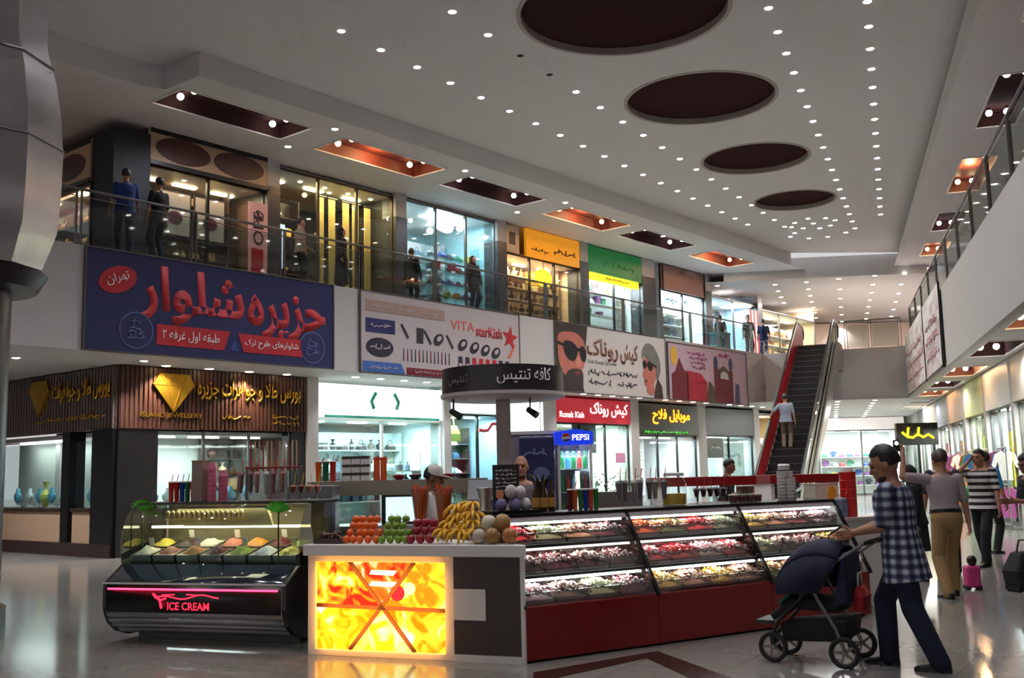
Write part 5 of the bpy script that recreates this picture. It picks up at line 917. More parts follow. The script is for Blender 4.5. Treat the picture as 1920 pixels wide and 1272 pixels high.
for c in range(3):
    o = thing('sweet_case', 'red-based glass sweet case '+['next to the fruit counter', 'in the middle of three', 'behind the stroller'][c], 'display case', KF @ Tr(CWD*c, 0, 0)); w = CWD
    b = MB(); b.box(.0, w-.004, 0, .9, .02, .46); b.build('red_base', M_red, o, bevel=.003); b = MB(); b.box(.05, w-.05, .06, .85, 0, .02); b.build('plinth', M_black, o)
    b = MB(); b.box(0, w-.004, .86, .9, .46, 1.2); b.build('back_panel', mat('rosy_back_panel', (176, 140, 138), .5), o)
    b = MB(); b.box(-.0, w, .42, .92, 1.2, 1.225); b.build('top_board', M_black, o); b = MB(); b.prism([(.398, 1.152), (.428, 1.2), (.46, 1.2), (.43, 1.152)], 0.02, w-.02, 'x'); b.build('top_rail', mat('pale_grey_rail', (176, 168, 168), .4), o)
    for k, (z, y) in enumerate(((.70, .146), (.95, .298))): b = MB(); b.box(.02, w-.02, y-.005, .86, z-.016, z); b.build('shelf', M_wht, o); b = MB(); b.box(.02, w-.02, y-.012, y-.005, z-.02, z+.004); b.build('shelf_edge', M_black, o)
    for k, (z, y) in enumerate(((.672, .17), (.922, .325), (1.148, .44))): b = MB(); b.box(.05, w-.05, y, y+.04, z-.02, z); b.build('light_tube', M_tube if k != 1 else lamp_mat('dim_glow_line', (255, 236, 230), .7), o)  # middle tier has no LED; its dim glowing bar draws a thin pinkish line
    b = MB(); b.add([(.02, -.004, .47), (w-.02, -.004, .47), (w-.02, .43, 1.19), (.02, .43, 1.19)], [(0, 1, 2, 3)]); b.build('glass_front', M_glass, o)
    for x in ((0, w) if c == 0 else (w,)):
        b = MB(); b.bar((x, -.02, .45), (x, .44, 1.215), .03, .03); b.build('slanted_post', M_black, o); b = MB(); b.prism([(.0, .47), (.43, 1.18), (.86, 1.18), (.86, .47)][::-1], x-.006, x+.006, 'x'); b.build('partition', M_wht if c == 2 else glass('partition_glass', (206, 196, 192), refl=.2), o)
    light('AREA', KF @ Tr(CWD*c+w/2, .5, 1.1), 3.6, (255, 244, 236), 1.2, .06); light('AREA', KF @ Tr(CWD*c+w/2, .2, .64), 1.6, (255, 244, 236), 1.2, .06); light('AREA', KF @ Tr(CWD*c+w/2, .36, .9), 1.5, (255, 236, 230), 1.2, .06)  # last area lamp is added light for the middle tier
    for t_ in range(3):
        for i in range(4):
            k = layout[t_][c][i]; y = .15+.152*t_; z = (.49, .726, .976)[t_]
            t = thing('candy_tray', f"{CAND[k][1]} sweets tray, {NTH[i]} on the {tiern[t_]} tier of the {casen[c]}", 'sweet tray', KF @ Tr(CWD*c+.2+.357*i, y+.05, z) @ Rx(R(8)), 'sweet trays in the red cases')
            link('tray_wall', TRAY, t); cd = link('candy', CANM[k], t, Tr(0, 0, .002)); cd['kind'] = 'stuff'
o = thing('end_counter', 'pale end counter carrying the red tube beyond the sweet cases', 'counter', KF @ Tr(CWD*3+.03, .3, 0)); b = MB(); b.box(0, .75, 0, .62, 0, .98); b.build('body', M_wht, o); b = MB(); b.box(-.01, .78, -.03, .65, .98, 1.02); b.build('worktop', mat('stone_worktop', (186, 170, 166), .3), o, bevel=.004)
# ---- things standing on the sweet cases (shelf height 1.225)
KT = KF @ Tr(0, .66, 1.226)
RB_ = [((110, 20, 30), 'dark red'), ((236, 110, 40), 'orange'), ((60, 130, 60), 'leaf green'), ((20, 70, 170), 'blue'), ((230, 80, 60), 'coral'), ((30, 140, 40), 'bright green')]
cups(KT @ Tr(.98, 0, 0), 6, RB_, .062, lambda nm, i: f'{nm} paper cup in the rainbow row on the sweet cases', .027, .19, 'rainbow cups on the sweet cases')
for i in range(7): sundae(KT @ Tr(1.58+.097*i, .03*(i % 2), 0), f'{ORD[i]} tall sundae glass on the middle sweet case', [(130, 116, 140), (120, 100, 96), (190, 176, 166)][i % 3], 'sundae glasses on the middle sweet case', .27)
o = thing('glass_carafe', 'lit glass carafe of yellow juice on the middle sweet case', 'carafe', KT @ Tr(2.34, .05, 0)); b = MB(); b.lathe([(.12, 0), (.13, .02), (.13, .22), (.1, .28), (.1, .3)], 20); b.build('vessel', glass('drink_glass', (250, 252, 252), refl=.1), o, smooth=True); b = MB(); b.lathe([(.001, .01), (.118, .012), (.122, .12), (.001, .12)], 20); b.build('juice', mat('yellow_juice', (230, 190, 60), .3), o, smooth=True); b = MB(); b.lathe([(.105, .3), (.105, .33), (.001, .34)], 20); b.build('lid', M_wht, o, smooth=True)
for i in range(5): sundae(KT @ Tr(2.6+.096*i, 0, 0), f'{ORD[i]} wine glass of dark purple drink on the sweet cases', (70, 20, 40), 'purple drinks on the sweet cases', .17, (170, 60, 80))
for i, (x, z) in enumerate(((3.12, 0), (3.24, 0), (3.36, 0), (3.48, 0), (3.24, .092), (3.36, .092))):
    t = thing('dessert_tub', f"clear tub of pink dessert in the {'upper' if z else 'lower'} layer of the tub stack, {ORD[i % 4]} along", 'tub', KT @ Tr(x, 0, z), 'dessert tubs on the sweet cases'); b = MB(); b.lathe([(.042, 0), (.052, .078), (.05, .078), (.04, .004), (.001, .004)], 16); b.build('tub_wall', M_acr, t, smooth=True); b = MB(); b.lathe([(.001, .004), (.039, .005), (.047, .062), (.001, .066)], 14); b.build('dessert', mat('pink_dessert', (206, 130, 116), .5), t, smooth=True); b = MB(); b.lathe([(.001, .09), (.054, .086), (.055, .078), (.001, .078)], 16); b.build('lid', M_wht, t, smooth=True)
o = thing('white_cup_tower', 'tall white stack of cups and lids at the end of the sweet cases', 'cup stack', KT @ Tr(3.95, .02, 0))
for i, (dx, dy, n) in enumerate(((-.06, 0, 9), (.06, .02, 9), (0, -.07, 7))):
    for k in range(n): b = MB(); z = .036*k; b.lathe([(.05, z), (.055, z+.03), (.06, z+.036), (.05, z+.036)], 14); b.build('cup', M_wht, o, Tr(dx, dy, 0), smooth=True)
for i, z in enumerate((.34, .36, .38)): b = MB(); b.lathe([(.001, z), (.07, z), (.05, z+.02)], 14); b.build('lid', M_wht, o, Tr(-.02, 0, 0), smooth=True)
o = thing('red_cup_tube', 'tall glossy red cup tube on the end counter', 'cup dispenser', KF @ Tr(CWD*3+.28, .45, 1.02)); M_redg = mat('glossy_red', (214, 20, 18), .2, var=.05, coat=.5); b = MB(); b.lathe([(.085, 0), (.09, .01), (.09, .46), (.096, .48), (.096, .5), (.08, .5)], 22); b.build('tube', M_redg, o, smooth=True); b = MB(); b.lathe([(.001, .5), (.06, .5), (.055, .545), (.001, .55)], 18); b.build('lid', M_wht, o, smooth=True)
for z in (.1, .2, .3, .4): b = MB(); b.lathe([(.0905, z), (.094, z+.005), (.0905, z+.01)], 22); b.build('rib', M_redg, o, smooth=True)
o = thing('picture_box', 'pale box printed with yellow and green fruit behind the red tube', 'box', KF @ Tr(CWD*3+.2, .78, 1.02)); b = MB(); b.box(-.17, .2, -.08, .1, 0, .36); b.build('carton', mat('pale_carton', (222, 212, 190), .6), o); disc(o, .1, .24, .07, .1, mat('print_yellow', (230, 170, 30), .5), -.083, 'printed_fruit'); disc(o, .12, .1, .08, .06, mat('print_green', (110, 160, 40), .5), -.083, 'printed_leaf'); b = MB(); b.box(-.172, .202, -.082, .102, .36, .37); b.build('lid', M_tan, o)
o = thing('napkin_holder', 'grey napkin holder beside the red tube', 'holder', KF @ Tr(CWD*3+.08, .4, 1.02)); b = MB(); b.box(-.05, .05, -.06, .06, 0, .2); b.build('body', mat('grey_blue_plastic', (120, 126, 150), .4), o, bevel=.006); b = MB(); b.box(-.04, .04, -.05, .05, .2, .22); b.build('napkins', M_wht, o)
o = thing('plush_display', 'plush-topped display of white and violet tubs before the bald man', 'display', KT @ Tr(.32, -.05, 0)); b = MB(); b.box(-.3, .25, -.1, .14, 0, .03); b.build('base', M_black, o)
for i, (x, z, r, c) in enumerate(((-.18, .1, .07, (120, 110, 150)), (0, .1, .08, (130, 120, 160)), (.15, .1, .07, (206, 200, 200)), (-.05, .25, .075, (200, 186, 186)), (.08, .24, .07, (214, 206, 204)))): b = MB(); b.ell((x*.8, 0, z*.8), r*.75, r*.75, r*.85, 14, 10); b.build('plush_ball', mat('plush_%d_%d_%d' % c, c, .9, var=.15, scale=60, bump=.4), o, smooth=True)
for i in range(3):
    t = thing('syrup_bottle', f'{ORD[i]} brown labelled syrup bottle on the sweet case beside the fruit', 'bottle', KT @ Tr(.62+.09*i, .05, 0), 'syrup bottles'); b = MB(); b.lathe([(.03, 0), (.034, .01), (.034, .15), (.014, .21), (.013, .27), (.016, .27), (.016, .29), (.001, .29)], 14); b.build('bottle_body', mat('brown_bottle', (70, 44, 24), .25), t, smooth=True); b = MB(); b.lathe([(.0345, .04), (.0352, .05), (.0352, .12), (.0345, .13)], 14); b.build('label_band', mat('amber_label', (206, 150, 70), .5), t, smooth=True)
o = thing('pineapple_plant', 'spiky dark green plant leaves behind the syrup bottles', 'plant', KT @ Tr(.75, .16, 0)); b = MB(); b.lathe([(.05, 0), (.06, .1), (.05, .1)], 14); b.build('pot', M_dark, o)
for k in range(10): a = 2*math.pi*k/10; b = MB(); b.tube([(0, 0, .1), (.06*math.cos(a), .06*math.sin(a), .28), (.13*math.cos(a), .13*math.sin(a), .36)], [.012, .016, .003], 5); b.build('leaf', mat('dark_leaf', (44, 56, 40), .5), o)
# ================================================================== inside the kiosk
o = thing('cafe_sign', 'curved black drum sign with white script on a grey pole', 'sign', Tr(-.13, 13.0, 0)); SR = .76
def bend(me):
    for v in me.vertices: a = v.co.x/SR; rr = SR-v.co.y; v.co = Vector((rr*math.sin(a), -rr*math.cos(a), v.co.z))
b = MB(); b.loft([[(r*math.cos(2*math.pi*k/48), r*math.sin(2*math.pi*k/48), z) for k in range(48)] for r, z in ((SR-.02, 2.56), (SR, 2.56), (SR, 2.88), (SR-.02, 2.88))], caps=False, closed=True); b.build('drum', mat('charcoal_drum', (46, 40, 42), .35, var=.1), o, smooth=True)
b = MB(); b.lathe([(.001, 2.5), (SR-.05, 2.5), (SR+.02, 2.53), (SR+.02, 2.57), (.001, 2.57)], 48); b.build('underside', mat('grey_metal_paint', (190, 182, 180), .5), o, smooth=True)
for (s, x, z, w_, h_, m_) in (('کافه تنتیس', .3, 2.74, .72, .2, M_txtw), ('تنتیس', -.6, 2.71, .34, .12, mat('dim_lettering', (120, 112, 112), .5))):
    me = txt_mesh(s, w_, h_, .008, 0, .008)
    for v in me.vertices: v.co.x += x; v.co.z += z
    bend(me); me.materials.append(m_); link('lettering', me, o)
b = MB(); b.box(-.09, .09, -.09, .09, 0, 2.5); b.build('pole', mat('grey_metal_paint', (190, 182, 180), .5), o, bevel=.01); b = MB(); b.box(-.16, .16, -.16, .16, 0, .04); b.build('foot_plate', M_dsteel, o)
for s, a in ((-.6, -20), (.33, 15)):
    t = MB(); t.cyl((s, -.35, 2.5), (s, -.35, 2.36), .012, n=8); t.cyl((s-.03, -.32, 2.36), (s+.08, -.4, 2.28), .035, .045, 10); t.build('hanging_spot', M_black, o)
BK = Tr(-2.55, 12.7, 0)
o = thing('steel_back_bar', 'stainless steel back counter behind the server', 'counter', BK); b = MB(); b.box(0, 2.2, 0, .7, 0, .95); b.build('cabinet', M_steel, o); b = MB(); b.box(-.02, 2.22, -.02, .72, .95, 1.0); b.build('worktop', M_steel, o); b = MB(); b.box(0, 2.2, .2, .72, 1.48, 1.54); b.build('upper_shelf', mat('sandy_steel', (150, 142, 126), .4, .5), o)
b = MB(); b.box(0, 2.2, .18, .2, 1.36, 1.54); b.build('shelf_apron', mat('sandy_steel', (150, 142, 126), .4, .5), o)
for x in (0, 1.15, 2.17): b = MB(); b.box(x, x+.03, .65, .7, 1.0, 1.48); b.build('post', M_steel, o)
t = thing('lit_oven', 'small lit glass showcase on the steel back counter', 'oven', BK @ Tr(.95, .25, 1.002)); b = MB(); b.box(-.05, .75, .02, .4, 0, .36); b.build('casing', M_dsteel, t); b = MB(); b.box(0, .7, 0, .02, .03, .33); b.build('lit_window', mat('lit_blue_window', (160, 186, 214), .3, emit=.7, ecol=(190, 214, 240)), t); b = MB(); b.box(-.05, .75, -.01, .02, 0, .03); b.box(-.05, .75, -.01, .02, .33, .36); b.box(-.05, 0, -.01, .02, .03, .33); b.box(.7, .75, -.01, .02, .03, .33); b.build('door_frame', M_black, t)
t = thing('steel_cabinet', 'tall stainless cabinet beside the freezer end', 'cabinet', Tr(-2.55, 11.75, 0)); b = MB(); b.box(0, .5, 0, .5, 0, 1.5); b.build('body', mat('grey_steel_sheet', (120, 118, 122), .35, .7), t, bevel=.01); b = MB(); b.box(.42, .44, -.03, 0, .8, 1.2); b.build('handle', M_steel, t)
SH = BK @ Tr(0, .42, 1.54)
for r in range(3):
    for c in range(3):
        t = thing('lidded_carton', f"white carton with a dark top stripe, {['bottom', 'middle', 'top'][r]} row of the shelf stack, {ORD[c]} along", 'carton', SH @ Tr(.45+.115*c, 0, .102*r), 'white cartons on the upper shelf'); b = MB(); b.box(-.052, .052, -.06, .06, 0, .07); b.build('body', M_wht, t); b = MB(); b.box(-.055, .055, -.063, .063, .07, .1); b.build('dark_lid', M_dark, t)
for i in range(2): t = thing('orange_canister', f"orange canister {'nearer' if i == 0 else 'farther from'} the white cartons on the upper shelf", 'canister', SH @ Tr(.82+.085*i, 0, 0)); b = MB(); b.lathe([(.04, 0), (.04, .26), (.036, .28), (.001, .28)], 16); b.build('body', mat('orange_can', (226, 90, 30), .4), t, smooth=True); b = MB(); b.lathe([(.042, .255), (.042, .285), (.001, .29)], 16); b.build('lid', mat('orange_lid', (206, 70, 20), .4), t, smooth=True)
cups(SH @ Tr(.1, -.05, .001), 3, [C_[1], C_[3], C_[0]], .09, lambda nm, i: f'{nm} paper cup standing left of the white cartons on the upper shelf', .04, .24, 'paper cups on the upper shelf')
for i in range(5): t = thing('sauce_bowl', f'{ORD[i]} small bowl on the upper steel shelf behind the server', 'bowl', SH @ Tr(1.1+.2*i, 0, 0), 'bowls on the upper shelf'); b = MB(); b.lathe([(.04, 0), (.08, .05), (.085, .06), (.075, .055), (.035, .01)], 16); b.build('bowl_wall', [M_bred, M_dprint, M_wht][i % 3], t, smooth=True); b = MB(); b.lathe([(.001, .045), (.07, .045), (.04, .065), (.001, .075)], 14); b.build('filling', mat('bowl_filling', (160, 40, 40), .5), t, smooth=True)
t = thing('juice_machine', 'grey steel dish machine behind the bananas', 'machine', Tr(-.6, 12.05, 0)); b = MB(); b.box(0, .62, 0, .5, 0, 1.12); b.build('stand', M_dsteel, t); b = MB(); b.prism([(.02, 1.12), (.48, 1.12), (.48, 1.52), (.2, 1.52), (.05, 1.3)], .05, .57, 'x'); b.build('hood', mat('grey_steel_sheet', (120, 118, 122), .35, .7), t); b = MB(); b.box(.15, .5, .0, .03, 1.14, 1.2); b.build('control_strip', M_black, t)  # dish machine of grey steel, not a juicer
t = thing('coffee_grinder', 'steel coffee grinder beside the menu board', 'grinder', Tr(.02-.35, 11.35, 0)); b = MB(); b.box(-.12, .12, -.12, .12, 0, 1.0); b.build('stand', M_dsteel, t); b = MB(); b.lathe([(.07, 1.0), (.08, 1.2), (.06, 1.28), (.1, 1.42), (.1, 1.44), (.001, 1.45)], 16); b.build('grinder_body', M_steel, t, smooth=True)
t = thing('menu_board', 'black menu board with small print and ice cream pictures', 'menu board', Tr(-.1, 10.65, 0) @ Rz(R(2))); b = MB(); b.box(-.13, .14, 0, .025, 1.18, 1.68); b.build('board', M_black, t); b = MB(); b.box(-.02, .02, .02, .05, .9, 1.2); b.build('leg', M_black, t); b = MB(); b.box(-.12, .12, -.05, .12, .88, .9); b.build('foot', M_black, t)
for k in range(6): scribble(-.1, .11, 1.62-.04*k, .03, -.004, M_txtw, t, 80+k, r=.003)
for k, (x, z, c) in enumerate(((-.06, 1.38, (206, 130, 90)), (-.08, 1.27, (40, 60, 140)), (.03, 1.24, (200, 190, 170)))): disc(t, x, z, .04, .05, mat('menu_%d' % k, c, .5), -.004, 'printed_ice_cream', n=16)
t = thing('kiosk_stand', 'steel stand carrying the menu board', 'stand', Tr(-.1, 10.7, 0)); b = MB(); b.box(-.2, .2, -.1, .2, 0, .86); b.build('cabinet', M_dsteel, t); b = MB(); b.box(-.22, .22, -.12, .22, .86, .88); b.build('top', M_steel, t)
# drinks fridge
FRG = Tr(.86, 15.0, 0) @ Rz(R(3))
o = thing('drinks_fridge', 'drinks fridge with a glowing blue header', 'fridge', FRG); b = MB(); fw = .5
b.box(-fw/2, fw/2, .05, .55, 0, 1.98); b.f.pop(2); b.m.pop(); b.build('cabinet', M_wht, o); b = MB(); b.prism([(-fw/2-.02, 1.98), (fw/2+.02, 1.98), (fw/2+.02, 2.16), (0, 2.2), (-fw/2-.02, 2.16)], -.02, .5, 'y'); b.build('header', mat('lit_blue_header', (24, 50, 180), .3, emit=.45, ecol=(20, 50, 200)), o)
disc(o, -.12, 2.08, .065, .065, M_wht, -.022, 'emblem_disc'); patch(o, [(-.18, 2.09), (-.06, 2.1), (-.08, 2.13), (-.12, 2.145), (-.165, 2.12)], M_bred, -.025, 'emblem_red'); patch(o, [(-.175, 2.05), (-.12, 2.016), (-.07, 2.04), (-.06, 2.065)], mat('emblem_blue', (20, 60, 170), .4), -.025, 'emblem_blue'); txt('PEPSI', .09, -.022, 2.08, .24, .085, MATS['lit_white_lettering'], o, bold=.015, depth=.004)
for s in (-1, 1): b = MB(); b.box(s*(fw/2-.02)-.02, s*(fw/2-.02)+.02, 0, .05, 0, 1.98); b.build('door_frame', M_wht, o)
b = MB(); b.box(-fw/2+.04, fw/2-.04, .01, .02, .25, 1.94); b.build('glass_door', M_glass, o); b = MB(); b.box(-.0, .06, -.03, .0, .7, 1.6); b.build('handle', mat('door_light', (240, 248, 250), .3, emit=.8), o)  # the glowing white bar is the fridge's light tube, not a grip
for k in range(5): b = MB(); b.box(-fw/2+.03, fw/2-.03, .08, .5, .3+.33*k, .315+.33*k); b.build('shelf', M_wht, o)
light('AREA', FRG @ Tr(0, .15, 1.9), 6, (210, 236, 255), .3, .1)
q = random.Random(5)
for k in range(5):
    for j in range(5):
        c = [(70, 130, 160), (40, 110, 60), (150, 190, 210), (180, 60, 50)][q.randrange(4)]; goods('bottle', 'drink_bottle', FRG @ Tr(-.17+.085*j, .18, .316+.33*k), (.085, .085, .25), pm(c, .2), f'{cname(c)} drink bottle, {ORD[j]} on the {NTH[k]} shelf of the fridge', 'bottle', 'bottles in the drinks fridge')
o = thing('navy_cooler', 'tall navy blue cooler with wave print behind the bald man', 'cooler', Tr(.42, 14.7, 0)); b = MB(); b.box(-.36, .14, 0, .5, 0, 2.1); b.build('cabinet', mat('navy_cooler_wrap', (34, 36, 84), .4, var=.3, scale=3), o, bevel=.03); disc(o, -.05, 1.55, .12, .12, M_ringb, -.004, 'wave_print'); scribble(-.3, .1, 1.85, .16, -.006, M_ringb, o, 90)
o = thing('grey_partition', 'grey panel wall with a white top rail behind the cafe pole', 'partition', Tr(-.1, 15.4, 0)); b = MB(); b.box(0, 1.05, 0, .06, 0, 2.15); b.build('panel', mat('grey_panel', (128, 122, 132), .5), o); b = MB(); b.box(-.02, 1.07, -.02, .08, 2.15, 2.2); b.build('top_rail', M_wht, o)
# ---- seating area behind the kiosk
def booth(x, y, rz, label, w=1.6):
    o = thing('red_booth_counter', label, 'counter', Tr(x, y, 0) @ Rz(rz)); b = MB(); b.box(-w/2, w/2, -.35, .35, 1.32, 1.46); b.build('red_top', M_red, o); b = MB(); b.box(-w/2+.1, w/2-.1, -.3, .3, .1, .95); b.build('cabinet', mat('cream_cabinet', (196, 166, 146), .5), o); b = MB(); b.box(-w/2+.05, w/2-.05, -.32, .32, .95, 1.05); b.build('shelf', M_red, o)
    for s in (-1, 1): b = MB(); b.box(s*(w/2-.06)-.03, s*(w/2-.06)+.03, -.3, .3, 0, 1.32); b.build('post', M_wht, o)
booth(3.0, 17.0, R(10), 'cream counter with a red canopy behind the sundae glasses'); booth(4.75, 17.8, R(14), 'second cream counter with a red canopy, nearer the escalator', 1.3)
o = thing('planter', 'long planter of dark foliage behind the fridge', 'planter', Tr(1.5, 17.2, 0)); b = MB(); b.box(-.55, .55, -.18, .18, 0, 1.25); b.build('trough', M_dsteel, o); q = random.Random(3); b = MB()
for k in range(160):
    x, y, z = q.uniform(-.52, .52), q.uniform(-.16, .16), 1.25+q.uniform(0, .3); a, s = q.uniform(0, 6.3), q.uniform(.04, .08); d1 = Vector((math.cos(a), math.sin(a), q.uniform(-.3, .8)))*s; d2 = Vector((-math.sin(a), math.cos(a), 0))*s*.4; p = Vector((x, y, z)); b.add([p, p+d1*.5+d2, p+d1, p+d1*.5-d2], [(0, 1, 2, 3)])
f = b.build('foliage', mat('dark_foliage', (52, 60, 44), .6, var=.4), o); f['kind'] = 'stuff'
# ================================================================== people
def capsule(b, p0, p1, r0, r1, n=12):
    p0, p1 = Vector(p0), Vector(p1); d = (p1-p0); L = d.length or 1e-4; d /= L; pts = []; rr = []
    for t in (-80, -50, -25): pts.append(p0+d*(r0*math.sin(R(t)))); rr.append(r0*math.cos(R(t)))
    pts += [p0, p1]; rr += [r0, r1]
    for t in (25, 50, 80): pts.append(p1+d*(r1*math.sin(R(t)))); rr.append(r1*math.cos(R(t)))
    b.tube(pts, rr, n)
def ik(a, t, l1, l2, hint):
    a, t = Vector(a), Vector(t); d = t-a; L = min(d.length, (l1+l2)*.999); d.normalize(); t = a+d*L
    x = (l1*l1-l2*l2+L*L)/(2*L); h = math.sqrt(max(0, l1*l1-x*x)); hv = Vector(hint); hv -= d*hv.dot(d); hv.normalize(); return a+d*x+hv*h, t
def remeshed(b, name, mats, voxel, it=4):
    me = b.mesh('tmp', MATS['white_laminate']); o = bpy.data.objects.new('tmp', me); COL.objects.link(o)
    k = o.modifiers.new('r', 'REMESH'); k.mode = 'VOXEL'; k.voxel_size = voxel; k.use_smooth_shade = True
    k = o.modifiers.new('s', 'SMOOTH'); k.factor = .5; k.iterations = it
    dg = bpy.context.evaluated_depsgraph_get(); out = bpy.data.meshes.new_from_object(o.evaluated_get(dg)); bpy.data.objects.remove(o); bpy.data.meshes.remove(me)
    out.materials.clear()
    for m_ in (mats if isinstance(mats, list) else [mats]): out.materials.append(m_)
    out.polygons.foreach_set('use_smooth', [True]*len(out.polygons)); return out
def ellr(c, rx, ry, n=16, M3=None):
    return [tuple((M3 @ v if M3 else v)) for v in [Vector((c[0]+rx*math.cos(2*math.pi*k/n), c[1]+ry*math.sin(2*math.pi*k/n), c[2])) for k in range(n)]]
SKIN = {'tan': mat('skin_tan', (172, 122, 96), .55, var=.1), 'brown': mat('skin_brown', (134, 88, 66), .55, var=.1), 'light': mat('skin_light', (196, 148, 122), .55, var=.1)}
HAIR = mat('black_hair', (24, 20, 19), .5, var=.3, scale=40, bump=.6); HAIR2 = mat('brown_hair', (58, 40, 32), .5, var=.3, scale=40, bump=.6)
SHOE = mat('black_shoe', (22, 20, 20), .4)
def person(label, M, top, bottom, H=1.75, skin='tan', hair=HAIR, lean=0, yaw=0, nod=0, feet=((.1, 0, 0), (-.1, 0, 0)), hands=(None, None), sleeve='short', hip=.93, hipy=0, build=1.0, voxel=.011, hem=.84, coat=0, shoes=SHOE, scarf=None, cap=None, beard=None, curl=28, bald=False, collar=True, head=1.0, ehint=None, toes=None, tuck=False):
    s = H/1.75; o = thing('person', label, 'person', M @ Matrix.Scale(s, 4)); w = build
    Rt = Tr(0, hipy, hip) @ Rx(R(lean)); T3 = lambda x, y, z: Rt @ Vector((x, y, z-.93))        # torso frame
    neck = T3(0, .015, 1.46); hc = T3(0, -.012, 1.6); Hd = Matrix.Translation(hc) @ Rz(R(yaw)) @ Rx(R(nod+lean*.4)) @ Matrix.Scale(head, 4)
    hp = lambda x, y, z: Hd @ Vector((x, y, z))
    sh = {1: T3(.185*w, .01, 1.40), -1: T3(-.185*w, .01, 1.40)}; arms = {}
    for i, sd in enumerate((1, -1)):
        t = hands[i]; t = Vector(t) if t else T3(sd*.27*w, -.06, .86)
        e, t = ik(sh[sd], t, .29, .26, (ehint[i] if ehint else (sd*.35, .8, -.4))); arms[sd] = (e, t)
    legs = {}
    for i, sd in enumerate((1, -1)):
        f = feet[i]; hj = Rt @ Vector((sd*.09*w, 0, -.03)); a = Vector((f[0], f[1]+.03, f[2]+.085)); k, a = ik(hj, a, .43, .43, (sd*.12, -1, .1)); legs[sd] = (hj, k, a)
    lev = [(.80, .05, .05), (.84, .14, .095), (.92, .168, .115), (1.0, .158, .108), (1.08, .145, .1), (1.18, .155, .108), (1.28, .172, .115), (1.37, .178, .105), (1.42, .15, .085), (1.46, .085, .065)]
    def torso(b, inf, z0=.8, z1=1.47, flare=0):
        rings = [ellr((0, 0, z-.93), rx*w+inf, ry*w+inf, 18) for z, rx, ry in lev if z0 <= z <= z1]
        if flare: rings = [ellr((0, 0, flare-.93), .188*w+inf, .135*w+inf, 18)]+[r_ for r_ in rings if r_[0][2] > -.02]
        b.loft([[tuple(Rt @ Vector(p)) for p in r_] for r_ in rings])
    # ---- body
    b = MB(); torso(b, 0); capsule(b, T3(0, .015, 1.42), hp(0, .02, -.05), .058*w, .054)
    b.T = Hd
    b.ell((0, .012, .03), .076, .096, .108, 16, 12); b.ell((0, -.028, -.045), .055, .062, .07, 14, 10); capsule(b, (0, -.088, .02), (0, -.108, -.015), .011, .016, 8); b.ell((0, -.082, .045), .055, .02, .018); b.ell((0, -.082, -.075), .026, .022, .02)
    for sd in (1, -1): b.ell((sd*.078, .015, .0), .012, .024, .034, 10, 8); b.ell((sd*.03, -.07, -.015), .024, .02, .022, 10, 8)
    b.ell((0, -.09, -.045), .024, .012, .014, 10, 6); b.T = None
    for sd in (1, -1):
        e, t = arms[sd]; capsule(b, sh[sd], e, .05*w, .04*w); capsule(b, e, t, .04*w, .027)
        d = (t-e).normalized(); side = Vector((0, 1, 0)) if abs(d.y) < .8 else Vector((0, 0, 1)); side = (side-d*side.dot(d)).normalized(); n = d.cross(side)*(-sd); n.normalize()
        for q_ in (-.026, -.009, .009, .026): capsule(b, t+side*q_*.6, t+d*.085+side*q_, .016, .0125, 8)
        for j, (q_, L) in enumerate(((-.036, .066), (-.0125, .08), (.0115, .085), (.034, .076))):
            d1 = (d*math.cos(R(curl))+n*math.sin(R(curl))); d2 = (d*math.cos(R(curl*2.4))+n*math.sin(R(curl*2.4))); p0 = t+d*.088+side*q_; p1 = p0+d1*L*.5; capsule(b, p0, p1, .0088, .008, 8); capsule(b, p1, p1+d2*L*.5, .008, .0068, 8)
        tb = t+d*.03-side*(-1)*.03; q1 = tb+(d*.6+side*.75+n*.3).normalized()*.045; capsule(b, t+d*.02+side*.02, q1, .0125, .01, 8); capsule(b, q1, q1+(d*.85+side*.3+n*.4).normalized()*.035, .01, .008, 8)
        hj, k, a = legs[sd]; capsule(b, hj, k, .082*w, .055*w); capsule(b, k, a, .055*w, .036); tz = (toes or {}).get(sd, 0); fd = Rz(R(tz)) @ Vector((0, -1, 0)); capsule(b, a+Vector((0, .03, -.045)), a+fd*.14+Vector((0, 0, -.055)), .036, .028)
    link('body', remeshed(b, 'body', SKIN[skin], voxel), o)
    # ---- clothes
    b = MB(); torso(b, .012 if tuck else .026, 1.0 if tuck else .83, 1.43, 0 if tuck else hem)
    if coat:
        lo = ellr((0, hipy, coat), .21*w, .17*w, 18); mid = [tuple(Rt @ Vector(p)) for p in ellr((0, 0, .0), .185*w, .135*w, 18)]; b.loft([lo, mid, [tuple(Rt @ Vector(p)) for p in ellr((0, 0, .15), .162*w, .12*w, 18)]])
    for sd in (1, -1):
        e, t = arms[sd]; capsule(b, sh[sd]-Vector((sd*.01, 0, 0)), e if sleeve == 'long' else sh[sd].lerp(e, .86), .064*w, .056*w)
        if sleeve == 'long': capsule(b, e, e.lerp(t, .95), .054*w, .04*w)
    if collar: b.loft([[tuple(Rt @ Vector(p)) for p in ellr((0, .012, z), r_, r_, 14)] for z, r_ in ((.46, .085), (.5, .074), (.535, .07))])
    link('top', remeshed(b, 'top', top, voxel, 3), o)
    b = MB(); torso(b, .006 if not tuck else .014, .8, 1.01 if not tuck else 1.02)
    for sd in (1, -1): hj, k, a = legs[sd]; capsule(b, hj+Vector((0, 0, .0)), k, .088*w, .074*w); capsule(b, k, a+Vector((0, .0, -.02)), .075*w, .066*w)
    link('trousers', remeshed(b, 'trousers', bottom, voxel, 3), o)
    b = MB()
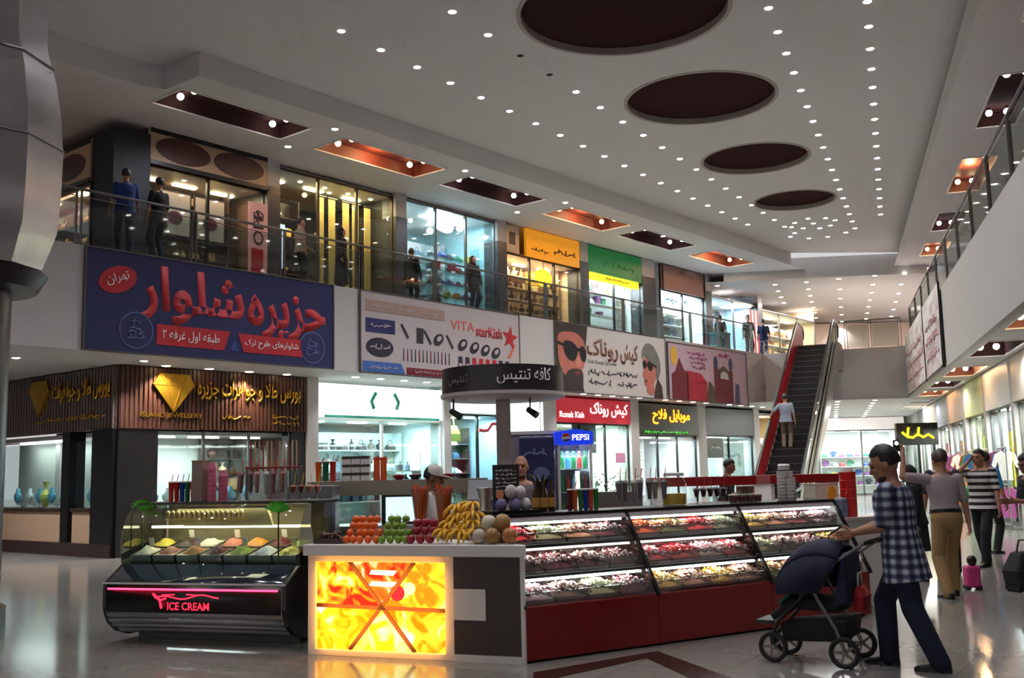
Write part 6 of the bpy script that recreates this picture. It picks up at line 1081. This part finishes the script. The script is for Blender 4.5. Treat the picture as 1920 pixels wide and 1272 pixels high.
    for sd in (1, -1):
        hj, k, a = legs[sd]; tz = (toes or {}).get(sd, 0); fd = Rz(R(tz)) @ Vector((0, -1, 0)); gz = a.z-.085
        sx = Rz(R(tz)) @ Vector((1, 0, 0)); rings = []
        for t_, wd, h_ in ((-.075, .03, .06), (-.06, .04, .085), (0, .042, .1), (.07, .046, .065), (.13, .05, .05), (.18, .04, .04), (.2, .02, .025)):
            c = Vector((a.x, a.y, gz))+fd*t_; rings.append([c-sx*wd+Vector((0, 0, .002)), c+sx*wd+Vector((0, 0, .002)), c+sx*wd*.9+Vector((0, 0, h_*.7)), c+sx*wd*.4+Vector((0, 0, h_)), c-sx*wd*.4+Vector((0, 0, h_)), c-sx*wd*.9+Vector((0, 0, h_*.7))])
        b2 = MB(); b2.loft(rings); link('shoe', b2.mesh('shoe', shoes, True, 60), o)
    if tuck: b = MB(); b.loft([[tuple(Rt @ Vector(p)) for p in ellr((0, 0, z), .156*w+.02, .108*w+.02, 20)] for z in (.06, .1)]); b.build('belt', M_black, o, smooth=True)
    # ---- head details
    for sd in (1, -1): b = MB(); b.T = Hd; b.ell((sd*.03, -.083, .018), .011, .008, .008, 8, 6); b.build('eye', mat('eye_dark', (30, 22, 20), .2), o, smooth=True)
    b = MB(); b.T = Hd; b.ell((0, -.1, -.047), .02, .005, .005, 10, 6); b.build('mouth', mat('lip', (120, 64, 58), .5), o, smooth=True)
    if not bald and not scarf:
        b = MB(); nu, nv = 22, 16; rings = []
        for j in range(nv+1):
            th = math.pi*max(.02, min(.98, j/nv)); ring_ = []
            for k in range(nu):
                ph = 2*math.pi*k/nu; d = Vector((math.sin(th)*math.cos(ph), math.sin(th)*math.sin(ph), -math.cos(th)))
                face = d.y < -.15 and d.z < .55 or d.z < -.45 or (d.y < .25 and d.z < -.05)
                f_ = .82 if face else 1.0+.05*noise.noise(d*5)
                ring_.append((d.x*.09*f_, .018+d.y*.112*f_, .038+d.z*.122*f_))
            rings.append(ring_)
        b.T = Hd; b.loft(rings); b.build('hair', hair, o, smooth=True, ang=80)
    if beard: b = MB(); b.T = Hd; b.ell((0, -.04, -.082), .054, .05, .036, 14, 10); b.build('beard', beard, o, smooth=True)
    if cap:
        b = MB(); b.T = Hd; b.lathe([(.092, .045), (.096, .07), (.088, .12), (.06, .15), (.001, .158)], 20, (0, .012, 0)); b.build('cap', cap, o, smooth=True); b = MB(); b.T = Hd; b.prism([(.07, -.06), (.06, -.15), (0, -.175), (-.06, -.15), (-.07, -.06)], .052, .06); b.build('cap_brim', cap, o)
    if scarf:
        b = MB(); b.T = Hd; b.ell((0, .03, .035), .093, .105, .125, 18, 14); b.T = None; capsule(b, hp(0, .04, -.04), T3(0, .03, 1.38), .09, .13); b.ell(tuple(T3(0, .0, 1.38)), .17, .12, .09, 16, 8); link('headscarf', remeshed(b, 'headscarf', scarf, .012, 4), o)
        b = MB(); b.T = Hd; b.ell((0, -.05, .005), .062, .06, .08, 14, 10); b.build('face_opening', SKIN[skin], o, smooth=True)
    return o
def facing(dx, dy): return Rz(math.atan2(dy, dx)+math.pi/2)
def at(x, y, dx, dy, z=0): return Tr(x, y, z) @ facing(dx, dy)
def worldfeet(M, *pts):
    return tuple(tuple(M.inverted() @ Vector((p[0], p[1], p[2] if len(p) > 2 else M.translation.z))) for p in pts)
def plaid():
    m = bpy.data.materials.new('blue_white_plaid'); m.use_nodes = True; nt = m.node_tree; b = nt.nodes['Principled BSDF']; b.inputs['Roughness'].default_value = .8
    tc = nt.nodes.new('ShaderNodeTexCoord'); sp = nt.nodes.new('ShaderNodeSeparateXYZ'); nt.links.new(tc.outputs['Object'], sp.inputs[0])
    def M_(op, a, b_=None):
        n = nt.nodes.new('ShaderNodeMath'); n.operation = op
        for i, v in enumerate((a, b_)):
            if v is None: continue
            if isinstance(v, (int, float)): n.inputs[i].default_value = v
            else: nt.links.new(v, n.inputs[i])
        return n.outputs[0]
    ang = M_('MULTIPLY', M_('ARCTAN2', sp.outputs[0], sp.outputs[1]), .165)
    def st(v, per): return M_('MULTIPLY_ADD', M_('SINE', M_('MULTIPLY', v, 2*math.pi/per)), .5)
    sz = M_('SMOOTH_MIN', M_('ADD', M_('MULTIPLY', M_('SINE', M_('MULTIPLY', sp.outputs[2], 2*math.pi/.075)), .7), .5), 1.0); sa = M_('ADD', M_('MULTIPLY', M_('SINE', M_('MULTIPLY', ang, 2*math.pi/.066)), .7), .5)
    f = M_('MULTIPLY', M_('ADD', M_('MINIMUM', M_('MAXIMUM', sz, 0.0), 1.0), M_('MINIMUM', M_('MAXIMUM', sa, 0.0), 1.0)), .5)
    cr = nt.nodes.new('ShaderNodeValToRGB'); cr.color_ramp.elements[0].color = (*lin((24, 28, 52)), 1); cr.color_ramp.elements[1].color = (*lin((196, 202, 216)), 1); k = cr.color_ramp.elements.new(.5); k.color = (*lin((84, 92, 122)), 1)
    nt.links.new(f, cr.inputs[0]); nt.links.new(cr.outputs[0], b.inputs['Base Color']); return m
def stripes(name, c1, c2, per):
    m = bpy.data.materials.new(name); m.use_nodes = True; nt = m.node_tree; b = nt.nodes['Principled BSDF']; b.inputs['Roughness'].default_value = .8
    tc = nt.nodes.new('ShaderNodeTexCoord'); sp = nt.nodes.new('ShaderNodeSeparateXYZ'); nt.links.new(tc.outputs['Object'], sp.inputs[0]); a = nt.nodes.new('ShaderNodeMath'); a.operation = 'MULTIPLY'; a.inputs[1].default_value = 1/per; f = nt.nodes.new('ShaderNodeMath'); f.operation = 'FRACT'; g = nt.nodes.new('ShaderNodeMath'); g.operation = 'GREATER_THAN'; g.inputs[1].default_value = .5
    nt.links.new(sp.outputs[2], a.inputs[0]); nt.links.new(a.outputs[0], f.inputs[0]); nt.links.new(f.outputs[0], g.inputs[0]); mx = nt.nodes.new('ShaderNodeMix'); mx.data_type = 'RGBA'; mx.inputs['A'].default_value = (*lin(c1), 1); mx.inputs['B'].default_value = (*lin(c2), 1); nt.links.new(g.outputs[0], mx.inputs['Factor']); nt.links.new(mx.outputs['Result'], b.inputs['Base Color']); return m
def cl(name, c): return mat('cloth_'+name, c, .85, var=.12, scale=25, bump=.15)
DENIM = cl('dark_denim', (30, 36, 58)); BLK = cl('black', (22, 22, 26)); KHAKI = cl('khaki', (150, 120, 78)); GREY = cl('mauve_grey', (152, 138, 142))
HD = Vector((-.85, .53, 0)).normalized()
Mp = at(3.08, 8.47, HD.x, HD.y)
person('person in a blue plaid shirt and dark jeans pushing the stroller', Mp, plaid(), DENIM, 1.74, 'tan', HAIR, lean=7, yaw=6, nod=18, feet=worldfeet(Mp, (3.0, 8.33), (2.93, 8.72)) if False else ((.09, .22, .0), (-.08, -.2, 0)), hands=((.12, -.34, 1.06), (-.06, -.38, 1.05)), hem=.68, voxel=.0075, beard=HAIR, build=1.18, head=1.12)
t = thing('mobile_phone', 'dark mobile phone in the hands of the plaid-shirted person', 'phone', Mp @ Tr(.03, -.5, 1.07) @ Rx(R(35))); b = MB(); b.box(-.04, .04, -.075, .075, -.005, .005); b.build('body', M_black, t, bevel=.003); b = MB(); b.box(-.035, .035, -.068, .068, .005, .006); b.build('screen', mat('phone_screen', (60, 64, 80), .2), t)
M2 = at(5.2, 12.75, -.05, 1)
person('person in a grey shirt and khaki trousers seen from behind with one arm raised', M2, GREY, KHAKI, 1.76, 'tan', HAIR2, lean=8, nod=14, feet=((.11, .12, .0), (-.1, -.18, 0)), hands=((.44, -.1, 1.68), None), ehint=((.8, .2, -.6), (-.35, .8, -.4)), sleeve='short', tuck=True, voxel=.009, build=1.08, toes={1: 8, -1: -8})
t = thing('mobile_phone', 'phone with a bright light held up by the grey-shirted person', 'phone', M2 @ Tr(.5, -.14, 1.82)); b = MB(); b.box(-.04, .04, -.006, .006, -.07, .07); b.build('body', M_black, t); b = MB(); b.ell((.0, .012, .03), .022, .008, .022, 10, 6); b.build('light', lamp_mat('phone_flash', (255, 250, 240), 8), t)
M3 = at(7.3, 16.5, -.75, -.65)
person('person in a black and white striped T-shirt holding a phone to the ear', M3, stripes('black_white_stripes', (28, 26, 30), (214, 208, 206), .1), BLK, 1.8, 'tan', HAIR, feet=((.1, -.25, 0), (-.1, .22, 0)), hands=(None, (-.1, -.16, 1.55)), yaw=-8, voxel=.009, build=1.05, ehint=((.35, .8, -.4), (-.6, -.2, -.8)))
M4 = at(6.72, 13.6, -1, -.15)
person('person in a black shirt at the picture edge looking down', M4, BLK, BLK, 1.7, 'brown', HAIR, lean=8, nod=18, feet=((.1, -.15, 0), (-.1, .15, 0)), hands=((.08, -.36, 1.12), (-.06, -.36, 1.12)), voxel=.009)
M5 = at(8.35, 18.6, .7, .5)
person('person in a bright blue shirt standing behind the striped T-shirt', M5, cl('bright_blue', (30, 130, 200)), BLK, 1.78, 'tan', HAIR, voxel=.01)
M6 = at(5.55, 14.6, -.9, .3)
person('person in a black headscarf half hidden behind the plaid shirt', M6, BLK, BLK, 1.58, 'light', scarf=cl('black_scarf', (24, 24, 28)), coat=.45, sleeve='long', lean=6, nod=16, voxel=.01)
M7 = at(6.22, 15.3, .3, 1)
person('black-haired person in dark clothes just beyond the grey shirt', M7, cl('dark_violet', (50, 44, 60)), BLK, 1.8, 'tan', HAIR, voxel=.01)
t = thing('trolley_bag', 'small pink trolley bag with a dark top beside the khaki trousers', 'bag', Tr(5.74, 13.45, 0)); b = MB(); b.box(-.08, .1, -.08, .08, .03, .3); b.build('shell', mat('hot_pink', (206, 60, 130), .5), t, bevel=.03); b = MB(); b.ell((.02, 0, .36), .06, .06, .07, 12, 8); b.build('dark_top', M_black, t, smooth=True)
for s in (-1, 1): b = MB(); b.cyl((s*.07+.01, -.06, .03), (s*.07+.01, .06, .03), .03); b.build('wheel', M_black, t)
t = thing('black_bag', 'black wheeled shopping bag on the floor at the picture edge', 'bag', Tr(6.3, 13.2, 0) @ Rz(R(15))); b = MB(); b.loft([[(-.2, -.14, .05), (.22, -.14, .05), (.22, .14, .05), (-.2, .14, .05)], [(-.23, -.15, .25), (.24, -.15, .25), (.24, .15, .25), (-.23, .15, .25)], [(-.12, -.1, .48), (.14, -.1, .48), (.14, .1, .48), (-.12, .1, .48)]]); b.build('bag_body', mat('black_bag_cloth', (30, 28, 28), .8, bump=.4, var=.3), t, bevel=.04); b = MB(); b.tube([(-.1, 0, .46), (-.05, 0, .62), (.08, 0, .62), (.12, 0, .46)], .012, 6); b.build('handle', M_black, t)
for s in (-1, 1): b = MB(); b.cyl((s*.16, -.12, .045), (s*.16, .12, .045), .045); b.build('wheel', M_black, t)
# kiosk staff
person('server in a white cap and white shirt behind the fruit', at(-.95, 11.3, 1, -.1), cl('white_shirt', (206, 200, 198)), BLK, 1.7, 'brown', HAIR, lean=6, nod=12, hands=((.12, -.34, 1.02), (-.12, -.36, 1.02)), cap=cl('white_cap', (214, 208, 200)), voxel=.009)
person('bald bearded person in a grey T-shirt behind the sweet cases', at(.07, 12.0, -.05, -1), cl('grey_tee', (116, 108, 112)), BLK, 1.8, 'tan', bald=True, beard=cl('short_beard', (84, 60, 50)), voxel=.009, build=1.12, hands=((.2, -.3, 1.1), (-.2, -.3, 1.1)))
v = EF @ Vector((3.42, .12, 0)); e_ = EF @ Vector((1, 0, 0))-EF @ Vector((0, 0, 0))
person('person in a grey-blue shirt riding up the escalator', Tr(v.x, v.y, .06+9*.4*ES-.0) @ facing(e_.x, e_.y), cl('grey_blue', (132, 138, 156)), cl('drab_khaki', (112, 98, 82)), 1.72, 'tan', HAIR, hands=((.5, -.12, 1.05), None), voxel=.011, sleeve='short')
# gallery visitors
def gal(label, px, yy, dx, dy, top, bottom, **k):
    p = on_lf(px, 500, yy); return person(label, LF @ Tr(p.x, yy, ZF) @ facing(dx, dy), top, bottom, voxel=.012, **k)
gal('person in a blue shirt on the gallery at the corner shop', 232, .4, .3, 1, cl('blue_shirt', (36, 60, 120)), DENIM, H=1.84)
gal('person in a black top beside the blue shirt on the gallery', 295, .4, -.2, 1, BLK, DENIM, H=1.8, cap=None)
gal('person in a beige shirt on the gallery before the dark glazed shop', 563, .7, .8, -.3, cl('beige_shirt', (140, 116, 98)), BLK, H=1.7, hands=((.15, -.3, 1.0), None))
gal('person in a long black coat and scarf on the gallery', 640, .5, .5, -.6, BLK, BLK, H=1.62, scarf=cl('black_scarf', (24, 24, 28)), coat=.2, sleeve='long', build=1.15, skin='light')
gal('person in a dark jacket before the cyan shop on the gallery', 772, 1.2, .9, .2, cl('dark_jacket', (30, 36, 44)), BLK, H=1.68, sleeve='long', coat=.6)
gal('person in a dark coat and brown headscarf standing before the cyan shop', 887, .5, -.2, -1, cl('dark_brown_coat', (52, 46, 46)), DENIM, H=1.62, scarf=cl('brown_scarf', (70, 40, 40)), coat=.62, sleeve='long', skin='light')
gal('person in a grey-green shirt leaning at the gallery rail near the escalator', 1397, 1.0, -.5, -.6, cl('grey_green', (76, 92, 90)), cl('dark_olive', (70, 62, 50)), H=1.8)
gal('person in a navy shirt and patterned shorts at the gallery rail near the escalator', 1425, .8, .6, .4, cl('navy_shirt', (30, 34, 74)), cell_mat('patterned_cloth', [(40, 44, 70), (150, 156, 176), (70, 80, 110)], 14, .8), H=1.7)
gal('person in dark clothes behind the rail beside the striped stand', 1345, 1.4, 1, .1, BLK, BLK, H=1.66)
o = thing('teal_box', 'teal storage box behind the gallery rail near the escalator', 'box', LF @ Tr(26.4, .6, ZF)); b = MB(); b.box(-.4, .4, -.25, .25, 0, .65); b.build('body', mat('teal_plastic', (40, 120, 136), .5), o, bevel=.02); b = MB(); b.box(-.42, .42, -.27, .27, .65, .7); b.build('lid', mat('teal_lid', (50, 130, 146), .5), o)
# seated person behind the kiosk
def chair(M, label):
    o = thing('white_chair', label, 'chair', M, 'white chairs behind the kiosk'); b = MB(); b.box(-.22, .22, -.22, .22, .43, .46); b.build('seat', M_wht, o, bevel=.01); b = MB(); n = 8; b.loft([[(.23*math.cos(a)*1.0, .2+.0*a+.04*math.sin(a), z) for a in [math.pi*k/n for k in range(n+1)]]+[(.21*math.cos(a), .235+.02*math.sin(a), z) for a in [math.pi*(n-k)/n for k in range(n+1)]] for z in (.5, .85)]); b.build('backrest', mat('pale_chair_back', (176, 190, 190), .4), o, smooth=True)
    for x in (-.19, .19):
        for y in (-.19, .19): b = MB(); b.cyl((x, y, .44), (x*1.1, y*1.1, 0), .014, n=8); b.build('leg', M_steel, o)
    return o
cm = at(3.75, 18.6, .9, -.3, .42)
o = thing('platform', 'low dark platform under the seated person', 'platform', Tr(3.75, 18.6, -.002)); b = MB(); b.box(-.6, 1.0, -.5, .5, 0, .4); b.build('deck', M_dark, o); b = MB(); b.box(-.62, 1.02, -.52, .52, .4, .42); b.build('deck_top', M_dsteel, o)
chair(cm, 'white rounded chair under the seated person in black')
person('person in black sitting on a white chair behind the kiosk', cm, BLK, BLK, 1.7, 'brown', HAIR, hip=.56, hipy=.05, feet=((.1, -.45, 0), (-.1, -.42, 0)), hands=((.12, -.3, .68), (-.12, -.3, .68)), lean=8, nod=15, voxel=.012)
# ================================================================== stroller
SF = Tr(2.46, 8.86, 0) @ Rz(math.atan2(HD.y, HD.x))          # x forward
o = thing('stroller', 'navy hooded stroller with silver frame and four wheels', 'stroller', SF)
M_tyre = mat('black_tyre', (26, 25, 26), .7); M_rim = mat('grey_rim', (120, 112, 108), .4, .6); M_tubeg = mat('stroller_tube', (128, 126, 130), .35, .7); M_hood = cl('navy_hood', (28, 30, 58)); M_seat = cl('black_seat', (28, 26, 28))
def wheel(x, y, r=.125):
    wv = thing('wheel', '', 'x', Tr(x, y, r)); del wv['category'], wv['label']; wv.parent = o
    b = MB(); b.tube([(math.cos(a)*(r-.018), 0, math.sin(a)*(r-.018)) for a in [2*math.pi*k/24 for k in range(24)]], .018, 8, closed=True); b.build('tyre', M_tyre, wv, smooth=True)
    b = MB(); b.tube([(math.cos(a)*(r-.036), 0, math.sin(a)*(r-.036)) for a in [2*math.pi*k/24 for k in range(24)]], .008, 6, closed=True); b.cyl((0, -.03, 0), (0, .03, 0), .022); 
    for k in range(5): a = 2*math.pi*k/5; b.bar((0, 0, 0), (math.cos(a)*(r-.036), 0, math.sin(a)*(r-.036)), .012, .02)
    b.build('rim', M_rim, wv, smooth=True)
for x, y in ((.3, .2), (.3, -.2), (-.3, .28), (-.3, -.28)): wheel(x, y)
for s in (1, -1):
    b = MB(); b.tube([(-.3, s*.27, .13), (-.24, s*.26, .3), (-.12, s*.25, .5), (-.05, s*.25, .64)], .016, 8); b.build('rear_leg', M_tubeg, o, smooth=True)
    b = MB(); b.tube([(.3, s*.2, .2), (.26, s*.21, .32), (.05, s*.24, .52), (-.05, s*.25, .64)], .015, 8); b.build('front_leg', M_black, o, smooth=True)
    b = MB(); b.tube([(-.02, s*.25, .62), (-.25, s*.26, .82), (-.5, s*.26, .98), (-.6, s*.25, 1.0)], .013, 8); b.build('handle_tube', M_tubeg, o, smooth=True)
    b = MB(); b.cyl((-.5, s*.26, .98), (-.62, s*.24, 1.01), .02, n=8); b.build('grip', M_black, o); b = MB(); b.cyl((.3, s*.2, .125), (.3, s*.2, .24), .02, n=8); b.build('fork', M_black, o)
b = MB(); b.tube([(-.6, -.25, 1.0), (-.62, 0, 1.01), (-.6, .25, 1.0)], .016, 8); b.build('cross_bar', M_black, o, smooth=True); b = MB(); b.cyl((-.3, -.28, .125), (-.3, .28, .125), .012); b.build('rear_axle', M_tubeg, o)
b = MB(); n = 14; rings = []
for j in range(9):
    a = R(-8+128*j/8); rx = .42; rings.append([(-.12+rx*.82*math.cos(a)*1.0, .27*math.cos(math.pi*k/n)*(1.0), .6+rx*.92*math.sin(a)*(.72+.28*math.sin(math.pi*k/n))) for k in range(n+1)])
vs = [p for r_ in rings for p in r_]; b.add(vs, [(j*(n+1)+k, j*(n+1)+k+1, (j+1)*(n+1)+k+1, (j+1)*(n+1)+k) for j in range(8) for k in range(n)])
for k in (0, n): base = len(b.v); b.add([(-.12, .27 if k == 0 else -.27, .58)]+[r_[k] for r_ in rings], [(0, j+1, j+2) for j in range(8)])
hd = b.build('hood', M_hood, o, smooth=True, ang=50); k = hd.modifiers.new('thickness', 'SOLIDIFY'); k.thickness = .01
b = MB(); b.loft([[(-.3, -.23, .9), (-.3, .23, .9), (-.34, .23, .9), (-.34, -.23, .9)], [(-.22, -.24, .46), (-.22, .24, .46), (-.34, .24, .5), (-.34, -.24, .5)]]); b.build('back_panel', M_hood, o, bevel=.02)
b = MB(); b.loft([[(-.26, -.22, .42), (-.26, .22, .42), (-.26, .22, .52), (-.26, -.22, .52)], [(.12, -.2, .44), (.12, .2, .44), (.12, .2, .53), (.12, -.2, .53)], [(.3, -.17, .33), (.3, .17, .33), (.33, .17, .38), (.33, -.17, .38)]]); b.build('seat_pad', M_seat, o, bevel=.015)
b = MB(); b.tube([(.0, -.25, .6), (.2, -.22, .64), (.26, 0, .66), (.2, .22, .64), (.0, .25, .6)], .02, 8); b.build('guard_bar', M_black, o, smooth=True); b = MB(); b.box(.3, .46, -.16, .16, .3, .33); b.build('foot_rest', M_black, o, bevel=.01)
b = MB(); b.loft([[(-.3, -.24, .2), (-.3, .24, .2), (.22, .18, .17), (.22, -.18, .17)], [(-.33, -.26, .38), (-.33, .26, .38), (.24, .2, .32), (.24, -.2, .32)]]); b.build('basket', M_seat, o, bevel=.02)
t = thing('blanket', 'teal blanket lying on the stroller seat', 'blanket', SF @ Tr(.12, 0, .535)); b = MB(); n = 8; g = [[(-.1+.22*u/n, -.2+.4*v_/n, .05+.03*noise.noise(Vector((u*.5, v_*.5, 1)))-.25*max(0, u/n-.55)) for u in range(n+1)] for v_ in range(n+1)]; b.add([p for r_ in g for p in r_], [(v_*(n+1)+u, v_*(n+1)+u+1, (v_+1)*(n+1)+u+1, (v_+1)*(n+1)+u) for u in range(n) for v_ in range(n)]); bo = b.build('cloth', cl('teal', (36, 96, 92)), t, smooth=True); k = bo.modifiers.new('thickness', 'SOLIDIFY'); k.thickness = .02
t = thing('red_bag', 'red bag hanging behind the stroller seat', 'bag', SF @ Tr(-.37, -.05, .42)); b = MB(); b.loft([[(-.04, -.12, 0), (.03, -.12, 0), (.03, .12, 0), (-.04, .12, 0)], [(-.06, -.13, .12), (.03, -.13, .12), (.03, .13, .12), (-.06, .13, .12)], [(-.02, -.1, .2), (.02, -.1, .2), (.02, .1, .2), (-.02, .1, .2)]]); b.build('bag_body', cl('red', (170, 30, 40)), t, bevel=.02); b = MB(); b.tube([(0, -.07, .19), (0, -.04, .3), (0, .04, .3), (0, .07, .19)], .008, 6); b.build('strap', M_wht, t)
